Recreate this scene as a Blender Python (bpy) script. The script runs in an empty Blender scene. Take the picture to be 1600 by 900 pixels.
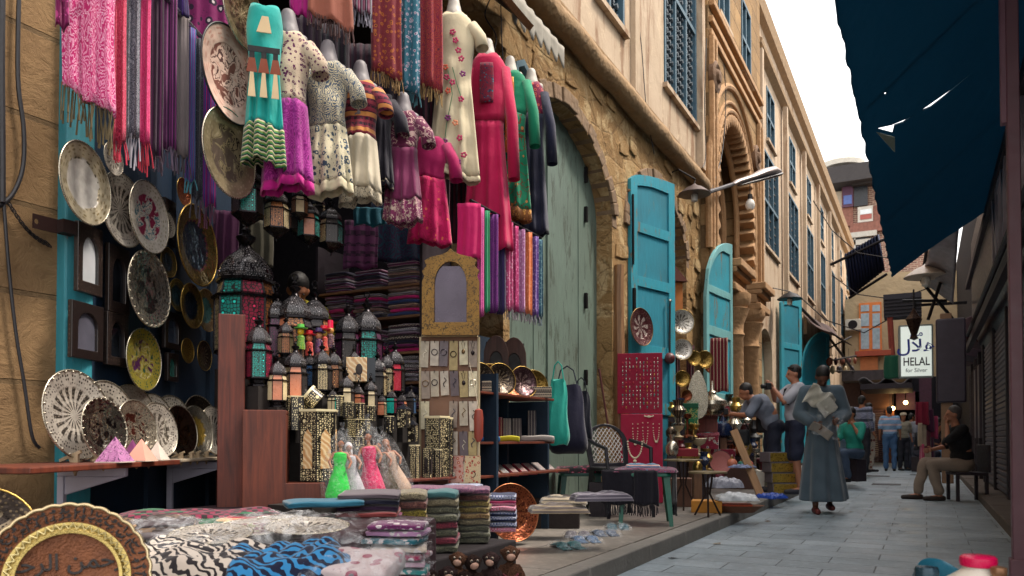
import bpy, math, random
from math import sin, cos, pi, radians as R, atan2, sqrt, hypot
from mathutils import Vector, Matrix, noise
from mathutils.geometry import tessellate_polygon
random.seed(7)
S = bpy.context.scene
C = S.collection
# ---------------- camera, world, sun, exposure ----------------
F, PSI, PIT, SH = 1200.0, R(28.3), R(1.2), 0.1967 - math.tan(R(1.2))
CAM = Vector((0, 0, .88))
cd = bpy.data.cameras.new('camera'); cam = bpy.data.objects.new('camera', cd); C.objects.link(cam)
cd.lens = 36 * F / 1600; cd.sensor_width = 36; cd.shift_y = SH * F / 1600; cd.clip_end = 500; cd.clip_start = .05
cam.location = CAM; cam.rotation_euler = (R(90) + PIT, 0, PSI); S.camera = cam
cd.dof.use_dof = True; cd.dof.focus_distance = 4.2; cd.dof.aperture_fstop = 7.0
S.view_settings.view_transform = 'Standard'; S.view_settings.look = 'None'; S.view_settings.gamma = 1
S.view_settings.exposure = 1.6
W = bpy.data.worlds.new('World'); S.world = W; W.use_nodes = True
wn = W.node_tree.nodes; wl = W.node_tree.links
bg = wn['Background']; sky = wn.new('ShaderNodeTexSky'); sky.sky_type = 'NISHITA'; sky.sun_disc = False
SUN_EL, SUN_AZ = R(58), R(62)      # azimuth clockwise from +Y
sky.sun_elevation = SUN_EL; sky.sun_rotation = SUN_AZ; sky.dust_density = 6; sky.air_density = 1.5
wm = wn.new('ShaderNodeMix'); wm.data_type = 'RGBA'; wm.inputs[0].default_value = .72
wl.new(sky.outputs[0], wm.inputs[6]); wm.inputs[7].default_value = (7.3, 7.0, 6.7, 1)   # thick pale overcast haze over the clear sky
wl.new(wm.outputs[2], bg.inputs[0]); bg.inputs[1].default_value = .12
sd = bpy.data.lights.new('sun', 'SUN'); so = bpy.data.objects.new('sun', sd); C.objects.link(so)
sd.energy = 1.5; sd.angle = R(12); sd.color = (1, .91, .80)
sv = Vector((sin(SUN_AZ) * cos(SUN_EL), cos(SUN_AZ) * cos(SUN_EL), sin(SUN_EL)))
so.rotation_euler = sv.to_track_quat('Z', 'Y').to_euler()
# ---------------- picking points: a pixel of the 1600 frame on a real plane ----------------
FW = Vector((-sin(PSI) * cos(PIT), cos(PSI) * cos(PIT), sin(PIT))); RT = Vector((cos(PSI), sin(PSI), 0)); UP = RT.cross(FW)
def ray(x, y): return FW + RT * ((x - 800) / F) + UP * ((450 - y) / F + SH)
def at(x, y, X=None, Y=None, Z=None, pl=None):
    d = ray(x, y)
    if X is not None: t = (X - CAM.x) / d.x
    elif Y is not None: t = (Y - CAM.y) / d.y
    elif Z is not None: t = (Z - CAM.z) / d.z
    else: t = (pl[0] - CAM).dot(pl[1]) / d.dot(pl[1])
    return CAM + d * t
def mpp(p): return (Vector(p) - CAM).dot(FW) / F      # metres per pixel at a point
def faceyaw(p): return atan2(CAM.x - p[0], -(CAM.y - p[1]))  # rotz that turns local -Y to the viewer's side of the lane
def H(s):
    c = [int(s[i:i + 2], 16) / 255 for i in (0, 2, 4)]
    return tuple((v / 12.92 if v < .04045 else ((v + .055) / 1.055) ** 2.4) for v in c) + (1,)
# ---------------- mesh builder ----------------
class MB:
    def __init__(s): s.v = []; s.f = []; s.m = []; s.mi = 0; s.T = Matrix.Identity(4)
    def add(s, vs, fs):
        b = len(s.v); s.v += [s.T @ Vector(v) for v in vs]
        s.f += [[i + b for i in f] for f in fs]; s.m += [s.mi] * len(fs); return s
    def box(s, x0, x1, y0, y1, z0, z1):
        return s.add([(x0, y0, z0), (x1, y0, z0), (x1, y1, z0), (x0, y1, z0), (x0, y0, z1), (x1, y0, z1), (x1, y1, z1), (x0, y1, z1)],
                     [(3, 2, 1, 0), (4, 5, 6, 7), (0, 1, 5, 4), (1, 2, 6, 5), (2, 3, 7, 6), (3, 0, 4, 7)])
    def cb(s, c, d, rot=(0, 0, 0)):
        T = s.T; s.T = T @ Matrix.Translation(c) @ Matrix.Rotation(rot[2], 4, 'Z') @ Matrix.Rotation(rot[1], 4, 'Y') @ Matrix.Rotation(rot[0], 4, 'X')
        s.box(-d[0] / 2, d[0] / 2, -d[1] / 2, d[1] / 2, -d[2] / 2, d[2] / 2); s.T = T; return s
    def tube(s, pts, r, n=8, cap=True, sq=1.0):
        pts = [Vector(p) for p in pts]; k = len(pts); rr = r if isinstance(r, (list, tuple)) else [r] * k
        vs = []; fs = []; prev = None
        for i, p in enumerate(pts):
            t = (pts[min(i + 1, k - 1)] - pts[max(i - 1, 0)])
            if t.length < 1e-9: t = Vector((0, 0, 1))
            t.normalize()
            a = prev - t * prev.dot(t) if prev is not None else (Vector((0, 0, 1)) if abs(t.z) < .9 else Vector((1, 0, 0))).cross(t)
            if a.length < 1e-6: a = t.orthogonal()
            a.normalize(); prev = a; b = t.cross(a)
            for j in range(n):
                q = 2 * pi * j / n; vs.append(p + a * (rr[i] * cos(q)) + b * (rr[i] * sq * sin(q)))
        for i in range(k - 1):
            for j in range(n): fs.append((i * n + j, i * n + (j + 1) % n, (i + 1) * n + (j + 1) % n, (i + 1) * n + j))
        if cap: fs += [list(range(n))[::-1], [(k - 1) * n + j for j in range(n)]]
        return s.add(vs, fs)
    def lathe(s, prof, n=24, rot0=0.0, sx=1, sy=1, cap=True):
        vs = []; fs = []; k = len(prof)
        for r, z in prof:
            for j in range(n):
                q = rot0 + 2 * pi * j / n; vs.append((r * cos(q) * sx, r * sin(q) * sy, z))
        for i in range(k - 1):
            for j in range(n): fs.append((i * n + j, i * n + (j + 1) % n, (i + 1) * n + (j + 1) % n, (i + 1) * n + j))
        if cap and prof[0][0] > 1e-5: fs.append(list(range(n))[::-1])
        if cap and prof[-1][0] > 1e-5: fs.append([(k - 1) * n + j for j in range(n)])
        return s.add(vs, fs)
    def ball(s, c, r, n=12):
        r = (r, r, r) if isinstance(r, (int, float)) else r
        T = s.T; s.T = T @ Matrix.Translation(c) @ Matrix.Diagonal((r[0], r[1], r[2], 1))
        m = max(4, n // 2); s.lathe([(max(sin(pi * i / m), 1e-6), -cos(pi * i / m)) for i in range(m + 1)], n); s.T = T; return s
    def grid(s, fn, nu, nv, cu=False):
        vs = [fn(i / nu, j / nv) for j in range(nv + 1) for i in range(nu + 1)]
        return s.add(vs, [(j * (nu + 1) + i, j * (nu + 1) + i + 1, (j + 1) * (nu + 1) + i + 1, (j + 1) * (nu + 1) + i) for j in range(nv) for i in range(nu)])
    def prism(s, poly, d0, d1, holes=(), ax='y'):
        """polygon in the local plane (a,b), thickness d0..d1 along ax"""
        loops = [poly] + list(holes)
        f = {'y': lambda a, b, d: (a, d, b), 'x': lambda a, b, d: (d, a, b), 'z': lambda a, b, d: (a, b, d)}[ax]
        flat = [q for l in loops for q in l]; tri = tessellate_polygon([[Vector((a, b, 0)) for a, b in l] for l in loops])
        n = len(flat); vs = [f(a, b, d0) for a, b in flat] + [f(a, b, d1) for a, b in flat]; fs = []
        for t in tri: fs += [tuple(t), tuple(i + n for i in reversed(t))]
        o = 0
        for l in loops:
            k = len(l)
            for i in range(k): fs.append((o + i, o + (i + 1) % k, n + o + (i + 1) % k, n + o + i))
            o += k
        return s.add(vs, fs)
    def mesh(s, name, mats=(), smooth=False):
        me = bpy.data.meshes.new(name); me.from_pydata([tuple(v) for v in s.v], [], s.f)
        for m in mats: me.materials.append(m)
        if len(mats) > 1:
            for p, i in zip(me.polygons, s.m): p.material_index = i
        import bmesh
        b = bmesh.new(); b.from_mesh(me); bmesh.ops.recalc_face_normals(b, faces=b.faces); b.to_mesh(me); b.free()
        if smooth:
            for p in me.polygons: p.use_smooth = True
            if smooth != 2: me.set_sharp_from_angle(angle=R(smooth if smooth > 2 else 40))
        return me
    def build(s, name, mat, parent=None, loc=(0, 0, 0), rot=(0, 0, 0), smooth=True, bevel=0):
        mats = mat if isinstance(mat, (list, tuple)) else [mat]
        return put(name, s.mesh(name, mats, smooth), parent, loc, rot, bevel)
def put(name, me, parent=None, loc=(0, 0, 0), rot=(0, 0, 0), bevel=0):
    o = bpy.data.objects.new(name, me); C.objects.link(o); o.location = loc; o.rotation_euler = rot; o.parent = parent
    if bevel:
        b = o.modifiers.new('bevel', 'BEVEL'); b.width = bevel; b.segments = 2; b.limit_method = 'ANGLE'
    return o
def tag(o, label=None, cat=None, group=None, kind=None):
    if label: o['label'] = label
    if cat: o['category'] = cat
    if group: o['group'] = group
    if kind: o['kind'] = kind
    return o
def thing(name, label, cat, loc=(0, 0, 0), rot=0, group=None, scale=1):
    o = bpy.data.objects.new(name, None); C.objects.link(o); o.location = loc; o.empty_display_size = .1
    o.rotation_euler = (0, 0, rot) if isinstance(rot, (int, float)) else rot
    o.scale = (scale,) * 3 if isinstance(scale, (int, float)) else scale
    return tag(o, label, cat, group)
KIDS = {}
def kids(o): return [c for c in C.objects if c.parent == o]
def dup(root, loc, rot, scale, label, swap=None, group=None):
    """copy of a thing with its parts and sub-parts; swap: {part name: material}"""
    if root.name not in KIDS: KIDS[root.name] = [(c, [(g, []) for g in kids(c)]) for c in kids(root)]
    r = root.copy(); C.objects.link(r); r.location = loc
    r.rotation_euler = (0, 0, rot) if isinstance(rot, (int, float)) else rot
    r.scale = (scale,) * 3 if isinstance(scale, (int, float)) else scale
    r['label'] = label
    if group: r['group'] = group
    def cp(o, par):
        c = o.copy(); C.objects.link(c); c.parent = par
        st = o.name.split('.')[0]
        if swap and st in swap and swap[st] is not None:
            c.material_slots[0].link = 'OBJECT'; c.material_slots[0].material = swap[st]
        return c
    for c, gs in KIDS[root.name]:
        k = cp(c, r)
        for g, _ in gs: cp(g, k)
    if root.type == 'MESH' and swap and '' in swap: r.material_slots[0].link = 'OBJECT'; r.material_slots[0].material = swap['']
    return r
def drop(root):
    for c in kids(root):
        for g in kids(c): bpy.data.objects.remove(g)
        bpy.data.objects.remove(c)
    bpy.data.objects.remove(root)
# ---------------- materials ----------------
MATS = {}
class NT:
    def __init__(s, name, rough=.7, metal=0., spec=.5):
        s.m = bpy.data.materials.new(name); s.m.use_nodes = True; s.t = s.m.node_tree; s.b = s.t.nodes['Principled BSDF']
        s.b.inputs['Roughness'].default_value = rough; s.b.inputs['Metallic'].default_value = metal; s.b.inputs['Specular IOR Level'].default_value = spec
        s.co = s.t.nodes.new('ShaderNodeTexCoord').outputs['Object']; s._v = None
    def n(s, ty, **kw):
        d = s.t.nodes.new('ShaderNode' + ty)
        for k, v in kw.items(): setattr(d, k, v)
        return d
    def l(s, a, b):
        if isinstance(a, bpy.types.NodeSocket): s.t.links.new(a, b)
        else: b.default_value = a
    def rnd(s):
        oi = s.n('ObjectInfo'); a = s.n('VectorMath', operation='SCALE'); s.l((7.3, 3.1, 5.7), a.inputs[0]); s.l(oi.outputs['Random'], a.inputs['Scale'])
        b = s.n('VectorMath', operation='ADD'); s.l(s.co, b.inputs[0]); s.l(a.outputs[0], b.inputs[1]); return b.outputs[0]
    def vec(s, sc, co=None, rot=(0, 0, 0)):
        d = s.n('Mapping'); s.l(co or s.co, d.inputs[0]); s.l(sc if isinstance(sc, tuple) else (sc,) * 3, d.inputs['Scale']); s.l(rot, d.inputs['Rotation']); return d.outputs[0]
    def noise(s, sc, det=4, co=None, dist=0., rough=.5):
        d = s.n('TexNoise'); s.l(co or s.co, d.inputs['Vector']); s.l(sc, d.inputs['Scale']); s.l(det, d.inputs['Detail']); s.l(dist, d.inputs['Distortion']); s.l(rough, d.inputs['Roughness']); return d.outputs[0]
    def vor(s, sc, co=None, feature='F1', out=0, rand=1., metric='EUCLIDEAN'):
        d = s.n('TexVoronoi', feature=feature)
        if feature != 'DISTANCE_TO_EDGE': d.distance = metric
        s.l(co or s.co, d.inputs['Vector']); s.l(sc, d.inputs['Scale']); s.l(rand, d.inputs['Randomness']); return d.outputs[out]
    def wave(s, sc, axis='Z', dist=0., co=None, det=2., prof='SIN', ds=1.):
        d = s.n('TexWave', bands_direction=axis, wave_profile=prof); s.l(co or s.co, d.inputs['Vector']); s.l(sc, d.inputs['Scale']); s.l(dist, d.inputs['Distortion']); s.l(det, d.inputs['Detail']); s.l(ds, d.inputs['Detail Scale']); return d.outputs[1]
    def math(s, op, a, b=0., c=0.):
        d = s.n('Math', operation=op); s.l(a, d.inputs[0]); s.l(b, d.inputs[1]); s.l(c, d.inputs[2]); return d.outputs[0]
    def mix(s, f, a, b, mode='MIX'):
        d = s.n('Mix', data_type='RGBA', blend_type=mode); s.l(f, d.inputs[0]); s.l(a, d.inputs[6]); s.l(b, d.inputs[7]); return d.outputs[2]
    def ramp(s, f, stops, interp='LINEAR'):
        d = s.n('ValToRGB'); r = d.color_ramp; r.interpolation = interp
        while len(r.elements) < len(stops): r.elements.new(.5)
        for e, (p, c) in zip(r.elements, stops): e.position = p; e.color = c if isinstance(c, tuple) else (c, c, c, 1)
        s.l(f, d.inputs[0]); return d.outputs[0]
    def sep(s, co=None):
        d = s.n('SeparateXYZ'); s.l(co or s.co, d.inputs[0]); return d.outputs
    def comb(s, x, y, z):
        d = s.n('CombineXYZ'); s.l(x, d.inputs[0]); s.l(y, d.inputs[1]); s.l(z, d.inputs[2]); return d.outputs[0]
    def bump(s, h, st=.3, d=.01):
        b = s.n('Bump'); s.l(st, b.inputs['Strength']); s.l(d, b.inputs['Distance']); s.l(h, b.inputs['Height'])
        if s._v: s.l(s._v, b.inputs['Normal'])
        s._v = b.outputs[0]; s.l(s._v, s.b.inputs['Normal'])
    def col(s, c, ao=True): s.l(c, s.b.inputs['Base Color']); return s.m
def mul(c, k): return (min(c[0] * k, 1), min(c[1] * k, 1), min(c[2] * k, 1), 1)
def pm(col, rough=.6, metal=0., var=.25, sc=8., bump=.15, bsc=40., name=None, dist=.003, dirt=None, spec=.5):
    """one weathered solid colour"""
    key = ('pm', col, rough, metal, var, sc, bump, bsc, dirt)
    if key in MATS: return MATS[key]
    c = H(col); t = NT(name or 'paint_' + col, rough, metal, spec); co = t.rnd()
    k = t.mix(t.noise(sc, 5, co), mul(c, 1 - var), mul(c, 1 + var))
    if dirt: k = t.mix(t.ramp(t.noise(sc * .6, 8, co, .4, .7), [(.5, 0.), (.62, 1.)]), k, H(dirt))
    t.l(t.math('MULTIPLY_ADD', t.noise(sc * 3, 3, co), .35, rough - .17), t.b.inputs['Roughness'])
    if bump: t.bump(t.noise(bsc, 4, co), bump, dist)
    t.col(k); MATS[key] = t.m; return t.m
def fab(kind, cols, sc=1., rough=.85):
    key = (kind, cols, sc, rough)
    if key in MATS: return MATS[key]
    c = [H(q) for q in cols.split()]
    while len(c) < 4: c.append(c[len(c) % max(1, len(c) - 0) - 1] if len(c) > 1 else mul(c[0], .5))
    t = NT('fabric_' + kind, rough, 0, .25); co = t.rnd(); h = None
    if kind == 'plain': k = t.mix(t.noise(6 * sc, 4, co), mul(c[0], .75), mul(c[0], 1.2))
    elif kind == 'paisley':
        v = t.vor(20 * sc, t.vec((1, 1, .6), t.mix(.06, co, t.n('TexNoise').outputs[1]))); w = t.math('SINE', t.math('MULTIPLY', v, 34.))
        k = t.mix(t.math('GREATER_THAN', w, .1), c[0], c[1]); k = t.mix(t.math('LESS_THAN', v, .16), k, c[2])
        k = t.mix(t.math('LESS_THAN', t.vor(70 * sc, co), .22), k, c[3])
    elif kind == 'floral':
        v = t.vor(20 * sc, co); s2 = t.vor(60 * sc, co)
        k = t.mix(t.math('LESS_THAN', s2, .2), c[0], c[3]); k = t.mix(t.math('LESS_THAN', v, .36), k, c[1]); k = t.mix(t.math('LESS_THAN', v, .16), k, c[2])
    elif kind in ('stripes', 'vstripes', 'dstripes'):
        st = [(i / len(c), q) for i, q in enumerate(c)]; st += [(min(.99, p + .03 + .9 / len(c) * .5), mul(q, .5)) for p, q in st[:3]]; st.sort(key=lambda q: q[0])
        ax = {'stripes': 'Z', 'vstripes': 'X', 'dstripes': 'DIAGONAL'}[kind]
        k = t.ramp(t.wave(9 * sc, ax, .15, co, prof='SAW'), st, 'CONSTANT')
    elif kind == 'zebra':
        w = t.wave(4.6 * sc, 'DIAGONAL', 13., t.vec((1, 1.5, 1), co), 2., ds=1.1); k = t.ramp(w, [(0, c[0]), (.5, c[1])], 'CONSTANT')
    elif kind == 'check':
        d = t.n('TexChecker'); t.l(co, d.inputs[0]); t.l(110 * sc, d.inputs['Scale']); t.l(c[0], d.inputs[1]); t.l(c[1], d.inputs[2]); k = d.outputs[0]
        k = t.mix(t.math('GREATER_THAN', t.wave(5 * sc, 'Z', 0, co), .8), k, c[2])
    elif kind == 'kilim':
        d = t.n('TexChecker'); t.l(t.vec((1, 1, .5), co), d.inputs[0]); t.l(55 * sc, d.inputs['Scale']); t.l(c[0], d.inputs[1]); t.l(c[1], d.inputs[2])
        k = t.mix(t.math('GREATER_THAN', t.wave(8 * sc, 'Z', .3, co), .55), d.outputs[0], c[2]); k = t.mix(t.math('GREATER_THAN', t.wave(3 * sc, 'Z', .5, co), .85), k, c[3])
    elif kind == 'vine':
        n1 = t.noise(9 * sc, 2, co, 1.2); a = t.math('LESS_THAN', t.math('ABSOLUTE', t.math('SUBTRACT', n1, .5)), .022)
        k = t.mix(a, c[0], c[1]); k = t.mix(t.math('LESS_THAN', t.vor(16 * sc, co), .2), k, c[2])
    k = t.mix(.35, k, t.mix(t.noise(4, 3, co), (.45, .45, .45, 1), (1, 1, 1, 1)), 'MULTIPLY')
    t.bump(t.wave(160, 'Z', 1., co), .12, .002); t.bump(t.noise(18, 4, co), .35, .012)
    t.b.inputs['Sheen Weight'].default_value = .25
    t.col(k); MATS[key] = t.m; return t.m
def radial(cols, petals=12, metal=.7, rough=.3, rings=7, style='engraved'):
    """round engraved plate, unit radius, in its own XY plane"""
    key = ('rad', cols, petals, metal, rings, style)
    if key in MATS: return MATS[key]
    c = [H(q) for q in cols.split()]; t = NT('engraved_plate', rough, metal)
    x, y, z = t.sep(); r = t.math('SQRT', t.math('ADD', t.math('MULTIPLY', x, x), t.math('MULTIPLY', y, y))); a = t.math('ARCTAN2', y, x)
    pol = t.comb(t.math('MULTIPLY', r, 9.), t.math('MULTIPLY', a, petals * .5), 0.)
    pet = t.math('GREATER_THAN', t.math('SINE', t.math('ADD', t.math('MULTIPLY', a, float(petals)), t.math('MULTIPLY', t.math('SINE', t.math('MULTIPLY', r, 14.)), .5))), .1)
    vo = t.math('LESS_THAN', t.vor(1.3, pol, rand=.4), .32)
    k = t.mix(pet, c[0], c[1]); ring = t.ramp(r, [(0, 1.), (.12, 0.), (.3, 1.), (.36, 0.), (.62, 1.), (.70, 0.), (.93, 1.)], 'CONSTANT')
    k = t.mix(vo, k, c[2 % len(c)]); k = t.mix(t.math('GREATER_THAN', r, .64), k, t.mix(vo, c[0], c[3 % len(c)]))
    k = t.mix(t.math('MULTIPLY', ring, .55), k, c[0])
    if style == 'mirror': k = t.mix(t.math('LESS_THAN', r, .58), k, c[1]); 
    if style == 'picture':
        n1 = t.noise(3.2, 3, t.rnd(), .8); pic = t.ramp(n1, [(0, c[1]), (.46, c[0]), (.52, c[2 % len(c)]), (.56, c[0]), (.66, c[3 % len(c)])], 'CONSTANT'); k = t.mix(t.math('LESS_THAN', r, .62), k, pic)
    k = t.mix(.5, k, t.ramp(t.noise(3, 4, t.rnd()), [(.3, (.35, .32, .33, 1)), (.7, (1, 1, 1, 1))]), 'MULTIPLY')
    t.bump(t.math('ADD', vo, pet), .22, .02); t.bump(t.noise(4, 2, t.rnd()), .15, .06)
    t.col(k); MATS[key] = t.m; return t.m
def lattice(glass, metal='1c1a1c', sc=42, thr=.09, rough=.35):
    """pierced metal filigree over coloured glass"""
    key = ('lat', glass, metal, sc, thr)
    if key in MATS: return MATS[key]
    t = NT('filigree_glass', rough, .1); co = t.rnd(); e = t.vor(sc, co, 'DISTANCE_TO_EDGE', rand=.55); d = t.vor(sc * .32, co, rand=.1)
    k = t.mix(t.math('GREATER_THAN', e, thr), H(metal), H(glass)); k = t.mix(t.math('LESS_THAN', d, .13), k, mul(H(glass), 3.5))
    k = t.mix(t.math('LESS_THAN', t.math('ABSOLUTE', t.math('SUBTRACT', d, .2)), .035), k, H(metal))
    t.bump(t.math('LESS_THAN', e, thr), .5, .004); t.col(k); MATS[key] = t.m; return t.m
def inlay(a='d8caa0', b='17110e', sc=46, thr=.2):
    key = ('inl', a, b, sc, thr)
    if key in MATS: return MATS[key]
    t = NT('shell_inlay', .3); co = t.rnd(); e = t.vor(sc * 2., co, 'DISTANCE_TO_EDGE', rand=.6); d = t.vor(sc * .42, co, rand=.3)
    k = t.mix(t.math('GREATER_THAN', e, thr), H(b), H(a)); k = t.mix(t.math('LESS_THAN', d, .2), k, H(a)); k = t.mix(t.math('LESS_THAN', t.math('ABSOLUTE', t.math('SUBTRACT', d, .22)), .04), k, H(b))
    t.col(k); MATS[key] = t.m; return t.m
def wood(col, col2, sc=1., rough=.55, axis='Z'):
    key = ('wood', col, col2, sc, axis)
    if key in MATS: return MATS[key]
    t = NT('wood', rough); co = t.rnd(); st = {'Z': (14, 14, 1), 'Y': (14, 1, 14), 'X': (1, 14, 14)}[axis]
    g = t.noise(3 * sc, 8, t.vec(st, co), .6, .6); k = t.ramp(g, [(.3, H(col)), (.7, H(col2))])
    k = t.mix(t.math('MULTIPLY', t.ramp(t.noise(3, 6, co), [(.5, 0.), (.7, 1.)]), .5), k, mul(H(col), .5))
    t.bump(g, .3, .003); t.col(k); MATS[key] = t.m; return t.m
def peel(col, under, sc=3., thr=.56, rough=.55, axis='Z'):
    """old brushed paint worn through to wood along the grain"""
    key = ('peel', col, under, sc, thr)
    if key in MATS: return MATS[key]
    t = NT('worn_paint', rough); co = t.rnd(); st = {'Z': (6, 6, 1), 'Y': (6, 1, 6), 'X': (1, 6, 6)}[axis]
    k = t.mix(t.noise(sc * 2, 5, t.vec(st, co), .3), mul(H(col), .72), mul(H(col), 1.22))
    w = t.ramp(t.noise(sc * 1.5, 9, t.vec((2, 2, .5), co), .5, .75), [(thr, 0.), (thr + .05, 1.)])
    k = t.mix(w, k, H(under)); k = t.mix(t.ramp(t.noise(1.1, 5, co), [(.45, 0.), (.8, .45)]), k, H('3c3a34'))
    t.bump(t.math('SUBTRACT', t.noise(sc * 9, 5, t.vec(st, co)), w), .35, .004); t.col(k); MATS[key] = t.m; return t.m
def plastic_wrap():
    if 'wrap' in MATS: return MATS['wrap']
    t = NT('clear_plastic', .12, 0, .8); t.l((.9, .92, .95, 1), t.b.inputs['Base Color']); co = t.rnd()
    t.bump(t.noise(16, 5, co, 1.5), 1., .03)
    tr = t.n('BsdfTransparent'); mx = t.n('MixShader'); f = t.ramp(t.noise(14, 6, co, 2.), [(.45, .02), (.8, .36)])
    t.l(f, mx.inputs[0]); t.l(tr.outputs[0], mx.inputs[1]); t.l(t.b.outputs[0], mx.inputs[2]); t.l(mx.outputs[0], t.t.nodes['Material Output'].inputs[0])
    MATS['wrap'] = t.m; return t.m
def emit(col, st):
    t = NT('lit_bulb'); t.b.inputs['Emission Color'].default_value = H(col); t.b.inputs['Emission Strength'].default_value = st; return t.col(H(col))
# ---------------- the setting ----------------
def stone_mat(kind):
    t = NT('stone_' + kind, .9, 0, .2); co = t.co; x, y, z = t.sep(); yz = t.comb(y, z, 0.)
    if kind == 'ashlar' or kind == 'carved':
        b = t.n('TexBrick'); wv = t.mix(.012, yz, t.n('TexNoise').outputs[1]); t.l(wv, b.inputs[0])
        for k, v in (('Scale', 1.), ('Mortar Size', .012), ('Mortar Smooth', .3), ('Brick Width', .85), ('Row Height', .37), ('Bias', 0.)): b.inputs[k].default_value = v
        a, c = (H('86694a'), H('634c36')) if kind == 'ashlar' else (H('a8875f'), H('866a4a'))
        b.inputs[1].default_value = a; b.inputs[2].default_value = c; b.inputs[3].default_value = H('4c3c2c')
        n1 = t.noise(2.2, 8, co, .6, .65); k = t.mix(t.ramp(n1, [(.42, 0.), (.75, .8)]), b.outputs[0], H('5e4a36')); k = t.mix(t.math('MULTIPLY', t.noise(14, 6, co), .5), k, H('9a7e58'))
        t.bump(t.math('MULTIPLY', b.outputs[1], -1.), .8, .03); t.bump(t.noise(9, 8, co, 1., .7), .55, .05); t.bump(t.noise(60, 4, t.vec((1, 1, 4), co)), .25, .01)
        if kind == 'carved': t.bump(t.math('LESS_THAN', t.vor(9, co, 'DISTANCE_TO_EDGE', rand=.3), .09), .35, .02)
    elif kind == 'rubble':
        w = t.mix(.2, t.vec((1, .8, 1.9), co), t.n('TexNoise').outputs[1]); e = t.vor(2.6, w, 'DISTANCE_TO_EDGE'); v = t.vor(2.6, w, out=1)
        k = t.mix(t.n('SeparateColor').outputs[0], H('a97f4d'), H('8a6238'))
        sc = t.t.nodes[-1] if False else None
        hs = t.n('SeparateColor'); t.l(v, hs.inputs[0]); k = t.mix(hs.outputs[0], H('ad8c60'), H('917149'))
        n1 = t.noise(2.4, 9, co, .8, .7); k = t.mix(t.ramp(n1, [(.40, 1.), (.5, 0.)]), k, H('c0a67c')); k = t.mix(t.ramp(n1, [(.6, 0.), (.7, .8)]), k, H('5e4830'))
        k = t.mix(t.ramp(e, [(0., .45), (.03, 0.)]), k, H('5a4530'))
        t.bump(t.ramp(e, [(0, 0.), (.05, 1.)]), .4, .04); t.bump(t.noise(7, 9, co, 1.5, .72), .9, .08); t.bump(t.noise(40, 5, co), .3, .01)
    else:
        n1 = t.noise(.9, 8, co, .5, .6); st = t.noise(1.4, 6, t.vec((1, 2.2, .35), co), .6, .65)
        k = t.mix(n1, H('c2af99'), H('a69179')); k = t.mix(t.ramp(st, [(.5, 0.), (.62, .75)]), k, H('7d5c43')); k = t.mix(t.ramp(t.noise(5, 9, co, .3, .7), [(.56, 0.), (.66, .45)]), k, H('d6c3a4'))
        t.bump(t.noise(3, 8, co, .5, .65), .5, .04); t.bump(t.noise(30, 6, co), .25, .01)
    return t.col(k)
M_ASH, M_RUB, M_PLA, M_CAR = stone_mat('ashlar'), stone_mat('rubble'), stone_mat('plaster'), stone_mat('carved')
def paving(name, rw, rh, a, b_, rough, axis=0):
    t = NT(name, rough, 0, .5); x, y, z = t.sep(); w = t.comb(y, x, 0.) if axis else t.comb(x, y, 0.)
    b = t.n('TexBrick'); t.l(w, b.inputs[0])
    for k, v in (('Scale', 1.), ('Mortar Size', .005), ('Mortar Smooth', .4), ('Brick Width', rw), ('Row Height', rh)): b.inputs[k].default_value = v
    b.inputs[1].default_value = H(a); b.inputs[2].default_value = H(b_); b.inputs[3].default_value = H('3c4043')
    k = t.mix(t.ramp(t.noise(1.1, 8, None, .5, .65), [(.4, 0.), (.7, .6)]), b.outputs[0], mul(H(b_), .55)); k = t.mix(t.ramp(t.noise(22, 7), [(.5, 0.), (.75, .45)]), k, mul(H(a), 1.35))
    t.l(t.ramp(t.noise(2.2, 7, None, .5), [(.3, rough - .22), (.7, rough + .12)]), t.b.inputs['Roughness'])
    t.bump(t.math('MULTIPLY', b.outputs[1], -1.), .9, .01); t.bump(t.noise(26, 7, t.vec((1, .4, 1))), .3, .006)
    return t.col(k)
M_STREET = paving('street_slabs', .62, .31, 'a0acb4', '86939b', .48); M_PAVE = paving('pavement_slabs', .9, .6, '8d857c', '706a64', .6, 1)
KX, RX, PZ = -1.76, .66, .12      # kerb lines and pavement height
m = MB(); m.box(-60, 60, -40, 120, -.3, -.004); tag(m.build('ground', pm('4a4640', .9)), kind='structure')
m = MB(); m.box(KX, RX, -6, 60, -.2, 0); tag(m.build('street', M_STREET), kind='structure')
m = MB(); m.box(-8, KX - .145, -6, 60, -.2, PZ); tag(m.build('pavement', M_PAVE), kind='structure')
m = MB(); y = -6
while y < 60:
    L = random.uniform(.9, 1.3); m.box(KX - .14, KX + random.uniform(-.004, .004), y, y + L - .008, -.2, PZ + random.uniform(-.004, .006)); y += L
tag(m.build('kerb', pm('75716b', .75, var=.35, sc=3, bump=.5, bsc=18, dist=.01), bevel=.012), kind='structure')
m = MB(); y = -6
while y < 60:
    L = random.uniform(1.1, 1.6); m.box(RX, 1.6, y, y + L - .008, -.2, .1 + random.uniform(-.004, .006)); y += L
tag(m.build('stone_step', pm('5d5148', .8, var=.3, sc=3, bump=.5, bsc=14, dist=.01), bevel=.012), kind='structure')
m = MB()
for px, py, w in ((1385, 757, .5), (1372, 744, .5), (1440, 742, .5)):
    p = at(px, py, Z=0); m.box(p.x - w / 2, p.x + w / 2, p.y - .25, p.y + .25, .002, .006)
tag(m.build('drain_covers', pm('2a2a2c', .5, .6)), 'three dark iron drain covers set into the street slabs', kind='structure')
WX = -3.32
def archpts(c, h, z0, sp, ap, n=18, p=2.0):
    a = [(c - h, z0), (c - h, sp)]
    for i in range(1, n):
        q = pi * i / n; a.append((c - h * cos(q), sp + (ap - sp) * abs(sin(q)) ** (2 / p if p != 2 else 1)))
    return a + [(c + h, sp), (c + h, z0)]
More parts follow.
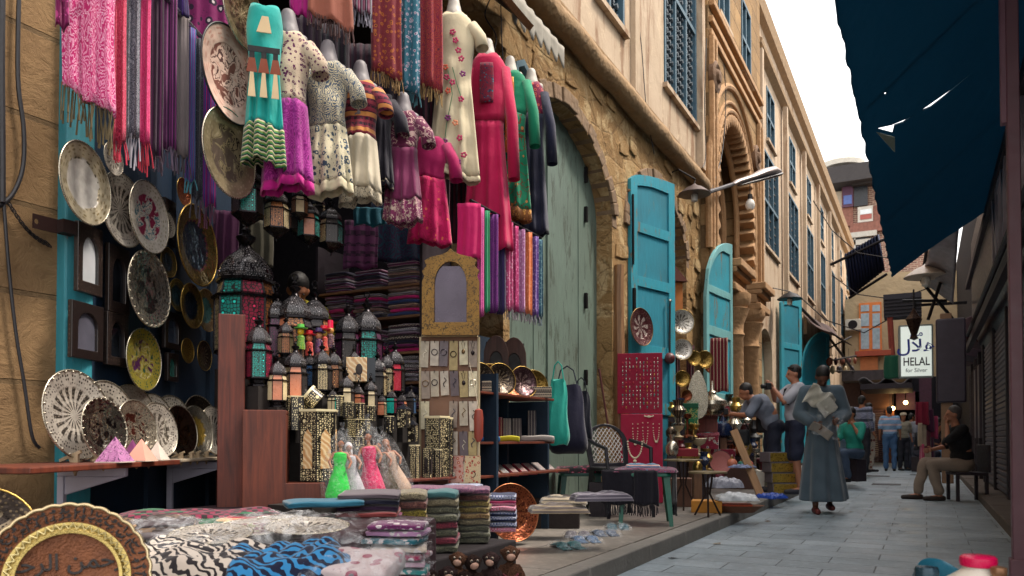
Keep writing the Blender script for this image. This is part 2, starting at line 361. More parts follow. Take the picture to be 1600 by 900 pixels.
def rect(y0, y1, z0, z1): return [(y0, z0), (y0, z1), (y1, z1), (y1, z0)]
B = thing('stone_building', 'long ochre stone and plaster building with market stalls along its foot', 'building')
GA = archpts(7.42, 1.3, .09, 3.45, 4.4); BA = archpts(10.65, 1.36, .09, 3.6, 4.5); SHOP = rect(2.12, 6.0, .09, 4.55)
m = MB(); m.prism([(-4, -.1), (-4, 5.1), (1.35, 5.1), (1.35, -.1)], WX - .55, WX, ax='x'); m.prism([(1.35, -.1), (1.35, 5.1), (2.12, 5.1), (2.12, -.1)], WX - .55, WX, ax='x')
m.build('ashlar_wall', M_ASH, B, smooth=False)
m = MB(); m.prism([(2.12, -.1), (2.12, 5.1), (12.9, 5.1), (12.9, -.1)], WX - .55, WX, [SHOP, GA, BA], ax='x'); m.build('rubble_wall', M_RUB, B, smooth=False)
# voussoir rings
def ring(c, h, sp, ap, w, x0, x1, mat, n=22, name='arch_ring', gap=.012):
    m = MB(); a = archpts(c, h, 0, sp, ap, n)[1:-1]; o = archpts(c, h + w, 0, sp, ap + w, n)[1:-1]
    for i in range(len(a) - 1):
        k = random.uniform(-.02, .03)
        m.prism([a[i], o[i], tuple(o[i + 1][j] - (o[i + 1][j] - o[i][j]) * gap * 2 for j in (0, 1)), tuple(a[i + 1][j] - (a[i + 1][j] - a[i][j]) * gap * 2 for j in (0, 1))], x0, x1 + k, ax='x')
    return m.build(name, mat, B, smooth=False, bevel=.012)
M_DKST = pm('7a634c', .9, var=.4, sc=5, bump=.8, bsc=14, dist=.03); M_DKST2 = pm('8a6a45', .9, var=.35, sc=4, bump=.9, bsc=10, dist=.04)
ring(7.42, 1.3, 3.45, 4.4, .16, WX - .2, WX + .02, M_DKST); ring(10.65, 1.36, 3.6, 4.5, .17, WX - .2, WX + .02, M_DKST)
# broken loose stones standing proud round the arches
m = MB()
for i in range(90):
    y = random.uniform(6.0, 12.8); z = random.uniform(2.6, 4.95)
    if any(abs(y - c) < h + .2 and z < sp + (ap - sp + .2) * sqrt(max(0, 1 - ((y - c) / (h + .22)) ** 2)) for c, h, sp, ap in ((7.42, 1.3, 3.45, 4.4), (10.65, 1.36, 3.6, 4.5))): continue
    m.T = Matrix.Translation((WX + .01, y, z)) @ Matrix.Rotation(random.uniform(-.2, .2), 4, 'X')
    w = random.uniform(.1, .24); h = random.uniform(.05, .11); k = random.uniform(.006, .026)
    m.prism([(-w, -h * .8), (-w * .8, h), (w * .1, h * 1.15), (w, h * .7), (w * .9, -h), (0, -h * 1.1)], -.05, k, ax='x')
m.build('rough_facing', M_RUB, B, smooth=False, bevel=.01)
m = MB(); m.prism(rect(-4, 1.35, 5.1, 10.85), WX - .5, WX + .05, ax='x')
wins = [(8.05, 8.85, 5.85, 8.4)]; w1 = (at(1032, 100, X=WX).y, at(1082, 100, X=WX).y, 6.0, 9.2)
low = [(.9, 0)]
up1 = [w1, (8.05, 9.0, 5.95, 8.4), (4.4, 5.5, 6.1, 8.4)]
m.prism(rect(1.35, 12.9, 5.1, 10.85), WX - .5, WX + .05, [rect(a, b, c, d) for a, b, c, d in up1], ax='x'); m.build('plaster_wall', M_PLA, B, smooth=False)
far = []
for k in range(7):
    yc = 19.7 + 3.55 * k; far += [(yc - 1.05, yc + 1.05, 5.5, 7.8), (yc - .55, yc + .55, 8.15, 9.45)]
DA = [archpts(18.9, .85, .09, 2.9, 3.5), archpts(22.4, 1.0, .09, 2.9, 3.6), archpts(27, 1.1, .09, 2.8, 3.5), archpts(32, 1.1, .09, 2.8, 3.5)]
m = MB(); m.prism(rect(17.6, 43, -.1, 10.85), WX - .5, WX, [rect(*q) for q in far] + DA, ax='x'); m.build('plaster_wall', M_PLA, B, smooth=False)
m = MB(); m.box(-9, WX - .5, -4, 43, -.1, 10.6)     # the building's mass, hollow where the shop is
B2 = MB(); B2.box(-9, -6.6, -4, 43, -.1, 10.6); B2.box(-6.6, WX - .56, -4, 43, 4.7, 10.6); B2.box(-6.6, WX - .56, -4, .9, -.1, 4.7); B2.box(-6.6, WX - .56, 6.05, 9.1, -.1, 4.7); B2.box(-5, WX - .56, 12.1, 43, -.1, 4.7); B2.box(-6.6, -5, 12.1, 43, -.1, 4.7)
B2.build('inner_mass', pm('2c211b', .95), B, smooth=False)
# string course, cornice, pilasters
def wob(n, y0, y1, x, z, r):
    ps = [(x + random.uniform(-.008, .008), y0 + (y1 - y0) * i / n, z + random.uniform(-.012, .012)) for i in range(n + 1)]
    return ps, [r * random.uniform(.93, 1.05) for _ in ps]
m = MB(); ps, rr = wob(34, 1.0, 12.75, WX + .09, 5.12, .13); m.tube(ps, rr, 10); m.box(WX + .001, WX + .13, 1, 12.75, 5.14, 5.3); m.build('string_course', pm('8f7351', .9, var=.4, sc=4, bump=.9, bsc=14, dist=.03), B)
m = MB(); m.prism([(WX + .002, 9.75), (WX + .16, 9.82), (WX + .18, 9.9), (WX + .1, 9.97), (WX + .002, 10)], 17.7, 43, ax='y'); m.prism([(WX + .002, 10.6), (WX + .14, 10.66), (WX + .2, 10.9), (WX - .5, 10.9), (WX - .5, 10.6)], -4, 43, ax='y')
m.build('cornice', pm('9a7f60', .9, var=.3, bump=.6, bsc=10, dist=.03), B, smooth=False)
for yy in (9.35, 12.55, 17.9, 21.4, 25.0, 28.5, 32.1, 35.6): m = MB(); m.box(WX + .052, WX + .12 + .04 * (yy > 12), yy - .09, yy + .09, 5.32 if yy < 17 else 4.1, 9.74); m.build('pilaster', M_PLA, B, smooth=False)
# windows with lattice
M_FR = pm('3c5968', .6, var=.3); M_LAT = pm('4e5860', .7, var=.3); M_PANE = pm('12171f', .25, var=.4); M_LAT2 = pm('6a5f58', .75, var=.3)
def window(y0, y1, z0, z1, x, cols, lab=None, lat=M_LAT, nb=None):
    f = MB(); w = .06
    for a in (y0, y1 - w): f.box(x - .16, x + .02, a, a + w, z0, z1)
    f.box(x - .16, x + .02, y0 + w, y1 - w, z1 - w, z1); f.box(x - .16, x + .02, y0 + w, y1 - w, z0, z0 + w)
    for i in range(1, cols): yy = y0 + (y1 - y0) * i / cols; f.box(x - .14, x + .01, yy - .03, yy + .03, z0 + w, z1 - w)
    zm = z0 + (z1 - z0) * .48; f.box(x - .13, x + .015, y0 + w, y1 - w, zm - .035, zm + .035)
    fr = f.build('window', M_FR, B, smooth=False)
    l = MB(); sp = nb or .13; n = int((y1 - y0) / sp); k = int((z1 - z0) / sp)
    for i in range(1, n): yy = y0 + (y1 - y0) * i / n; l.box(x - .09, x - .07, yy - .011, yy + .011, z0, z1)
    for j in range(1, k): zz = z0 + (z1 - z0) * j / k; l.box(x - .07, x - .05, y0, y1, zz - .011, zz + .011)
    if sp < .2:
        for i in range(1, n):
            for j in range(1, k): l.cb((x - .045, y0 + (y1 - y0) * i / n, z0 + (z1 - z0) * j / k), (.05, .05, .05), (R(45), 0, 0))
    l.build('lattice', lat, fr, smooth=False)
    p = MB(); p.box(x - .2, x - .17, y0, y1, z0, z1); p.build('pane', M_PANE, fr, smooth=False)
    s = MB(); s.box(x - .1, x + .07, y0 - .06, y1 + .06, z0 - .07, z0 - .002); s.build('sill', M_PLA, fr, smooth=False)
for q, c in zip(up1, (3, 2, 2)): window(*q, WX + .05, c)
for a, b_, c, d in far: window(a, b_, c, d, WX, 3 if b_ - a > 1.5 else 2, lat=M_LAT2, nb=.2)
# ---- portal ----
PX = WX + .14
PA = archpts(15.05, 1.62, .09, 5.35, 7.0, 26)
m = MB(); m.prism(rect(12.9, 17.6, -.1, 10.85), WX - .1, PX, [PA, rect(at(1122, 30, X=PX).y, at(1139, 30, X=PX).y, 8.5, 10.2), rect(at(1158, 90, X=PX).y, at(1172, 90, X=PX).y, 8.3, 9.8)], ax='x'); m.build('portal_wall', M_CAR, B, smooth=False)
for a, b_ in ((1122, 1139), (1158, 1172)): window(at(a, 30, X=PX).y, at(b_, 30, X=PX).y, 8.5 if a < 1150 else 8.3, 10.2 if a < 1150 else 9.8, PX, 2, nb=.2)
m = MB(); m.box(-4.9, -4.6, 12.9, 17.6, -.1, 8); m.box(-4.9, WX - .1, 12.7, 13.43, -.1, 8); m.box(-4.9, WX - .1, 16.67, 17.6, -.1, 8); m.box(-4.9, WX - .1, 13.43, 16.67, 7.1, 8); m.build('portal_recess', M_CAR, B, smooth=False)
M_CST = pm('a5805a', .9, var=.35, sc=4, bump=.8, bsc=12, dist=.03)
def arc_tube(c, h, sp, ap, x, r, mat, nm, z0=4.1, n=28):
    m = MB(); m.tube([(x, a, b_) for a, b_ in archpts(c, h, z0, sp, ap, n)], r, 8); m.build(nm, mat, B)
for dh, r in ((.12, .05), (.27, .035), (.55, .06)): arc_tube(15.05, 1.62 + dh, 5.35, 7.0 + dh, PX + .01, r, M_CST, 'arch_moulding')
for dh, x, r in ((-.16, PX - .3, .06), (-.32, PX - .55, .07), (-.5, PX - .8, .06)): arc_tube(15.05, 1.62 + dh, 5.35, 7.0 + dh, x, r, M_CST, 'arch_moulding')
# zigzag (cushion) voussoirs
m = MB(); a = archpts(15.05, 1.60, 4.2, 5.35, 7.0, 26); P = []
for i in range(len(a) - 1):
    p0, p1 = a[i], a[i + 1]; L = hypot(p1[0] - p0[0], p1[1] - p0[1]); n = max(1, round(L / .27))
    for j in range(n): P.append((p0[0] + (p1[0] - p0[0]) * (j + .5) / n, p0[1] + (p1[1] - p0[1]) * (j + .5) / n, atan2(p1[1] - p0[1], p1[0] - p0[0])))
for y, z, q in P:
    m.T = Matrix.Translation((PX - .02, y, z)) @ Matrix.Rotation(q, 4, 'X')
    m.prism([(-.12, .02), (0, -.17), (.12, .02), (0, .06)], -.32, .07, ax='x')
m.build('zigzag_voussoirs', M_CST, B, smooth=False, bevel=.02)
# raking hood mouldings above the arch
m = MB()
for dz in (0, .22, .5): m.box(PX + .001, PX + .06 + dz * .08, 12.95, 17.5, 7.75 + dz, 7.86 + dz)
for yy in (12.93, 13.15, 17.1, 17.4): m.box(PX + .001, PX + .09, yy, yy + .09, 3.9, 7.74)
m.build('portal_bands', M_CST, B, smooth=False, bevel=.015)
for px, py in ((1112, 122), (1177, 248)):
    m = MB(); p = at(px, py, X=PX); m.T = Matrix.Translation((PX + .03, p.y, p.z)) @ Matrix.Rotation(R(90), 4, 'Y'); m.lathe([(.27, -.02), (.27, .06), (.2, .09), (.14, .05), (.1, .12), (.001, .14)], 14); m.build('stone_rosette', pm('6b513c', .9, bump=.8, bsc=14, dist=.03), B)
m = MB()   # entablature over the columns
for yy in (14.6, 16.75):
    for z0, z1, d in ((3.55, 3.68, .34), (3.68, 3.86, .26), (3.86, 3.96, .36), (3.96, 4.1, .44)): m.box(PX - .7, PX + d - .1, yy - .55 if yy > 15 else 13.85, yy + .55 if yy > 15 else 15.2, z0, z1)
m.build('entablature', M_CST, B, smooth=False, bevel=.02)
for yy, xx in ((14.45, PX + .05), (16.45, PX - .05)):
    m = MB(); m.T = Matrix.Translation((xx, yy, 0)); m.lathe([(.28, PZ), (.28, .4), (.24, .45), (.21, .55), (.2, 1.5), (.19, 2.75), (.22, 2.8), (.19, 2.86), (.2, 3.0), (.3, 3.28), (.26, 3.3), (.33, 3.42), (.33, 3.55)], 20); m.build('column', M_CST, B)
m = MB(); m.box(-4.55, -3.5, 13.6, 13.66, PZ, 3.4); m.box(-4.5, -4.44, 13.5, 16.6, PZ, 3.5); m.build('portal_door', pm('4b3a2c', .7), B, smooth=False)
# ---- doors ----
M_GRN = peel('64756b', '485248', 3, .55); M_TEAL = peel('2f8fa2', '6d6a5c', 3, .56); M_TEAL2 = peel('2a7f93', '57706f', 3, .6); M_IRON = pm('201d1f', .5, .7, bump=.4)
def archz(y, c, h, sp, ap): return sp + (ap - sp) * sqrt(max(0, 1 - ((y - c) / h) ** 2))
def plank_door(c, h, sp, ap, x, n, mat, name='door', seams=()):
    m = MB(); e = [c - h + 2 * h * i / n for i in range(n + 1)]
    for i in range(n):
        y0, y1 = e[i] + .003, e[i + 1] - .003; po = [(y0, PZ + .02)] + [(y0 + (y1 - y0) * j / 6, archz(min(max(y0 + (y1 - y0) * j / 6, c - h * .999), c + h * .999), c, h, sp, ap)) for j in range(7)] + [(y1, PZ + .02)]
        m.prism(po, x - .05, x + .008 * (i % 2) + (.03 if i == n // 2 else 0), ax='x')
    return m.build(name, mat, B, smooth=False, bevel=.004)
gd = plank_door(7.42, 1.3, 3.45, 4.4, WX - .2, 9, M_GRN)
m = MB()
for px, ys in ((916, (273, 335, 470, 590, 625)), (951, (288, 345, 400, 480, 570, 640))):
    for py in ys: p = at(px, py, X=WX - .17); MB().box(WX - .19, WX - .155, p.y - .02, p.y + .02, p.z - .09, p.z + .09).build('hinge', M_IRON, gd, smooth=False)
plank_door(18.9, .85, 2.9, 3.5, WX - .2, 6, peel('8d998a', '9a9a88', 3, .6))
plank_door(22.4, 1.0, 2.9, 3.6, WX - .3, 6, peel('b9bdb0', '8b8f86', 3, .6)); plank_door(27, 1.1, 2.8, 3.5, WX - .3, 6, M_TEAL2); plank_door(32, 1.1, 2.8, 3.5, WX - .3, 6, M_TEAL2)
# timber jamb posts beside the green door
m = MB(); m.tube([(WX + .05, 8.83, PZ), (WX + .06, 8.82, 1.2), (WX + .04, 8.84, 2.6), (WX + .05, 8.83, 3.0)], [.07, .075, .065, .06], 8); m.build('door_post', wood('6b4a30', '9a734e'), B)
def leaf(px0, px1, ztop, X0, mat, mat2, rails, curve=0, hinge=None, dirv=None, name='door_leaf', zb=.25, w=None, st=.14):
    """framed panel door leaf standing open; hinge point (x,y), direction dirv"""
    o = thing('tmp', 'x', 'x', (hinge[0], hinge[1], 0), atan2(dirv[1], dirv[0])); del o['label'], o['category']; bpy.data.objects.remove(o)
    rot = (0, 0, atan2(dirv[1], dirv[0])); loc = (hinge[0], hinge[1], 0)
    def top(u): return ztop - (curve * (1 - sqrt(max(0, 1 - ((w - u) / w) ** 2))) if curve else 0)
    f = MB(); N = 10
    po = [(0, zb)] + [(w * i / N, top(w * i / N)) for i in range(N + 1)] + [(w, zb)]
    hs = []
    for z0, z1 in rails:
        a = [(st, z0)]; zz = lambda u: min(z1, top(u) - st)
        a += [(st + (w - 2 * st) * i / N, zz(st + (w - 2 * st) * i / N)) for i in range(N + 1)] + [(w - st, z0)]; hs.append(a)
    f.prism(po, -.03, .03, hs); d = f.build(name, mat, B, loc, rot, smooth=False, bevel=.006)
    p = MB(); p.prism([(st * .6, zb + .05)] + [(st * .6 + (w - 1.2 * st) * i / N, top(st * .6 + (w - 1.2 * st) * i / N) - .08) for i in range(N + 1)] + [(w - st * .6, zb + .05)], -.008, .008)
    p.build('panel', mat2, d, smooth=False); return d
L1 = dict(hinge=(WX + .02, 9.28), dirv=(.287, .958), w=1.0)
lf = leaf(0, 0, 4.36, 0, M_TEAL, M_TEAL2, [(.45, 1.2), (1.35, 1.95), (2.1, 2.85), (2.98, 3.55), (3.68, 4.2)], curve=.16, zb=.25, **L1)
m = MB(); m.box(.015, .04, -.05, -.032, 3.1, 4.0); m.box(.02, .06, -.06, -.032, 2.5, 2.8); m.build('iron_strap', M_IRON, lf, smooth=False)
leaf(0, 0, 4.3, 0, peel('6fa9ac', '8fa5a0', 3, .6), M_TEAL, [(.45, 1.5), (1.65, 2.6), (2.75, 3.3), (3.42, 4.1)], curve=1.1, hinge=(WX + .18, 12.45), dirv=(.12, .993), w=1.25, st=.12)
leaf(0, 0, 4.55, 0, M_TEAL, M_TEAL2, [(.5, 1.9), (2.05, 3.2), (3.35, 4.35)], curve=.2, hinge=(WX + .1, at(1219, 500, X=WX + .1).y), dirv=(.30, .95), w=1.15, st=.16)
leaf(0, 0, 4.2, 0, peel('2b9fb5', '6d8d8e', 3, .62), M_TEAL, [(.5, 2.4), (2.6, 4.0)], curve=1.4, hinge=(WX + .15, at(1251, 500, X=WX + .15).y), dirv=(.28, .96), w=2.0, st=.2)
# inside of the blue arch: a salmon inner wall and an inner arch
m = MB(); m.box(-4.3, -4.2, 9.2, 12.1, PZ, 4.5); m.build('inner_wall', pm('a5694a', .85, var=.3, bump=.4), B, smooth=False)
ring(10.65, 1.18, 3.5, 4.3, .18, WX - .5, WX - .3, peel('1d4f63', '243c44'), 16, 'inner_arch', 0)
# shop lining: dark back wall and floor
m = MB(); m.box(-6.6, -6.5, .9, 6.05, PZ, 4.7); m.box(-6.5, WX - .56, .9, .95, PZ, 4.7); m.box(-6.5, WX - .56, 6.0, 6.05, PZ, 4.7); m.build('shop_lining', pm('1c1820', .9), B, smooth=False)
# ---- far end ----
M_BRK = NT('red_brick', .85); x_, y_, z_ = M_BRK.sep(); bb = M_BRK.n('TexBrick'); M_BRK.l(M_BRK.comb(x_, z_, 0.), bb.inputs[0])
for k, v in (('Scale', 1.), ('Mortar Size', .015), ('Brick Width', .3), ('Row Height', .11)): bb.inputs[k].default_value = v
bb.inputs[1].default_value = H('8f675a'); bb.inputs[2].default_value = H('6c4c44'); bb.inputs[3].default_value = H('b5a18c'); M_BRK.bump(bb.outputs[1], .5, .02); M_BRK = M_BRK.col(bb.outputs[0])
def bx(m, p0, p1, Y, d, z=None):
    """box in the plane Y spanned by two picked pixels, depth d"""
    a = at(*p0, Y=Y); b_ = at(*p1, Y=Y); m.box(min(a.x, b_.x), max(a.x, b_.x), Y, Y + d, min(a.z, b_.z), max(a.z, b_.z)); return m
T = thing('brick_tower_house', 'tall patched brick house at the far end of the lane with a purple shutter', 'building')
Y0 = 46
m = MB(); bx(m, (1320, 288), (1480, 690), Y0, 5); m.build('wall', M_BRK, T, smooth=False)
m = MB(); bx(m, (1304, 300), (1321, 700), Y0 - .1, 5); bx(m, (1298, 380), (1326, 700), Y0 - .3, .19); m.build('plaster_strip', pm('b3a794', .9, bump=.5), T, smooth=False)
m = MB(); bx(m, (1292, 262), (1440, 266), Y0 - 1.2, 4); bx(m, (1330, 270), (1440, 274), Y0 - .6, 3); m.build('roof_slab', pm('3e3a3a', .8), T, smooth=False)
m = MB(); bx(m, (1315, 272), (1333, 352), Y0 - .12, .1); bx(m, (1327, 286), (1345, 320), Y0 - .12, .1); bx(m, (1345, 325), (1400, 350), Y0 - .12, .1); bx(m, (1328, 350), (1400, 357), Y0 - .3, .28); m.build('render_patches', pm('86594c', .85, var=.5, bump=.5), T, smooth=False)
w = bx(MB(), (1316, 272), (1333, 322), Y0 - .25, .1).build('shutter', pm('5b3b52', .7, var=.3), T, smooth=False); bx(MB(), (1318, 306), (1331, 318), Y0 - .29, .03).build('panel', pm('5a6fae', .6), w, smooth=False)
w = bx(MB(), (1334, 288), (1356, 320), Y0 - .2, .1).build('window', pm('12161e', .3), T, smooth=False)
w = bx(MB(), (1340, 324), (1364, 345), Y0 - .2, .1).build('window', pm('c9c3b8', .8), T, smooth=False); bx(MB(), (1344, 328), (1362, 333), Y0 - .24, .03).build('pane', pm('dfe6e8', .3), w, smooth=False); bx(MB(), (1344, 336), (1362, 341), Y0 - .24, .03).build('pane', pm('a5554a', .5), w, smooth=False)
w = bx(MB(), (1326, 366), (1358, 395), Y0 - .2, .1).build('window', pm('20202a', .3), T, smooth=False); m = MB(); bx(m, (1334, 366), (1337, 396), Y0 - .3, .08); bx(m, (1326, 364), (1370, 367), Y0 - .4, .18); bx(m, (1326, 376), (1372, 379), Y0 - .3, .08); m.build('frame', pm('b7b2a8', .7), w, smooth=False)
m = MB(); p = at(1316, 264, Y=Y0); m.T = Matrix.Translation(p); m.lathe([(1.1, 0), (1.15, .25), (.9, .55), (.4, .7), (.001, .72)], 20); m.build('roof_dome', pm('d5cfc2', .6), T)
O = thing('gabled_house', 'pale plastered house with a large orange framed window facing down the lane', 'house'); Y0 = 38
a, b_ = at(1322, 720, Y=Y0), at(1500, 720, Y=Y0); g = [(a.x, 0), (a.x, at(1322, 470, Y=Y0).z), (at(1378, 425, Y=Y0).x, at(1378, 425, Y=Y0).z), (b_.x, at(1470, 425, Y=Y0).z), (b_.x, 0)]
m = MB(); m.prism(g, Y0, Y0 + 5); m.build('wall', pm('b09c7c', .9, var=.3, sc=1.2, bump=.7, bsc=6, dist=.05), O, smooth=False)
w = MB(); bx(w, (1342, 474), (1378, 549), Y0 - .12, .1)
ow = w.build('window', pm('d67a3c', .7, var=.25), O, smooth=False); m = MB()
for x0, x1 in ((1345, 1358), (1363, 1375)):
    for y0, y1 in ((477, 486), (490, 509), (513, 545)): bx(m, (x0, y0), (x1, y1), Y0 - .15, .02)
m.build('pane', pm('9fb2be', .15, var=.4), ow, smooth=False); m = MB(); bx(m, (1336, 549), (1398, 554), Y0 - .4, .35); m.build('sill', pm('a44b35', .7), ow, smooth=False)
m = MB(); bx(m, (1344, 558), (1372, 590), Y0 - .15, .1); m.build('painted_patch', pm('c27a4e', .8), O, smooth=False)
w = bx(MB(), (1346, 500), (1352, 512), Y0 - .2, .05)
ac = thing('air_conditioner', 'pale box air conditioner on the wall left of the orange window', 'air conditioner', at(1333, 508, Y=Y0 - .35), 0, None, .7); m = MB(); m.box(-.45, .45, -.3, .3, -.35, .35); m.build('case', pm('c8c2b4', .6), ac, bevel=.03)
m = MB(); m.T = Matrix.Rotation(R(90), 4, 'X'); m.lathe([(.28, .31), (.28, .33), (.2, .34), (.001, .32)], 16); m.build('fan_grille', M_IRON, ac)
# corrugated sheet awning jutting from the left
cs = thing('corrugated_awning', 'dark blue corrugated sheet awning tilted out over the lane end', 'awning'); Y1 = 30
q = [at(1324, 409, Y=Y1), at(1376, 378, Y=Y1), at(1382, 422, Y=Y1), at(1328, 464, Y=Y1)]
def cor(u, v):
    p = (q[0] * (1 - u) + q[1] * u) * (1 - v) + (q[3] * (1 - u) + q[2] * u) * v; return (p.x, p.y - 1.2 * (1 - v) + .06 * cos(u * 12 * 2 * pi), p.z)
m = MB(); m.grid(cor, 120, 2); o = m.build('sheet', pm('1c2440', .5, .3), cs, smooth=2); o.modifiers.new('s', 'SOLIDIFY').thickness = .02
m = MB(); m.tube([at(1297, 414, Y=Y1 - 1.2), at(1390, 370, Y=Y1 - 1.2)], .05); m.tube([at(1326, 466, Y=Y1 - .05), at(1386, 428, Y=Y1 - .05)], .05); m.build('rail', M_IRON, cs)
# end shops
E_ = thing('end_shop', 'low dark timber shopfront with a closed roller shutter closing off the lane', 'shop'); Y2 = 31.5
m = MB(); bx(m, (1318, 590), (1345, 735), Y2, 4); bx(m, (1345, 590), (1396, 640), Y2, 4); m.build('wall', pm('5a4440', .85, var=.3, bump=.4), E_, smooth=False)
m = MB()
for i in range(26): a = at(1344, 640 + i * 3.3, Y=Y2 - .02); c = at(1386, 643 + i * 3.3, Y=Y2 - .02); m.box(a.x, c.x, Y2 - .04, Y2 + .1, c.z + .01, a.z - .01)
m.build('roller_shutter', pm('6a4d4e', .6, .2), E_, smooth=False)
m = MB(); bx(m, (1384, 640), (1398, 735), Y2 - .1, 4); m.build('side_wall', pm('7b4a30', .8, bump=.4), E_, smooth=False)
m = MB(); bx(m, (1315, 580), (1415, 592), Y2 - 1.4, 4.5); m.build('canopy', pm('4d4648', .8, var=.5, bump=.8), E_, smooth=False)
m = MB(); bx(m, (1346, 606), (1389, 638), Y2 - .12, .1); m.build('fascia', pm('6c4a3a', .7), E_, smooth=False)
m = MB(); bx(m, (1398, 590), (1500, 740), Y2 + 3, .4); bx(m, (1398, 600), (1440, 612), Y2 + 1, 2); m.build('painted_dark_interior', pm('14101a', .9), E_, smooth=False)  # near-black sheet: shade inside the open shop put into the colour
m = MB(); bx(m, (1400, 612), (1430, 640), Y2 + .3, .2); bx(m, (1436, 590), (1456, 650), Y2 - 4, .3); m.build('purple_tiles', pm('4c2238', .5, var=.5, sc=20), E_, smooth=False)
for px, py in ((1395, 638), (1415, 629)):
    p = at(px, py, Y=Y2 - .3); b0 = thing('hanging_bulb', 'small glowing bulb hung %s' % ('beside the closed roller shutter' if px < 1400 else 'under the lane end canopy, nearer the sign post'), 'light bulb', p, group='lit bulbs at the lane end')
    m = MB(); m.ball((0, 0, 0), .07); m.build('bulb', emit('ffd28a', 14), b0); m = MB(); m.tube([(0, 0, .07), (0, 0, .5)], .02, 6); m.build('cord', M_IRON, b0)
# ---- right side ----
RB = thing('dark_shop_row', 'dark row of shuttered shops along the right side of the lane', 'building')
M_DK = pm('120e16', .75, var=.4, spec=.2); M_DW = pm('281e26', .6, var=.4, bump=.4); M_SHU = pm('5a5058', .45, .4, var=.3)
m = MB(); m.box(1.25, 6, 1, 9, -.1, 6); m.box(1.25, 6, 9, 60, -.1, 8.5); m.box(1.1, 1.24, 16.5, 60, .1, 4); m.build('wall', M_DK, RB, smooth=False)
def shutter(y0, y1, x, z0=.12, z1=2.5):
    m = MB(); z = z0
    while z < z1: m.prism([(x, z), (x - .018, z + .015), (x - .018, z + .06), (x, z + .075), (x + .01, z + .075), (x + .01, z)], y0, y1, ax='y'); z += .08
    m.build('roller_shutter', M_SHU, RB, smooth=False)
for y0, y1 in ((7.0, 9.2), (9.4, 11.7), (11.9, 13.9), (14.1, 16.3)): shutter(y0, y1, .97)
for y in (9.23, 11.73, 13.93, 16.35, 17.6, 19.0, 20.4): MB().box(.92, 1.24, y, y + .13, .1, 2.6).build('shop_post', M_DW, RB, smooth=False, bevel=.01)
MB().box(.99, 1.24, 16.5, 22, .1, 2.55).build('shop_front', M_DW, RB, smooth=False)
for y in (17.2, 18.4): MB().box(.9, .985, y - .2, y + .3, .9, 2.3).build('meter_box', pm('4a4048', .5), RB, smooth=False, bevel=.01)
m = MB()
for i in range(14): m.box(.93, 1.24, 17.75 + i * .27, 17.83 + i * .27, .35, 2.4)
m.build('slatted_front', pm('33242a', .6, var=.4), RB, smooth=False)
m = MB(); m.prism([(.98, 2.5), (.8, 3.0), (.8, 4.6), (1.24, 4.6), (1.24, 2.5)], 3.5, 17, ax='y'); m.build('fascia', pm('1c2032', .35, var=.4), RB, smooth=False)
m = MB(); m.box(.72, .8, 2, 18, 2.62, 2.74); m.box(.74, .82, 2, 18, 3.9, 4.02); m.tube([(.74, 2, 2.9), (.74, 18, 2.9)], .035); m.build('rails', M_DW, RB, smooth=False)
# raised sign letters on the fascia, running away along the lane
def text(txt, size, ext, mat, parent, loc, rot, name='lettering', align='CENTER', sx=1.):
    cu = bpy.data.curves.new('t', 'FONT'); cu.body = txt; cu.size = size; cu.extrude = ext; cu.align_x = align; cu.align_y = 'CENTER'; cu.resolution_u = 3; cu.offset = .012 * size if 'cal' in name or 'arab' in name else 0
    o = bpy.data.objects.new('t', cu); C.objects.link(o); dg = bpy.context.evaluated_depsgraph_get(); me = bpy.data.meshes.new_from_object(o.evaluated_get(dg)); bpy.data.objects.remove(o)
    me.materials.clear(); me.materials.append(mat); r = put(name, me, parent, loc, rot); r.scale.x = sx; return r
LT = pm('c8b8bc', .4, .2)
text('NTY OU', 1.15, .02, LT, RB, (.775, 9.6, 3.42), (R(90), 0, R(-90)), sx=.8)
pr = thing('shop_pillar', 'tall mauve brown timber pillar standing at the right edge of the lane', 'pillar', (at(1592, 890, X=.46).x + .0, at(1592, 890, X=.46).y, 0))
m = MB(); m.box(-.032, .032, -.05, .05, 0, 4.2); m.box(-.045, .045, -.06, .06, 0, .2); m.build('shaft', pm('6d4a54', .5, var=.25, bump=.3), pr, bevel=.006); m = MB(); m.box(-.06, .02, -.03, .03, 2.7, 3.6); m.build('cap_board', pm('7d5a68', .5), pr, bevel=.006)
for i, (y, z0, z1, d) in enumerate(((17.3, 2.7, 3.4, .45), (19.2, 2.6, 3.6, .5), (21.5, 2.7, 3.3, .55))): MB().prism([(1.1, z0), (1.1 - d, z0 + .15), (1.1 - d, z1 - .2), (1.1, z1)], y, y + 1.3, ax='y').build('shop_hood', pm(('4a2c34', '3a2a38', '54383a')[i], .6, var=.4), RB, smooth=False, bevel=.01)
for y, z in ((13.2, 4.9), (15.4, 5.2), (17.6, 4.8)): MB().box(1.16, 1.249, y, y + .9, z, z + 1.3).build('window', pm('2c2430', .5), RB, smooth=False)
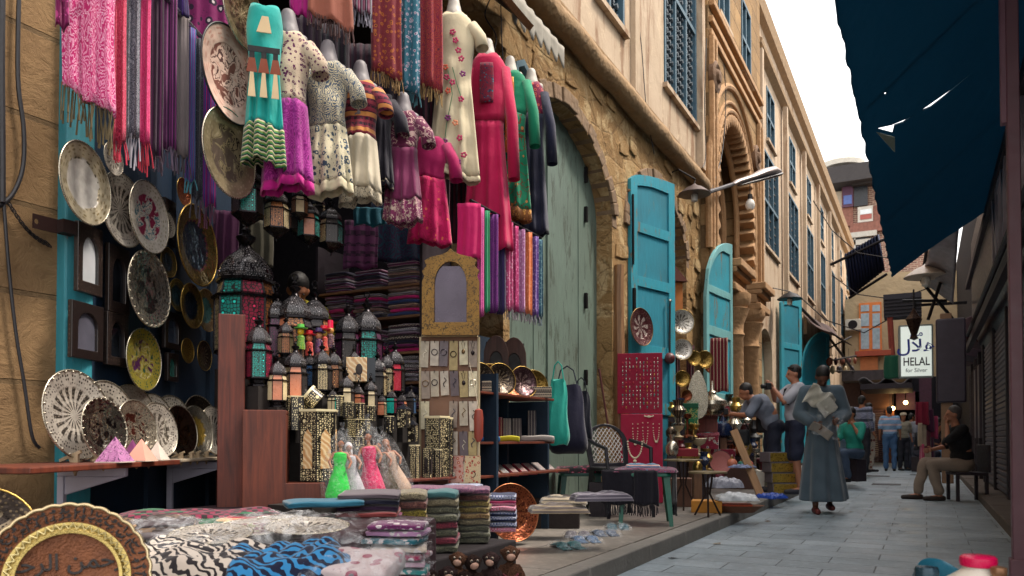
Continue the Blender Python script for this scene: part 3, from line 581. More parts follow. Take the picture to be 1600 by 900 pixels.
# tarpaulin
TA = (-.40, 3.2); TB = (.86, 4.35); npl = Vector((-(TB[1] - TA[1]), 0, TB[0] - TA[0])).normalized(); opl = Vector((TA[0], 0, TA[1])); udir = Vector((TB[0] - TA[0], 0, TB[1] - TA[1])); UL = udir.length; udir.normalize()
def tp(x, y): p = at(x, y, pl=(opl, npl)); return ((p - opl).dot(udir), p.y)
edge = []
for i in range(121): yy = 1.2 + (12.2 - 1.2) * i / 120; edge.append((.006 * sin(i * 1.3) + random.uniform(-.006, .006), yy))
poly = edge + [(UL * k / 12, 12.2 + .1 * sin(pi * k / 12) + 1.4 * (k / 12) ** 1.5 + random.uniform(-.03, .03)) for k in range(1, 12)] + [(UL, 13.6), (UL, 1.2)]
slit = [tp(1441, 172), tp(1455, 166), tp(1478, 148), tp(1517, 114), tp(1518, 113), tp(1480, 143), tp(1450, 164), tp(1441, 170)]
tri = [tp(1369, 200), tp(1392, 195), tp(1418, 184), tp(1428, 178), tp(1412, 190), tp(1398, 195), tp(1395, 207)]
dot = [tp(1381, 144), tp(1385, 143), tp(1385, 147), tp(1381, 148)]
t = NT('tarpaulin_cloth', .85); t.bump(t.noise(1.2, 5, None, 1.), .6, .15); t.bump(t.noise(40, 3), .15, .004); k = t.mix(t.noise(1.5, 5, None, .5), H('28566c'), H('1e4256')); tr = t.n('BsdfTranslucent'); t.l(H('386a80'), tr.inputs[0]); mx = t.n('MixShader'); t.l(.62, mx.inputs[0])
t.col(k); t.l(t.b.outputs[0], mx.inputs[1]); t.l(tr.outputs[0], mx.inputs[2]); t.l(mx.outputs[0], t.t.nodes['Material Output'].inputs[0]); M_TARP = t.m
m = MB(); m.prism(poly, -.006, .006, [slit, tri, dot], ax='z')
for i, v in enumerate(m.v): m.v[i] = opl + udir * v.x + Vector((0, v.y, 0)) + npl * v.z
tp_o = thing('tarpaulin_awning', 'huge dark blue tarpaulin stretched over the right half of the lane with a torn slit', 'awning')
m.build('cloth', M_TARP, tp_o, smooth=False)
flap = [tp(1369, 200), tp(1396, 196), tp(1396, 208)]
m = MB(); a = [opl + udir * u + Vector((0, y, -.03)) - Vector((0, 0, .06 * i)) for i, (u, y) in enumerate(flap)]; m.add(a + [p + Vector((.01, 0, -.01)) for p in a], [(0, 1, 2), (3, 5, 4), (0, 3, 4, 1), (1, 4, 5, 2), (2, 5, 3, 0)]); m.build('torn_flap', pm('b9c2b0', .8), tp_o, smooth=False)
m = MB(); m.tube([(.84, 1.2, 4.28), (.84, 13, 4.28)], .035)
for y in (3, 6, 9.2, 12): m.tube([(TA[0] + .05, y, TA[1] + .07), (.86, y + .1, 4.40)], .012)
m.build('pole_frame', M_IRON, tp_o)
# grey sheet canopies, lamp, sign at the end of the right row
g = thing('sheet_canopy', 'dented grey metal sheet canopy above the hanging lamps on the right', 'canopy')
m = MB(); Y3 = 15.5
q = [at(1462, 345, Y=13.9), at(1500, 330, Y=13.9), at(1490, 470, Y=17), at(1440, 440, Y=17)]
def sg(u, v): p = (q[0] * (1 - u) + q[1] * u) * (1 - v) + (q[3] * (1 - u) + q[2] * u) * v; return (p.x, p.y, p.z + .02 * sin(v * 30) + .02 * sin(u * 5))
m.grid(sg, 10, 30); o = m.build('sheet', pm('8b8288', .45, .5, var=.4), g, smooth=2); o.modifiers.new('s', 'SOLIDIFY').thickness = .02
m = MB(); 
for a, c in (((1440, 440), (1490, 500)), ((1410, 470), (1480, 470)), ((1455, 345), (1440, 440)), ((1470, 440), (1450, 500))): m.tube([at(*a, Y=16.5), at(*c, Y=16.5)], .03)
m.build('frame', M_IRON, g)
gp = thing('post_canopy', 'small dark striped canopy panel over the sign at the lane end', 'canopy'); m = MB(); Y4 = 19
for i in range(6): a = at(1381, 464 + i * 5, Y=Y4); c = at(1440, 467.5 + i * 5, Y=Y4); m.box(a.x, c.x, Y4 - .3 + .05 * i, Y4 + .5, c.z, a.z)
m.build('slats', pm('2a2834', .6), gp, smooth=False); m = MB(); m.tube([at(1392, 494, Y=Y4), at(1396, 560, Y=Y4)], .04); m.tube([at(1388, 494, Y=Y4), at(1391, 545, Y=Y4)], .03); m.build('bracket', pm('8a3b30', .6), gp)
# the shop sign
sg_p = at(1431, 549, Y=17.2); sgn = thing('hanging_shop_sign', 'white lightbox shop sign with blue arabic script reading helal for silver', 'sign', sg_p, R(8)); k = mpp(sg_p); w, h = 43 * k, 78 * k
m = MB(); m.box(-w / 2, w / 2, -.04, .12, -h / 2, h / 2); tt = NT('sign_face', .4); tt.b.inputs['Emission Color'].default_value = H('dfe8df'); tt.b.inputs['Emission Strength'].default_value = .22; tt.col(H('e4e8de')); m.build('board', tt.m, sgn, bevel=.01)
m = MB()
for a, b_, c, d in ((-w / 2 - .02, w / 2 + .02, h / 2, h / 2 + .03), (-w / 2 - .02, w / 2 + .02, -h / 2 - .03, -h / 2), (-w / 2 - .03, -w / 2, -h / 2, h / 2), (w / 2, w / 2 + .03, -h / 2, h / 2)): m.box(a, b_, -.05, .13, c, d)
m.build('frame', pm('8c9490', .5, .5), sgn, smooth=False)
text('HELAL', w * .42, .004, pm('2b0f18', .6, bump=0), sgn, (0, -.046, -h * .215), (R(90), 0, 0), 'bold_cal', sx=.72).name = 'lettering'; text('for Silver', w * .2, .004, pm('1a1418', .6, bump=0), sgn, (0, -.046, -h * .385), (R(90), 0, 0), sx=.95)
blu = pm('1c2f9a', .5, bump=0)
text('\ufefc\ufedf\ufeeb'[::1] and '\ufedd\ufefc\ufeeb', w * .62, .006, blu, sgn, (0, -.046, h * .1), (R(90), 0, 0), 'arabic_script', sx=1.1); text('\ufee6\ufee3', w * .34, .006, blu, sgn, (w * .02, -.046, h * .36), (R(90), 0, 0), 'arabic_script')
m = MB(); m.box(-.02, .02, 0, .05, h / 2, h / 2 + .5); m.box(0, .9, 0, .05, h / 2 + .4, h / 2 + .45); m.build('bracket', M_IRON, sgn, smooth=False)
sp_ = thing('sign_post', 'square pale brown post below the dark panel right of the white sign', 'post', at(1481, 770, Y=15.6) * 1); sp_.location.z = .1
k = mpp(sp_.location); m = MB(); m.box(-.09, .09, -.09, .09, 0, 3.0); m.build('shaft', pm('8a6a50', .6, var=.2), sp_, bevel=.01); m = MB(); m.box(-.16, .3, -.14, .1, 1.42, 2.9); m.build('dark_panel', pm('3b3340', .5), sp_, bevel=.03)
# ---------------- goods: builders ----------------
PO = Vector((WX + .02, 2.04, 0)); PD = Vector((-.399, .917, 0)); PN = Vector((.917, .399, 0)); PYAW = atan2(PN.x, -PN.y)
def onp(x, y, off=.06): return at(x, y, pl=(PO + PN * off, PN))     # on the opened display leaf
def cloth_tube(w, d, h, folds, seed, flare=.1, slant=0., n=40, k=12, twist=0.):
    """a folded hanging textile: closed wavy cross-section, origin at its top"""
    rnd = random.Random(seed); ph = [rnd.uniform(0, 6) for _ in range(4)]; vs = []; fs = []
    for j in range(k + 1):
        v = j / k; ww = w * (1 + flare * v) / 2
        for i in range(n):
            q = 2 * pi * i / n; x = ww * cos(q) * (1 - .0 * v); u = cos(q)
            fo = sin(u * folds * pi + ph[0] + v * twist) * .5 + sin(u * folds * 2.3 * pi + ph[1] + v * .8) * .3
            y = d / 2 * sin(q) * .5 + d * .5 * fo * (.45 + .55 * v) * (1 - abs(u) ** 6)
            x += .02 * w * sin(v * 5 + ph[2]); z = -h * v + slant * u * w * .5 * v + (.012 * sin(u * 5 + ph[3]) * v if j else 0)
            vs.append((x, y, z))
    for j in range(k):
        for i in range(n): fs.append((j * n + i, j * n + (i + 1) % n, (j + 1) * n + (i + 1) % n, (j + 1) * n + i))
    fs += [list(range(n)), [k * n + i for i in range(n)][::-1]]
    m = MB(); m.add(vs, fs); return m
def fringe(w, d, L, z, seed, slant=0., n=None, folds=2):
    rnd = random.Random(seed); m = MB(); n = n or max(8, int(w / .0065))
    for i in range(n):
        u = -1 + 2 * (i + .5) / n; x = u * w / 2; l = L * rnd.uniform(.6, .95); y = rnd.uniform(-.3, .3) * d; dx = rnd.uniform(-.012, .012)
        zz = z + slant * u * w * .5 + .01
        m.tube([(x, y, zz), (x + dx, y, zz - l * .55), (x + dx * 1.5, y + rnd.uniform(-.01, .01), zz - l)], [.0022, .0028, .0036], 4)
    return m
def scarf(px0, px1, py0, py1, mat, label, X=None, on=None, fr=None, frl=40, folds=2, d=.06, slant=0., group='scarves hung above the stall', yaw=None, name='hanging_scarf', cat='scarf', flare=.05, n=40):
    xm = (px0 + px1) / 2
    p = at(xm, py0, X=X) if X is not None else onp(xm, py0, on); k = mpp(p) / cos(atan2(xm - 800, F)) * 1.0
    w = (px1 - px0) * k * cos(atan2(xm - 800, F)) ** 2 * 1.08; h = (py1 - py0) * mpp(p)
    yw = faceyaw(p) * .92 if yaw is None else yaw; sd_ = int(px0 * 7 + py1)
    t = thing(name, label, cat, p, yw, group)
    cloth_tube(w, d, h, folds, sd_, flare, slant, n).build('cloth', mat, t, smooth=2)
    if fr: fringe(w * (1 + flare), d, frl * mpp(p), -h, sd_, slant).build('fringe', fab('plain', fr), t, smooth=False)
    return t
G1, G2, G3 = 'scarves hung along the stall front', 'scarves on the lower rod', 'shawls hung over the dresses'
# --- rods ---
def rod(p0, p1, label, r=.012, name='hanging_rod', cat='rod', mat=None):
    c = (Vector(p0) + Vector(p1)) / 2; m = MB(); m.tube([Vector(p0) - c, Vector(p1) - c], r, 8); o = m.build(name, mat or M_IRON, None, c); return tag(o, label, cat)
rod(onp(60, -30, .34), onp(345, -15, .34) , 'thin metal rod carrying the top left scarves')
rod(onp(255, -8, .3), onp(318, 62, .3), 'slanting pale metal rod above the dark purple scarves', mat=pm('8d8a92', .3, .8))
PINK = fab('paisley', 'c02a6c e58ab0 d83f83 f0b8cc', 1.6); CRIM = fab('paisley', 'b3123f d9486a 8a0c38 e2708a', 1.4)
data = [
 ((88, 108, -30, 42), fab('floral', '7a1050 b83c80 3a0a30 c24a90'), 'dark magenta floral scarf end at the far top left beside the stone wall', None, 0),
 ((103, 178, -30, 160), fab('paisley', 'bf1f6a e391b4 cf4f8d efc4d4', 1.3), 'wide pink and white paisley shawl with a black and gold fringe', '57492a', 70),
 ((180, 198, -30, 225), CRIM, 'crimson paisley scarf right of the wide pink shawl', 'b31a3c', 42),
 ((200, 219, -30, 215), fab('paisley', '8d8a96 2c2c3c b8b6c0 55566a', 1.8), 'silver grey and black paisley scarf', 'a8a4b0', 60),
 ((221, 236, -30, 228), fab('paisley', 'c8145c e0508a a00c44 d83070', 1.6), 'hot pink scarf just right of the silver grey paisley one', 'a01030', 58),
 ((238, 256, -25, 250), fab('vstripes', '3b1238 5a1a50 2a0a28'), 'narrow very dark purple scarf', '3a2838', 30),
 ((252, 277, -15, 235), fab('vstripes', '4a1748 7a2f70 32103a 6a2060', 1.4), 'wide plum striped scarf with a dark fringe', '5a4a60', 45),
 ((276, 295, 18, 246), fab('plain', '7c7274'), 'plain taupe scarf hanging from the slanting rod', '4a4048', 38),
 ((291, 306, 45, 285), fab('vstripes', '3d5fa0 8a3a98 3a7aa8 6a3a90', 2), 'blue and violet striped scarf', '4a90a0', 25),
 ((303, 318, 62, 312), fab('paisley', '3a3f4c 22242e 5c6270', 1.8), 'charcoal grey patterned scarf below the slanting rod', '46424e', 40),
 ((316, 338, 80, 322), fab('vstripes', '8a2a90 3f5aa8 c02a88 5a2a80', 1.6), 'purple and blue scarf with a magenta edge, right end of its row', '6a3a58', 42),
]
for (a, b_, c, d), mt, lab, fr, frl in data: scarf(a, b_, c, d, mt, lab, on=.3, fr=fr, frl=frl, folds=3 if b_ - a > 40 else 1.4, slant=.0 if b_ - a < 40 else -.5, group=G1, d=.05 if b_ - a < 40 else .07)
scarf(286, 352, -40, 75, fab('floral', '7a1458 2a1030 d8c8c8 5a1048', .8), 'broad purple floral cloth behind the pale round plate', on=.12, folds=3, group=G1)
scarf(236, 292, -40, 20, fab('vstripes', '4a2a80 35205c'), 'violet cloth draped over the slanting rod', on=.26, folds=3, group=G1)
for a, b_, c, d, mt, lab, fr, X in [
 (455, 486, -60, 25, fab('plain', 'b0187c'), 'bright magenta cloth end above the purple tunic', None, -3.0),
 (484, 548, -60, 35, fab('plain', '9a5a48', .6), 'rust brown shawl with a long knotted fringe', '4a2a28', -2.85),
 (550, 580, -60, 20, fab('vstripes', '8a2050 c08098 50183a 9a98a0', 1.3), 'wine and silver striped scarf with ragged grey ends', '8a8694', -2.85),
 (583, 626, -60, 120, fab('floral', '7a2430 b0602c 4a1420 a84a3c', 1.6), 'rusty red and gold patterned scarf with a tan fringe', '8a6a3c', -2.9),
 (628, 655, -60, 145, fab('floral', '2f6a80 b8b0c0 7a2a60 4aa0a0', 1.8), 'teal scarf sprinkled with pale and purple flowers', '1d5c68', -2.9),
 (656, 690, -60, 140, fab('paisley', '7a1238 a83a30 50102c b06a38', 1.6), 'maroon paisley scarf with a golden fringe, beside the cream floral kurta', '9a7a48', -2.9)]:
    scarf(a, b_, c, d, mt, lab, X=X, fr=fr, frl=30 if d < 100 else 26, folds=2, group=G3, slant=-.4)
rod(at(735, 313, X=-2.78), at(845, 372, X=-2.78), 'black rod below the green kurta carrying a row of scarves', .012)
for a, b_, d, mt, lab, fr in [
 (716, 750, 405, fab('plain', 'c01460'), 'plain magenta scarf, left end of the lower rod', None),
 (746, 756, 495, fab('paisley', 'c03a8a d86aa8 a02070', 2), 'orchid pink scarf beside the thin green one', None),
 (755, 765, 488, fab('plain', '2f9a6a'), 'thin bright green scarf', None),
 (765, 778, 488, fab('paisley', '5a1a6c 7c2a80 3a1050', 2), 'deep purple scarf right of the thin green one', None),
 (777, 789, 490, fab('vstripes', '2a1e48 3a2a60'), 'navy violet scarf on the lower rod', None),
 (789, 801, 485, fab('floral', 'c84a80 e8b0c8 d86a98 e8a0b8', 2.2), 'rose pink dotted scarf with a grey fringe', '8a8288'),
 (800, 810, 487, fab('floral', 'b02a6c e07aa8 801a50 d85a90', 2.2), 'raspberry patterned scarf with a grey fringe', '8a8288'),
 (809, 820, 489, fab('floral', 'b87aa8 e0b8d8 9a5a90 d0a0c8', 2.2), 'pale mauve lace patterned scarf', '8a8288'),
 (818, 831, 491, fab('floral', 'e07a4a f0a070 d05a3a e8a888', 2.2), 'orange scarf with a grey fringe', '8a8288'),
 (830, 841, 494, fab('floral', '6a4a98 a890c8 4a2a78 9880b8', 2.2), 'violet scarf right of the orange one', '7a7288'),
 (839, 848, 496, fab('floral', '2f5a70 6a98a0 1a3a50', 2.2), 'teal scarf, right end of the lower rod', '6a7a80')]:
    y0 = 313 + (a - 735) * .536 + 6
    scarf(a, b_, max(y0, 318), d, mt, lab, X=-2.78, fr=fr, frl=18, folds=1.3, group=G2, d=.05)
# --- mannequins and garments ---
M_MAN = pm('6e686c', .55, var=.2, bump=0); M_MANW = pm('b0aaa0', .55, var=.1, bump=0)
GX = -2.88
def blobmesh(parts, vox=.02, name='b', sm=2, fold=None, extra=None):
    """parts: tapered tubes / balls merged into one continuous skin"""
    m = MB()
    for q in parts:
        if q[0] == 't': m.tube(q[1], q[2], 12, sq=q[3] if len(q) > 3 else 1)
        else: m.ball(q[1], q[2], 16)
        if q[0] == 't':
            for i, p in enumerate(q[1]):
                if i in (0, len(q[1]) - 1): r = q[2][i] if isinstance(q[2], (list, tuple)) else q[2]; m.ball(p, r, 12) if len(q) < 4 else None
    me = m.mesh(name, []); o = bpy.data.objects.new('tmp', me); C.objects.link(o)
    r = o.modifiers.new('r', 'REMESH'); r.mode = 'VOXEL'; r.voxel_size = vox; r.use_smooth_shade = True
    s = o.modifiers.new('s', 'SMOOTH'); s.factor = .6; s.iterations = sm
    dg = bpy.context.evaluated_depsgraph_get(); out = bpy.data.meshes.new_from_object(o.evaluated_get(dg)); out.name = name
    bpy.data.objects.remove(o)
    if fold:
        for v in out.vertices: v.co = fold(v.co)
    for p in out.polygons: p.use_smooth = True
    return out
def rot2(x, y, a): return x * cos(a) - y * sin(a), x * sin(a) + y * cos(a)
MANN = thing('dress_form', 'x', 'dress form')
me = blobmesh([('t', [(0, 0, .07), (0, .005, .0)], [.04, .056]), ('t', [(0, 0, -.03), (0, 0, -.2), (0, 0, -.3)], [.062, .06, .05]), ('t', [(-.07, 0, -.055), (.07, 0, -.055)], .034)], .012)
me.materials.append(M_MAN); put('torso', me, MANN)
def garment(px, py0, py1, pw, mats, label, name='tunic', cat='tunic', hem=None, sleeves=.25, slc=None, waist=.62, flare=1., X=GX, front=None, man=True, yaw=None, mw=None, flat=False, frontw=.4, gl='dresses on busts above the stall', split=0.):
    """garment on a bust: neck pixel (px,py0), hem row py1, hem width pw; mats: bodice, skirt"""
    p = at(px, py0, X=X); k = mpp(p); h = (py1 - py0) * k; W_ = pw * k * 1.12; yw = faceyaw(p) * .85 if yaw is None else yaw; sdd = int(px)
    ws = min(.40, W_ * .82)
    def prof(v):      # half width along the length
        pts = [(0, .07), (.06, ws * .47), (.14, ws * .5), (.4, ws * .41), (1, W_ * .5 * flare)]
        for i in range(4):
            if v <= pts[i + 1][0]: f = (v - pts[i][0]) / (pts[i + 1][0] - pts[i][0]); f = f * f * (3 - 2 * f) if i < 3 else f; return pts[i][1] * (1 - f) + pts[i + 1][1] * f
        return pts[-1][1]
    n, K = 48, 26
    def body(v0, v1, out=0., hemw=0.):
        m = MB(); vs = []; fs = []; kk = max(2, int(K * (v1 - v0)) + 1)
        for j in range(kk + 1):
            v = v0 + (v1 - v0) * j / kk; a = prof(v) + out
            b_ = min(.075, a) * (1 - .1 * v) + out
            for i in range(n):
                q = 2 * pi * i / n; x = a * cos(q); fo = (.03 * sin(cos(q) * 11 + sdd + v * 2) + .018 * sin(cos(q) * 19 + sdd * 2)) * max(0, v - .25) * 1.3
                y = b_ * sin(q) + fo + .028 * noise.noise(Vector((x * 7, -h * v * 7, sdd * 1.7 + (3 if sin(q) > 0 else 0)))) * min(1, v * 4); z = -h * v + (-.03 * (1 - abs(cos(q))) if v == 0 else 0) - .02 * sin(cos(q) * 3 + sdd) * v + split * v * cos(q) * .1
                vs.append((x, y, z))
        for j in range(kk):
            for i in range(n): fs.append((j * n + i, j * n + (i + 1) % n, (j + 1) * n + (i + 1) % n, (j + 1) * n + i))
        return MB().add(vs, fs)
    t = thing(name, label, cat, p, yw, gl)
    hm = 1 - (hem[0] if hem else 0)
    def mk(m, nm, mt): o = m.build(nm, mt, t, smooth=2); s = o.modifiers.new('s', 'SOLIDIFY'); s.thickness = .004; return o
    if waist < 1: mk(body(0, waist), 'bodice', mats[0]); mk(body(waist, hm), 'skirt', mats[1])
    else: mk(body(0, hm), 'body', mats[0])
    if hem:
        mk(body(hm, 1), 'hem_band', hem[1])
    if sleeves:
        L = sleeves * h if sleeves < 1 else sleeves - 1
        for s in (-1, 1):
            m = MB(); x0 = s * ws * .42; rr = .072
            lo = min(L, .14); m.tube([(x0, 0, -h * .07 - .015), (x0 + s * lo * .45, -.01, -h * .07 - .03 - L * .45), (x0 + s * lo * .55, -.015, -h * .07 - .03 - L)], [rr * .85, rr * .75, rr * .8], 14, cap=False, sq=.8)
            mk(m, 'sleeve', slc or mats[0])
    if front:       # embroidered front panel set just proud of the bodice
        m = MB(); 
        def fn(u, v): vv = .05 + front[1] * v; a = prof(vv); uu = (u - .5) * 2 * frontw; x = uu * a * .9; return (x, -(min(.075, a) + .022) * sqrt(max(0, 1 - uu * uu)) - .008, -h * vv - .03)
        m.grid(fn, 10, 10); mk(m, 'embroidered_panel', front[0])
    if man: dup(MANN, p + Vector((0, 0, .02)), yw, 1, 'bust carrying the ' + label.split(' with')[0].split(' in ')[0][:60], {'torso': M_MANW if man == 'w' else M_MAN}, 'busts under the dresses')
    return t, p, k, h
BEI = fab('floral', 'c8b49c 5a1a4a b09880 7a3a5a', 2.4)
t, p, k, h = garment(414, 12, 262, 60, (fab('plain', '1fa8a0', .7), fab('plain', '1fa8a0', .7)), 'turquoise gown with painted figures and a green and black banded hem', 'gown', 'gown', hem=(.24, fab('stripes', '101418 2a7a50 7a9a3a c8c0a0', 1.4)), sleeves=0, waist=1.2, X=-2.9, man=False, yaw=faceyaw(at(410, 100, X=-3)) * .95)
m = MB()                                         # a plain generic pattern of standing figures
for i, x in enumerate((-.055, .0, .055)):
    m.mi = 0; yb = -.098 + .25 * x * x; z0 = -h * .62
    m.prism([(x - .018, z0), (x - .008, z0 + .12), (x + .008, z0 + .12), (x + .018, z0)], yb - .004, yb); m.mi = 1; m.prism([(x - .026, z0 + .12), (x - .014, z0 + .19), (x + .014, z0 + .19), (x + .026, z0 + .12)], yb - .004, yb)
    m.mi = 2; m.prism([(x - .012, z0 + .19), (x - .012, z0 + .225), (x + .012, z0 + .225), (x + .012, z0 + .19)], yb - .004, yb)
m.mi = 2; m.prism([(-.075, -h * .345), (-.075, -h * .31), (.075, -h * .31), (.075, -h * .345)], -.102, -.098); m.mi = 0; m.prism([(-.035, -h * .22), (-.01, -h * .12), (.02, -h * .12), (.035, -h * .22)], -.1, -.094)
m.build('figure_print', [pm('c8b08a', .8), pm('7a3a24', .8), pm('16181c', .8)], t, smooth=False)
garment(450, 52, 300, 74, (BEI, fab('paisley', '8a1478 b03a98 6a0a5c a8288c', 1.2)), 'magenta tunic with a beige and plum flecked top', waist=.46, sleeves=.0 or .16, hem=(.06, fab('plain', 'c01884')))
garment(512, 98, 306, 70, (fab('paisley', 'cfc4a4 4a5a70 d8cdb0 2f4a60', 1.5), fab('floral', 'd0c6a8 3a4a5c cfc4a4 2c3a4c', 1.4)), 'cream tunic printed all over with slate blue paisley', waist=.5, sleeves=.2, hem=(.08, fab('plain', 'cfc4a4')), flare=1.05)
garment(563, 128, 318, 62, (fab('kilim', '6a1030 2a0c20 8a2a3c d08a4a', 1.1), fab('plain', 'd0c4ac')), 'burgundy embroidered dress with a plain cream skirt', 'long_dress', 'dress', waist=.48, sleeves=.16, hem=(.09, fab('vine', 'cfc3aa 3a3438 c8b898', 3)))
garment(594, 150, 300, 40, (fab('plain', '1a1626'), fab('plain', '1a1626')), 'black top with silver trim between the cream skirted and mauve dresses', 'black_blouse', 'blouse', waist=1.2, sleeves=.3, X=-2.95, man=False, hem=(.06, fab('kilim', 'cfc3aa 1a1622 1a1626', 2)))
garment(630, 175, 350, 56, (fab('vine', '6a2448 c8a8a0 cdb8a8', 1.7), fab('plain', '7e2c58')), 'mauve dress with cream lace down the front and round the skirt', 'long_dress', 'dress', waist=.35, sleeves=.2, hem=(.2, fab('vine', '7e2c58 d0b8a8 d8c8b0', 2.4)))
garment(672, 215, 382, 62, (fab('plain', 'a81058'), fab('vine', 'c4105c a80a48 d86a50', 1.3)), 'hot pink kurta hanging low behind the cream floral one', 'kurta', 'kurta', waist=.4, sleeves=.3, X=-2.98, man=False)
t, p, k, h = garment(709, 22, 284, 72, (fab('plain', 'd6c8a8', .8), fab('plain', 'd6c8a8', .8)), 'long cream kurta embroidered with red flowers', 'kurta', 'kurta', waist=1.2, sleeves=.12, hem=(.03, fab('plain', 'd6c8a8')), man='w', flare=1.05)
m = MB(); fl = [(.0, .15, 0), (.02, .2, 0), (.04, .26, 0), (.06, .31, 0), (-.05, .36, 1), (-.04, .42, 0), (.0, .45, 0), (-.03, .50, 1), (.07, .40, 2), (.06, .55, 0), (-.03, .66, 2), (.02, .69, 3), (-.05, .80, 2), (.05, .78, 0), (-.06, .9, 0), (.04, .92, 2), (.08, .88, 0)]
for x, v, c in fl:
    m.mi = c; m.T = Matrix.Translation((x, -.092 - .018 * v, -h * v)) @ Matrix.Rotation(random.uniform(0, 3), 4, 'Y')
    for a in range(5): q = a * 2 * pi / 5; m.ball((.014 * cos(q), 0, .014 * sin(q)), (.011, .004, .008), 6)
m.T = Matrix.Identity(4); m.mi = 4
m.tube([(-.06, -.1, -h * .86), (-.04, -.1, -h * .7), (-.0, -.098, -h * .52), (-.03, -.095, -h * .38)], .003, 5); m.tube([(.07, -.095, -h * .56), (.03, -.098, -h * .46), (.0, -.095, -h * .36)], .003, 5)
m.build('flower_embroidery', [pm('b0305a', .8), pm('c85a40', .8), pm('7a2a6a', .8), pm('e0906a', .8), pm('3a6a48', .8)], t)
garment(762, 86, 395, 66, (fab('plain', 'b80e48', .6), fab('plain', 'be1050', .6)), 'long crimson pink kurta with a dark embroidered neck', 'kurta', 'kurta', waist=.35, sleeves=.55, man='w', front=(fab('vine', '7a1030 2a2a48 1f6a80', 2), .2), flare=1.1)
garment(797, 112, 345, 62, (fab('plain', '148a64', .7), fab('vine', '12805c 6a3a20 c88a4a', .9)), 'emerald green kurta with orange and brown embroidery', 'kurta', 'kurta', waist=.3, sleeves=.42, man='w', front=(fab('floral', 'c8702c e0b060 6a2430 1a8a68', 1.6), .5), frontw=.3, hem=(.07, fab('floral', '8a5a30 d8a050 3a2018', 1.5)))
garment(830, 130, 368, 48, (fab('floral', '7a1440 c85a50 50102c b03a60', 1.4), fab('plain', '1a1c34')), 'navy abaya with a burgundy embroidered yoke, rightmost of the dresses', 'abaya', 'abaya', waist=.22, sleeves=.45, slc=fab('plain', '1c1e38'), man='w')
drop(MANN)
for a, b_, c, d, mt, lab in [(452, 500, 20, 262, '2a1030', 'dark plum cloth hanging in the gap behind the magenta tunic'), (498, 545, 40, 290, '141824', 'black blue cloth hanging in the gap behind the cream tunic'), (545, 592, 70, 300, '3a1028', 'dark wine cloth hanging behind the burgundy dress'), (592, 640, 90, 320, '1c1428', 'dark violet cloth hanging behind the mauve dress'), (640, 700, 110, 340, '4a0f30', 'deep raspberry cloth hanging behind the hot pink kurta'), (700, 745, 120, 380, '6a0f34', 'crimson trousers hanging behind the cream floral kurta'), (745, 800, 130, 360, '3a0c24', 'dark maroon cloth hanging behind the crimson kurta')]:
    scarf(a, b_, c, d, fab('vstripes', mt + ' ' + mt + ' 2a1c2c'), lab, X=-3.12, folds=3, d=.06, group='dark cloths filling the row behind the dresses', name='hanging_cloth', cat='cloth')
# small fabric backdrops deep in the stall
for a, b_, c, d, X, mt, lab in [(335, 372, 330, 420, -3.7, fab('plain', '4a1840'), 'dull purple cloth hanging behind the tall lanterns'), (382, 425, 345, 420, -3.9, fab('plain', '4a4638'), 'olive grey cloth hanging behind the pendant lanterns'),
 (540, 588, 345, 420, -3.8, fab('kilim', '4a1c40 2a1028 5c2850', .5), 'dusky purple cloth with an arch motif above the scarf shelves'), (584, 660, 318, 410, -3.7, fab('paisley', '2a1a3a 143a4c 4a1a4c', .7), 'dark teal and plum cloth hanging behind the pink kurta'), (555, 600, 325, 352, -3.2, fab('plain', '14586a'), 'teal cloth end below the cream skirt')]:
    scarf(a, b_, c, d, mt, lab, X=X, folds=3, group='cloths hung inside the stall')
# ---------------- plates, mirrors and shelves on the opened leaf ----------------
M_BLK = pm('191618', .5, var=.3); M_RED = wood('3a140c', '6a2c1a', 1.2); M_RED2 = wood('481c10', '74351f', 1.)
M_NAVY = peel('10283f', '2a3a48', 3, .66); M_BRASS = pm('a88a4a', .3, .9, var=.35, bump=.3, sc=12); M_SILV = pm('b5ad9c', .25, .9, var=.3, bump=.2, sc=14)
m = MB(); m.box(0, 1.55, -.05, 0, .3, 4.4)
for x in (.55, .8, 1.2): m.box(x, x + .05, -.075, -.051, .3, 4.3)
dl = m.build('door_leaf', M_NAVY, B, PO, (0, 0, PYAW), smooth=False)
dl.location = PO - PN * .03
m = MB(); m.box(WX - .12, WX + .06, 1.99, 2.12, PZ, 4.5); m.box(WX - .3, WX - .12, 1.99, 2.06, PZ, 4.5); m.build('door_jamb', peel('2a7f8c', 'a8563c', 3.4, .6), B, smooth=False, bevel=.008)
def disc_mesh(prof='dish'):
    m = MB(); p = {'dish': [(.001, -.02), (.55, -.02), (.62, .01), (.66, .03), (.95, .07), (.985, .09), (.99, .07), (.66, .005), (.5, -.045), (.001, -.045)],
                   'bowl': [(.001, -.25), (.3, -.22), (.62, -.1), (.8, .02), (.97, .06), (.99, .05), (.8, -.02), (.6, -.15), (.3, -.27), (.001, -.3)]}[prof]
    m.lathe(p, 40); return m
def rim_mesh(n=40, beads=0, r=.022):
    m = MB(); m.tube([(.985 * cos(2 * pi * i / n) * (1 + (.018 * (i % 2) if beads == 2 else 0)), .985 * sin(2 * pi * i / n) * (1 + (.018 * (i % 2) if beads == 2 else 0)), .08) for i in range(n + 1)], r, 6, cap=False)
    if beads == 1:
        for i in range(28): q = 2 * pi * i / 28; m.ball((.95 * cos(q), .95 * sin(q), .09), .03, 6)
    return m
def scallop():
    m = MB(); n = 240; P = [(.975 * (1 + .022 * abs(sin(15 * 2 * pi * i / n)))) for i in range(n + 1)]; m.tube([(P[i] * cos(2 * pi * i / n), P[i] * sin(2 * pi * i / n), .085) for i in range(n + 1)], .024, 6, cap=False); return m
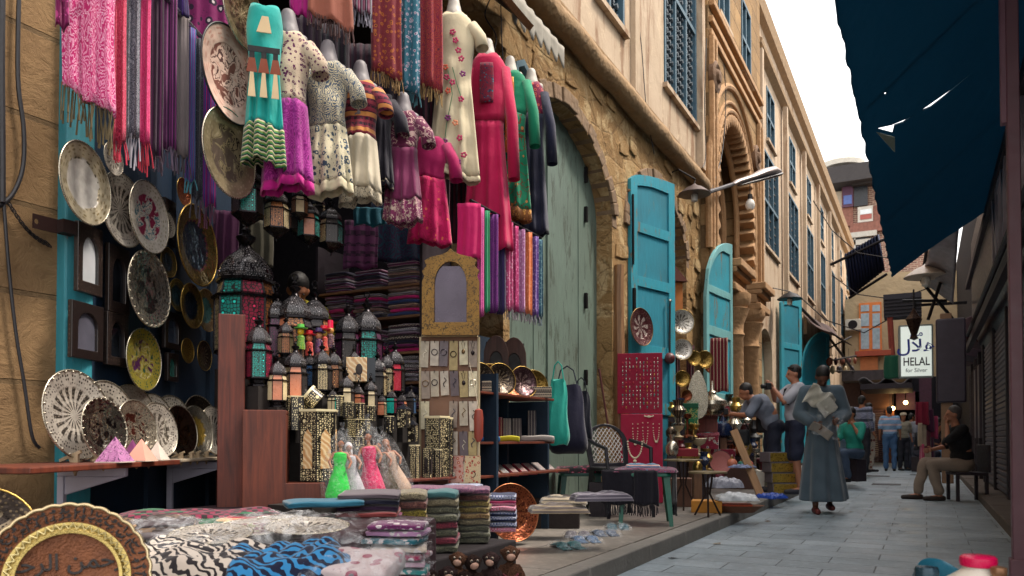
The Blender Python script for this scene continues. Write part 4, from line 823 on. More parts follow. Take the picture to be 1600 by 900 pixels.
ME_D = disc_mesh().mesh('dish', [M_SILV], 50); ME_W = disc_mesh('bowl').mesh('bowl', [M_SILV], 50); ME_R = rim_mesh().mesh('rim', [M_SILV], 2); ME_RB = rim_mesh(40, 1).mesh('rim', [M_SILV], 2); ME_RS = scallop().mesh('rim', [M_SILV], 2)
def ob(o, mat):
    o.material_slots[0].link = 'OBJECT'; o.material_slots[0].material = mat; return o
def zrot(n, roll=0): return (Vector(n).normalized().to_track_quat('Z', 'Y').to_matrix() @ Matrix.Rotation(roll, 3, 'Z')).to_euler()
def plate(p, r, n, mat, rim, label, group=None, me=None, rme=None, name='decorated_plate', cat='plate', roll=0, stand=False):
    t = thing(name, label, cat, p, zrot(n, roll), group, r)
    ob(put('dish', me or ME_D, t), mat); ob(put('rim', rme or ME_R, t), rim)
    if stand:
        m = MB(); 
        for s in (-.3, .3): m.prism([(-.25, -.05), (-.02, -.05), (-.02, .35), (.12, .2), (.22, -.05), (.3, -.05), (.3, -.12), (-.25, -.12)], s - .03, s + .03, ax='x')
        q = m.build('stand', wood('9a8468', 'b8a284'), t, smooth=False); q.rotation_euler = (R(78), 0, 0); q.location = (0, -.98, 0)
    return t
SIL = radial('d8d0c2 6a6258 9a9082 3a3430', 12, .5); SIL2 = radial('dcd4c8 4a423c a89e90 5a5048', 18, .5, rings=9); WHT = radial('c4b89c e8e4dc 6a604e 8c7c58', 6, .5, style='mirror')
FLO = radial('d8d0c4 9a2a50 2a7a8a b0a890', 9, .2, .35, style='picture'); MIR = radial('8a7648 3a4a58 c0347a 5a4a2c', 20, .85, .12, style='mirror'); PIC = radial('d8b8a8 7a4a40 5a3a38 c89888', 5, .1, .45, style='picture')  # MIR carries a magenta reflection painted into its pattern
MUL = radial('a89a3c 5a2a5a c8c090 2a5a4a', 10, .5, .35, style='picture'); COP = radial('8a4a30 5a2a20 b8744a 3a1c18', 14, .85); DRK = radial('3a302a 8a7a64 1c1614 6a5a44', 14, .7); GOLD = radial('a08040 5a4420 c8a860 3a2a14', 16, .9)
hang = [((130, 287, 65), WHT, M_SILV, 'silver plate with a blank white oval centre, highest on the opened door', ME_R), ((189, 328, 59), SIL2, M_SILV, 'pierced silver plate with a sunburst centre'),
 ((230, 340, 57), FLO, M_SILV, 'white plate enamelled with pink and teal flowers'), ((305, 384, 64), MIR, M_BRASS, 'brass rimmed round mirror with a painted magenta reflection'), ((230, 452, 61), radial('b8b0a4 5a5450 8a847c 6a6258', 7, .85, .2, style='picture'), M_SILV, 'large silver plate with beaded rim in the middle of the door', ME_RB),
 ((222, 562, 50), MUL, M_SILV, 'yellow and plum coloured plate with a figure, just above the shelf'), ((262, 410, 24), radial('8a7648 4a5a6a 5a3a58 5a4a2c', 16, .8, .2, style='mirror'), M_BRASS, 'small brass framed round mirror beside the big beaded plate'),
 ((276, 461, 26), radial('8a7a50 4a6a78 c8c8c0 5a4a2c', 16, .8, .15, style='mirror'), M_BRASS, 'small round mirror with a painted pale blue reflection'), ((298, 478, 36), radial('9a8048 22364a 5a5a40 6a5428', 22, .85, .2, style='mirror'), M_BRASS, 'medium round mirror in a broad hammered brass frame'),  # the pale blue reflection is painted as the disc colour
 ((321, 485, 34), radial('7a6440 3a6a68 4a3a2c 5a4630', 18, .7, .3, style='mirror'), M_BRASS, 'round brass frame with a teal pattern, rightmost on the door'), ((357, 118, 76), PIC, M_BLK, 'large pale pink plate painted with a brown scene'),
 ((355, 240, 70), radial('b0a080 7a6a60 3a302c c8b898', 10, .6, .3, style='picture'), M_SILV, 'tall silver plate with a lattice picture below the pale pink one'), ((292, 548, 20), GOLD, M_BRASS, 'small brass dish low on the door beside the cabinet'), ((318, 556, 24), DRK, M_BRASS, 'small dark engraved dish at the lower right of the door'), ((176, 248, 26), SIL, M_SILV, 'small silver dish tucked under the crimson scarf fringe'), ((262, 352, 20), SIL2, M_SILV, 'small pierced dish between the enamelled plate and the tall mirror'), ((286, 300, 22), COP, M_BRASS, 'small copper dish under the plum scarf fringe'),
 ((378, 22, 56), radial('a0906c 6a5c40 3a3020 c8b890', 10, .8), M_SILV, 'silver dish at the very top above the turquoise gown')]
for (x, y, hr), mt, rm, lab, *e in hang:
    off = .1 if x < 340 else .5
    if x > 340: p = at(x, y, X=-3.0); nn = (.90, .22, .02)
    else: p = onp(x, y, off + .02 * (x % 3)); nn = PN + Vector((0, 0, .04))
    plate(p, hr * mpp(p) * .99, nn, mt, rm, lab, 'plates and round mirrors hung on the opened door', rme=e[0] if e else None, roll=x)
def arch2(w, h, kind='ogee', n=12):
    """outline of an arched opening centred on 0, base at 0"""
    a = [(-w / 2, 0), (-w / 2, h * .62)]
    if kind == 'ogee': a += [(-w * .44, h * .66), (-w * .5, h * .74), (-w * .40, h * .86), (-w * .2, h * .93), (0, h), (w * .2, h * .93), (w * .40, h * .86), (w * .5, h * .74), (w * .44, h * .66)]
    else: a += [(-w / 2 * cos(pi * i / n), h * .62 + h * .38 * sin(pi * i / n)) for i in range(1, n)]
    return a + [(w / 2, h * .62), (w / 2, 0)]
def mirror(px0, px1, py0, py1, mf, mg, label, kind='round', p=None, yaw=None, outline=None, hole=(.62, .66, .17), name='framed_mirror', off=.07, grp='small framed mirrors on the opened door'):
    p = p or onp((px0 + px1) / 2, py1, off); k = mpp(p); h = (py1 - py0) * k; w = (px1 - px0) * k / (.62 if yaw is None else 1); yaw = PYAW if yaw is None else yaw
    t = thing(name, label, 'mirror', p, yaw, grp)
    hl = [(a, b_ + h * hole[2]) for a, b_ in arch2(w * hole[0], h * hole[1], kind)]
    po = [(a * w, b_ * h) for a, b_ in outline] if outline else [(-w / 2, 0), (-w / 2, h), (w / 2, h), (w / 2, 0)]
    MB().prism(po, -.011, .011, [hl]).build('frame', mf, t, smooth=False, bevel=.003)
    MB().box(-w * .4, w * .4, .004, .012, h * .1, h * .9 if not outline else h * .8).build('glass', mg, t, smooth=False); return t, w, h
M_GL = pm('8c98a4', .06, .9, var=.5, sc=5, bump=.1, bsc=4); M_GLD = pm('20242c', .1, .6, var=.5, sc=4, bump=0); M_DKW = inlay('4a3c34', '1c1514', 120, .3); M_MWH = pm('c8ccd0', .15, .3, var=.4, sc=6, bump=0)  # M_MWH paints a bright reflection into the glass colour
for a in [(119, 157, 352, 460, M_DKW, M_MWH, 'arched mirror with a painted bright reflection in a dark inlaid frame'), (166, 200, 385, 490, M_DKW, M_GLD, 'dark frame with a pink tinted oval glass, under the sunburst plate'), (110, 158, 474, 562, M_DKW, pm('6a6a78', .1, .5, var=.6, sc=9, bump=0), 'black framed mirror at the lower left of the door, by the teal post'),
 (164, 198, 490, 572, M_DKW, M_GLD, 'black framed mirror with a lantern shaped glass'), (253, 274, 312, 384, M_DKW, pm('a8b0b4', .1, .7, bump=0), 'narrow frame with silver glass beside the enamelled plate'), (253, 283, 488, 546, M_DKW, pm('4a5468', .1, .6, bump=0), 'small dark frame with twin blue arches'), (258, 278, 552, 596, M_DKW, pm('2f6a60', .2, .4, bump=0), 'tiny frame with green lattice glass above the shelf plates')]: mirror(*a)
# hook plate, chain and cables on the stone wall
p = at(88, 354, X=WX + .07); hk = thing('iron_hasp', 'rusty iron hasp plate screwed to the teal door post', 'hasp', p); m = MB(); m.prism([(-.1, -.03), (-.1, .03), (.06, .03), (.06, -.03)], 0, .006, [[(-.085 + .01 * cos(q), .012 * sin(q)) for q in [i * pi / 4 for i in range(8)]]], ax='x'); m.build('plate', pm('3a2420', .6, .5, bump=.4), hk, smooth=False); MB().box(0, .05, .0, .06, -.028, .028).build('bracket', pm('2a1a18', .6, .4), hk, smooth=False)
a, c = at(14, 318, X=WX + .03), at(76, 382, X=WX + .03); m = MB()
for i in range(20):
    q = a.lerp(c, i / 19) + Vector((0, 0, -.03 * sin(pi * i / 19))) - a; m.T = Matrix.Translation(q) @ Matrix.Rotation(R(90 * (i % 2)), 4, (c - a).normalized()) @ Matrix.Rotation(-.8, 4, 'X')
    m.tube([(0, .012 * cos(u) * 1.3, .007 * sin(u)) for u in [2 * pi * j / 10 for j in range(11)]], .0022, 5, cap=False)
tag(m.build('iron_chain', M_IRON, None, a), 'thin rusty chain running from the cables to the teal door post', 'chain')
def cable(pts, X, r, label, name='black_cable'):
    P = [at(x, y, X=X) if not isinstance(X, list) else at(x, y, X=xx) for (x, y), xx in zip(pts, X if isinstance(X, list) else [X] * len(pts))]
    Q = []
    for i in range(len(P) - 1):
        p0, p1, p2, p3 = P[max(i - 1, 0)], P[i], P[i + 1], P[min(i + 2, len(P) - 1)]
        for j in range(6): u = j / 6; Q.append(.5 * ((2 * p1) + (p2 - p0) * u + (2 * p0 - 5 * p1 + 4 * p2 - p3) * u * u + (3 * p1 - p0 - 3 * p2 + p3) * u ** 3))
    Q.append(P[-1]); c = Q[0].copy(); m = MB(); m.tube([q - c for q in Q], r, 7); return tag(m.build(name, pm('16141a', .5), None, c), label, 'cable')
cable([(30, -20), (28, 120), (37, 200), (36, 260), (22, 300), (2, 320), (-20, 330)], WX + .03, .009, 'thick black cable curving down the ashlar wall at the left edge')
cable([(6, 318), (14, 420), (25, 520), (38, 600), (50, 680), (62, 700)], WX + .03, .007, 'black cable hanging from the junction down to the shelf')
cable([(4, -20), (3, 100), (4, 240), (4, 316)], WX + .04, .012, 'straight black cable at the very left edge of the wall')
cable([(765, 0), (758, 25), (775, 55), (772, 80)], WX + .05, .006, 'looped black wire on the wall above the crimson kurta')
cable([(782, -10), (784, 60), (786, 95)], WX + .05, .005, 'thin straight wire on the wall above the green kurta')
cable([(993, 0), (1002, 70), (1010, 170), (1022, 240)], WX + .08, .006, 'thin wire running down the plaster beside the lattice window')
cable([(1131, 100), (1134, 160), (1128, 240), (1110, 300)], WX + .2, .008, 'dark wire sagging across the carved portal arch')
cable([(1104, 60), (1101, 160), (1103, 240), (1098, 262)], WX + .2, .008, 'dark cable beside the portal edge going down to the street lamp')
# --- display shelf with plates ---
def board(p0, p1, p2, th, mat, label, name='shelf_board', bracket=None, cat='shelf'):
    """board through three world corners (front-left, front-right, back-right)"""
    a, b_, c = map(Vector, (p0, p1, p2)); d = a + (c - b_); o = a.copy(); m = MB(); dn = Vector((0, 0, -th))
    v = [q - o for q in (a, b_, c, d)]; m.add(v + [q + dn for q in v], [(0, 1, 2, 3), (7, 6, 5, 4), (0, 4, 5, 1), (1, 5, 6, 2), (2, 6, 7, 3), (3, 7, 4, 0)])
    return tag(m.build(name, mat, None, o, smooth=False, bevel=.004), label, cat)
SZ = .785
def onsh(x, off): q = onp(x, 700, off); return Vector((q.x, q.y, SZ))
f0, f1 = onsh(48, .42), onsh(418, .42); r1 = onsh(418, .03)
board(onsh(48, .4), onsh(282, .4), onsh(282, .4) - PN * .36, .022, M_RED2, 'worn brown plank shelf under the standing silver plates')
f1 = onsh(420, .34); board(onsh(284, .34), f1, f1 - PN * .3, .016, pm('9a8c78', .7, bump=.4), 'pale thin shelf continuing right under the green pyramids')
for x, lab in ((92, 'white painted shelf bracket beside the teal door post'), (262, 'white painted shelf bracket under the middle of the plate shelf')):
    q = onsh(x, .05); t = thing('shelf_bracket', lab, 'bracket', q, PYAW, 'white shelf brackets'); m = MB(); m.box(-.012, .012, -.3, 0, -.06, -.024); m.box(-.012, .012, -.03, 0, -.5, -.06); m.prism([(-.3, -.06), (-.03, -.06), (-.03, -.14)], -.006, .006, ax='x'); m.build('arm', pm('b4b2c4', .5), t, smooth=False, bevel=.004)
PS = [(118, 628, 72, .14, SIL2, 'tallest silver plate at the left end of the shelf', ME_RB), (168, 625, 62, .10, SIL, 'silver plate standing second from the left in the back row'), (207, 624, 58, .09, radial('c4bcae 3a3430 5a524a 8a8070', 30, .7), 'silver plate with a zigzag border in the back row of the shelf'), (240, 628, 50, .08, SIL2, 'silver plate behind, above the front plate with tall figures'),
 (270, 630, 48, .08, SIL, 'dark toned silver plate in the back row'), (312, 632, 47, .08, DRK, 'dark ribbed plate at the right end of the back row'),
 (161, 655, 50, .26, radial('8c8478 3a3030 c0b8a8 5a2a3a', 4, .9, .1, style='picture'), 'mirror bright oval plate with a dark beaded edge in the front row', ME_RB), (212, 656, 47, .27, radial('c0b4a0 6a3a30 3a3430 8a8070', 9, .8, .25, style='picture'), 'front row silver plate engraved with standing figures'), (247, 657, 44, .26, SIL, 'front row silver plate right of the one with standing figures'),
 (281, 660, 41, .27, radial('6a6458 3a3428 8a7a50 2a2620', 6, .95, .1), 'dark mirror like plate in the front row', ME_R), (306, 660, 40, .26, radial('a8a294 c8a850 8a8478 6a6258', 16, .8, .25, style='mirror'), 'pale silver plate with a gold oval in the front row'), (334, 661, 39, .26, SIL2, 'front row silver plate second from the right end'), (352, 652, 38, .2, COP, 'copper toned plate at the right end of the shelf')]
for x, y, hr, off, mt, lab, *e in PS:
    q = onp(x, y, off); r = hr * mpp(q); q.z = SZ + r * .97 + .008; plate(q, r, PN + Vector((-.02, -.12, .16)), mt, M_SILV, lab, 'silver plates standing on the shelf', rme=e[0] if e else None, stand=x in (118, 161, 212, 281, 306), name='silver_plate')
def pyramid(p, w, h, mat, lab, rz=.4):
    t = thing('souvenir_pyramid', lab, 'pyramid', p, rz, 'souvenir pyramids on the shelf'); m = MB(); m.box(-w / 2, w / 2, -w / 2, w / 2, 0, .004); m.build('base', pm('cabfae', .6), t, smooth=False)
    m = MB(); w *= .97; m.add([(-w / 2, -w / 2, .004), (w / 2, -w / 2, .004), (w / 2, w / 2, .004), (-w / 2, w / 2, .004), (0, 0, h)], [(0, 3, 2, 1), (0, 1, 4), (1, 2, 4), (2, 3, 4), (3, 0, 4)]); m.build('body', mat, t, smooth=False)
for x, hh, w, c, lab, off in [(180, 46, 52, fab('vine', 'b070a0 5a2a58 c898b8 8a4a7a', 4), 'purple engraved pyramid at the front of the plate shelf', .36), (207, 38, 34, pm('7a3a6a', .4), 'small dark purple pyramid behind the pink one', .3), (221, 40, 44, pm('d89a88', .4, var=.3), 'salmon pink pyramid beside the purple engraved one', .37), (246, 34, 34, pm('c8bcb0', .35, var=.4), 'pale marbled pyramid on the shelf, right of the salmon one', .36),
  (381, 38, 38, fab('vine', '7ac0a0 2a6a58 a8d8c0 4a9a80', 4), 'mint green engraved pyramid, largest on the right shelf', .27), (365, 26, 24, pm('7ab098', .5), 'small mint pyramid left of the large green one', .2), (398, 26, 22, pm('b8b0a4', .5, var=.3), 'small grey stone pyramid', .24), (409, 26, 20, pm('c8c0b4', .5, var=.3), 'small off white pyramid at the shelf end', .24)]:
    q = onsh(x, off); k = mpp(q); q.z = SZ + .001; pyramid(q, w * k * .8, hh * k * .88, c, lab)
# back tray at the left edge and the calligraphy tray in front
q = at(-36, 845, X=-2.6); plate(q, .17, (.75, -.5, .2), DRK, M_BRASS, 'dark round tray cut by the left edge of the picture', rme=ME_R, name='round_tray', cat='tray')
CP = at(106, 905, X=-1.45); CR = 118 * mpp(CP); tn = (CAM - CP).normalized() + Vector((0, 0, .12))
ct = thing('calligraphy_tray', 'large scalloped copper and brass tray covered in raised arabic calligraphy', 'tray', CP, zrot(tn), None, CR)
mt = NT('chased_copper', .38, .55); k = mt.mix(mt.noise(5, 4), H('85502f'), H('4e2c1c')); mt.bump(mt.noise(30, 5), .3, .02); M_CH = mt.col(k)
ob(put('dish', ME_D, ct), M_CH); ob(put('rim', ME_RS, ct), pm('c8b48c', .3, .8))
M_BR2 = pm('b09a5c', .28, .85, var=.3, bump=.3, sc=12)
m = MB(); m.lathe([(.60, .03), (.60, .075), (.64, .085), (.68, .06), (.70, .075), (.745, .075), (.76, .03)], 60, cap=False); m.build('brass_band', M_BR2, ct)
m = MB()
for i in range(44):
    q = 2 * pi * i / 44
    for s in (-1, 1): m.tube([(.655 * cos(q), .655 * sin(q), .095), (.735 * cos(q + s * .07), .735 * sin(q + s * .07), .088)], .008, 5)
m.build('band_tracery', pm('d8c890', .3, .7), ct)
M_INK = pm('1a100c', .6, bump=0)
# flowing raised script, ring by ring (pseudo letter strokes with dots)
m = MB(); rs = random.Random(3)
def stroke(r0, q0, big):
    """one letter-like curl around polar place (r0,q0)"""
    ty = rs.randrange(6); s = big; P = []
    if ty == 0: P = [(-.5, .5), (-.5, -.3), (-.1, -.55), (.4, -.35), (.5, .1)]
    elif ty == 1: P = [(0, .9), (.02, .2), (-.02, -.7)]
    elif ty == 2: P = [(-.6, .1), (-.1, .35), (.35, .15), (-.2, -.15), (-.45, -.5), (.1, -.75), (.6, -.6)]
    elif ty == 3: P = [(.4, .5), (.15, .1), (.2, -.3), (-.2, -.5), (-.7, -.4)]
    elif ty == 4: P = [(-.7, -.1), (-.2, -.25), (.3, -.15), (.35, .2), (.1, .3), (0, .05), (.5, -.3)]
    else: P = [(.6, .2), (0, -.1), (-.6, .0), (-.7, .35)]
    tl = rs.uniform(-.35, .35); pts = []
    for a, b_ in P: a, b_ = rot2(a, b_, tl); q = q0 - a * s / r0; r = r0 + b_ * s; zz = .035 + (r - .66) * .12 if r > .66 else -.018; pts.append((r * cos(q), r * sin(q), zz + .008))
    Q = []
    for i in range(len(pts) - 1):
        A, B_, C_, D_ = [Vector(pts[max(0, min(len(pts) - 1, i + j))]) for j in (-1, 0, 1, 2)]
        for j in range(3): u = j / 3; Q.append(.5 * ((2 * B_) + (C_ - A) * u + (2 * A - 5 * B_ + 4 * C_ - D_) * u * u + (3 * B_ - A - 3 * C_ + D_) * u ** 3))
    Q.append(Vector(pts[-1])); n = len(Q); m.tube(Q, [s * (.09 + .2 * sin(pi * (i + .6) / n)) for i in range(n)], 5, sq=.6)
    if rs.random() < .55:
        q = q0 + rs.uniform(-.4, .4) * s / r0; r = r0 + rs.choice((-.8, .9)) * s; m.ball((r * cos(q), r * sin(q), .04 + max(0, (r - .66) * .12)), (s * .12,) * 3, 6)
for r0, n, s in ((.915, 60, .058), (.835, 56, .06), (.79, 60, .03)):
    for i in range(n): stroke(r0, 2 * pi * (i + rs.uniform(-.25, .25)) / n, s)
m.build('calligraphy_border', M_INK, ct)
def upq(o):  # local rotation that makes text upright on the tilted dish
    Mi = o.rotation_euler.to_matrix().inverted(); u = Mi @ Vector((0, 0, 1)); return atan2(u.y, u.x) - pi / 2
for s_, size, y in (('\ufee2\ufef4\ufea3\ufeae\ufedf\u0627 \ufee6\ufee4\ufea3\ufeae\ufedf\u0627', .30, .22), ('\ufeea\ufee0\ufedf\u0627 \ufee2\ufeb4\ufe91', .34, -.16)):
    rz = upq(ct); o = text(s_, size, .02, M_INK, ct, (-y * sin(rz), y * cos(rz), -.008), (0, 0, rz), 'calligraphy')
cr = thing('low_crate', 'plain wooden crate under the calligraphy tray', 'crate', (CP.x - .02, CP.y - .02, 0), .5); zt = CP.z - CR
m = MB(); 
for i in range(3): m.box(-.17, .17, -.17, .17, zt / 3 * i + .004, zt / 3 * (i + 1) - .01)
m.build('boards', wood('6a4a30', '8a6844'), cr, smooth=False, bevel=.004)
# ---------------- lanterns ----------------
def hexp(r, n=6, a0=0): return [(r * cos(a0 + 2 * pi * i / n), r * sin(a0 + 2 * pi * i / n)) for i in range(n)]
LM = {}
def lmesh(kind):
    if kind in LM: return LM[kind]
    n = 8 if kind == 'big' else 6 if kind in ('hex', 'pend') else 4; a0 = pi / n; L = {}
    r = {'big': .19, 'hex': .17, 'pend': .2, 'box': .17}[kind]
    if kind == 'pend': zb, z1, z2 = .22, .52, .62
    else: zb, z1, z2 = .12, .46, .56
    rb = r * .85
    L['base'] = MB().lathe([(rb * .95, 0), (rb * .95, .02), (rb * .75, .04), (rb * .8, .08), (r * 1.02, zb - .02), (r * 1.02, zb)] if kind != 'pend' else [(.005, 0), (.02, .02), (.01, .05), (.06, .08), (r * .7, .14), (r * 1.05, zb - .02), (r * 1.05, zb)], n, a0)
    L['collar'] = MB().lathe([(r * 1.1, z1 - .01), (r * 1.14, z1 + .005), (r * 1.0, z1 + .02)], n, a0)
    L['neck_ring'] = MB().lathe([(r * .88, z2 - .01), (r * .98, z2), (r * .98, z2 + .02), (r * .8, z2 + .03)], n, a0)
    L['dome'] = MB().lathe([(r * .86, z2 + .02), (r * .92, z2 + .05), (r * .85, z2 + .10), (r * .62, z2 + .16), (r * .34, z2 + .205), (r * .2, z2 + .225)] if kind != 'box' else [(r * .86, z2 + .02), (r * .95, z2 + .03), (r * .45, z2 + .17), (r * .15, z2 + .2)], n * 2 if kind == 'big' else n, a0)
    L['finial'] = MB().lathe([(r * .26, z2 + .22), (r * .16, z2 + .25), (r * .3, z2 + .28), (r * .34, z2 + .30), (r * .1, z2 + .325), (r * .16, z2 + .345), (r * .05, z2 + .37)], 12)
    m = MB(); zc = z2 + .40; m.tube([(.03 * cos(q), 0, zc + .03 * sin(q)) for q in [2 * pi * j / 12 for j in range(13)]], .007, 5, cap=False); L['ring'] = m
    m = MB()
    for x, y in hexp(r, n, a0): m.tube([(x, y, zb), (x, y, z1)], .008, 5)
    for (x, y), (x2, y2) in zip(hexp(r, n, a0), hexp(r * .84, n, a0)): m.tube([(x, y, z1), (x2, y2, z2)], .007, 5)
    L['ribs'] = m
    P = []
    for i in range(n):
        a = hexp(r * .99, n, a0)[i]; b_ = hexp(r * .99, n, a0)[(i + 1) % n]; c = hexp(r * .84, n, a0)[i]; d = hexp(r * .84, n, a0)[(i + 1) % n]
        m = MB(); m.add([(a[0], a[1], zb), (b_[0], b_[1], zb), (b_[0], b_[1], z1), (a[0], a[1], z1)], [(0, 1, 2, 3)]); m.add([(a[0], a[1], z1), (b_[0], b_[1], z1), (d[0], d[1], z2), (c[0], c[1], z2)], [(0, 1, 2, 3)]); P.append(m.mesh('glass_panel', [M_BLK], False))
    LM[kind] = ({k: v.mesh(k, [M_BLK], 35) for k, v in L.items()}, P); return LM[kind]
M_LMET = pm('1e1b1e', .25, .8, var=.4, bump=.3, bsc=60); M_LDOME = lattice('6a6668', '1a181b', 70, .16, .2)
GLS = {'teal': lattice('1a8a80'), 'ruby': lattice('8a1c3a'), 'amber': lattice('a86a3c'), 'cream': lattice('c8b48a'), 'salmon': pm('c07858', .3, var=.3), 'milk': pm('cdbb95', .3, var=.3), 'green': lattice('1f6a48'), 'blue': lattice('2a5a8a'), 'red': pm('b01c34', .25, var=.3), 'aqua': pm('1fa898', .25, var=.3), 'plum': lattice('5a2048'), 'dim': lattice('3a3434')}
def lantern(x, yb, ht, kind, cols, label, X, rz=None, hang=False, group='lanterns crowded on the tiered stand'):
    p = at(x, yb, X=X); h = ht * mpp(p) / 1.0; rz = .3 if rz is None else rz
    t = thing('pendant_lantern' if hang else 'lantern', label, 'lantern', p, rz, group, h); L, P = lmesh(kind)
    for k, me in L.items(): ob(put(k, me, t), M_LDOME if k == 'dome' else M_LMET)
    for i, me in enumerate(P): ob(put('glass_panel', me, t), GLS[cols[i % len(cols)]])
    return p, h
# tiered stand, cabinet
ts = thing('tiered_stand', 'dark stepped wooden stand filled with lanterns', 'stand', (0, 0, 0)); 
steps = [(-3.55, .55), (-3.3, .62), (-3.1, .72)]
# (x, y base, height px, kind, colours, label, X)
LN = [
 (383, 578, 242, 'big', ['cream', 'teal', 'ruby', 'amber'], 'largest black lantern with teal and copper filigree glass, left of the shopkeeper', -3.35),
 (404, 604, 102, 'hex', ['teal', 'ruby'], 'domed lantern with bright teal filigree at the foot of the largest lantern', -2.92),
 (432, 572, 112, 'hex', ['plum', 'ruby'], 'wine red filigree lantern right of the largest lantern', -3.2),
 (460, 590, 140, 'hex', ['salmon', 'amber', 'dim'], 'tall lantern with salmon glass under the shopkeeper, behind the painted dolls', -3.1),
 (491, 580, 122, 'hex', ['dim', 'amber'], 'tall dark lantern with a silver dome in front of the yellow shirt', -3.15),
 (543, 590, 106, 'hex', ['dim', 'plum'], 'wide black domed lantern below the scarf shelves', -3.1), (573, 600, 124, 'hex', ['ruby', 'teal', 'plum'], 'lantern with a pierced silver roof and ruby and green panes', -3.05),
 (433, 636, 76, 'hex', ['salmon', 'milk'], 'lantern with plain salmon and milky arched panes', -2.85), (461, 634, 92, 'hex', ['cream', 'salmon', 'dim'], 'lantern with cream lattice panes right of the milky paned one', -2.88),
 (484, 612, 62, 'box', ['blue', 'dim'], 'small box lantern with blue panes behind the inlaid lamps', -2.95), (503, 620, 78, 'hex', ['cream', 'dim'], 'lantern with fine cream lattice below the painted dolls', -2.9), (521, 616, 70, 'hex', ['amber', 'dim'], 'lantern with amber lattice left of the camel picture box', -2.95),
 (520, 650, 44, 'box', ['milk', 'aqua'], 'tiny lantern with milky and aqua panes above the inlaid caskets', -2.8), (541, 648, 64, 'hex', ['milk', 'dim'], 'dark domed lantern with milky panes below the camel picture box', -2.82), (560, 650, 52, 'box', ['salmon', 'ruby'], 'small box lantern with salmon panes', -2.8),
 (579, 648, 56, 'hex', ['milk', 'dim'], 'small lantern with milky panes, second left of the red paned one', -2.82), (590, 628, 72, 'hex', ['dim', 'cream'], 'lantern with dim lattice behind the small milky ones', -2.9), (604, 624, 74, 'hex', ['cream', 'amber'], 'lantern with cream and amber lattice near the right shelf edge', -2.92),
 (617, 622, 80, 'hex', ['red', 'dim'], 'lantern with one bright red pane', -2.9), (612, 652, 46, 'box', ['aqua', 'ruby'], 'small box lantern with a bright aqua pane', -2.8), (597, 654, 40, 'box', ['salmon', 'cream'], 'smallest box lantern between the milky and aqua ones', -2.78), (628, 656, 44, 'box', ['plum', 'salmon'], 'plum box lantern right of the aqua paned one', -2.78), (642, 652, 46, 'box', ['dim', 'blue'], 'dark box lantern beside the jewellery board', -2.8),
 (475, 642, 40, 'box', ['aqua', 'milk'], 'small box lantern with aqua pane behind the tall inlaid lamp', -2.84), (553, 596, 50, 'hex', ['green', 'dim'], 'small green paned lantern tucked behind the camel picture box', -3.0), (446, 560, 60, 'hex', ['amber', 'cream'], 'pierced bell shaped lantern under the shopkeeper at the left', -3.05)]
for a in LN: lantern(a[0], a[1], a[2] * (1.17 if a[3] != 'big' else 1), *a[3:])
m = MB()
for x, yb, ht, kd, cl, lb, X in LN:
    p = at(x, yb, X=X)
m.box(-3.5, -2.98, 3.0, 4.4, PZ, .93); m.box(-2.98, -2.72, 2.9, 3.85, PZ, .86); m.build('tier', pm('17120f', .8), ts, smooth=False)
m = MB()
for x, yb, ht, kd, cl, lb, X in LN:    # little risers that carry the taller lanterns
    p = at(x, yb, X=X); zt = .93 if X < -2.98 else .86; r = ht * mpp(p) * .13
    if p.z > zt + .004: m.box(p.x - r, p.x + r, p.y - r, p.y + r, zt, p.z - .001)
m.build('risers', pm('1a1412', .8), ts, smooth=False); ts['kind'] = 'structure' if 0 else ''; del ts['kind']
PEN = [(387, 360, 118, ['teal', 'dim'], 'black pendant lantern with a bright teal pane under the turquoise gown', -3.1), (432, 378, 96, ['amber', 'cream'], 'pendant lantern with copper filigree under the magenta tunic', -3.05), (468, 348, 64, ['milk', 'amber'], 'small gilded pendant lantern with clear panes', -3.0), (482, 388, 84, ['salmon', 'teal'], 'pendant lantern with one salmon and one teal pane', -3.05), (517, 400, 90, ['cream', 'dim', 'teal'], 'pendant lantern with square cream panes, rightmost of the hanging ones', -3.0), (461, 372, 60, ['dim', 'amber'], 'small clear pendant lantern behind the copper one', -3.15), (498, 352, 52, ['dim', 'cream'], 'small dark pendant lantern above the one with square cream panes', -3.15)]
for x, yb, ht, cl, lab, X in PEN:
    p, h = lantern(x, yb, ht, 'pend', cl, lab, X, hang=True, group='pendant lanterns under the dresses'); 
    t = C.objects[-1]; r_ = [o for o in C.objects if o.get('label') == lab][0]; m = MB(); m.tube([(0, 0, 1.05), (0, 0, 1.05 + .5 / h)], .008, 5); m.build('chain', M_IRON, r_)
# red wooden cabinet and posts
def pbox(px0, px1, py0, py1, X, dep, mat, name, label, cat, yaw=None, bev=.004, z0=None, parts=True):
    """box whose front face fills the picked rectangle, front on the plane X, turned to the viewer"""
    p = at((px0 + px1) / 2, py1, X=X); k = mpp(p); yw = faceyaw(p) if yaw is None else yaw; w = (px1 - px0) * k * .96; h = (py1 - py0) * k
    if z0 is not None: h += p.z - z0; p = Vector((p.x, p.y, z0))
    t = thing(name, label, cat, p, yw); MB().box(-w / 2, w / 2, 0, dep, 0, h).build('carcass' if parts is True else parts, mat, t, smooth=False, bevel=bev); return t, w, h
pbox(340, 382, 490, 690, -2.98, .25, M_RED, 'timber_cabinet', 'tall red brown timber cabinet side below the largest lantern', 'cabinet', z0=.2)
t = thing('timber_box_shelf', 'red brown open box shelf holding the inlaid lamps', 'shelf', at(378, 800, X=-2.86), faceyaw(at(440, 700, X=-2.86)) * .9); k = mpp(t.location); zz = t.location.z
t.location.z = .3; o_ = .3
zt = lambda y: .88 - (y - 686) * k * 1.0 - o_
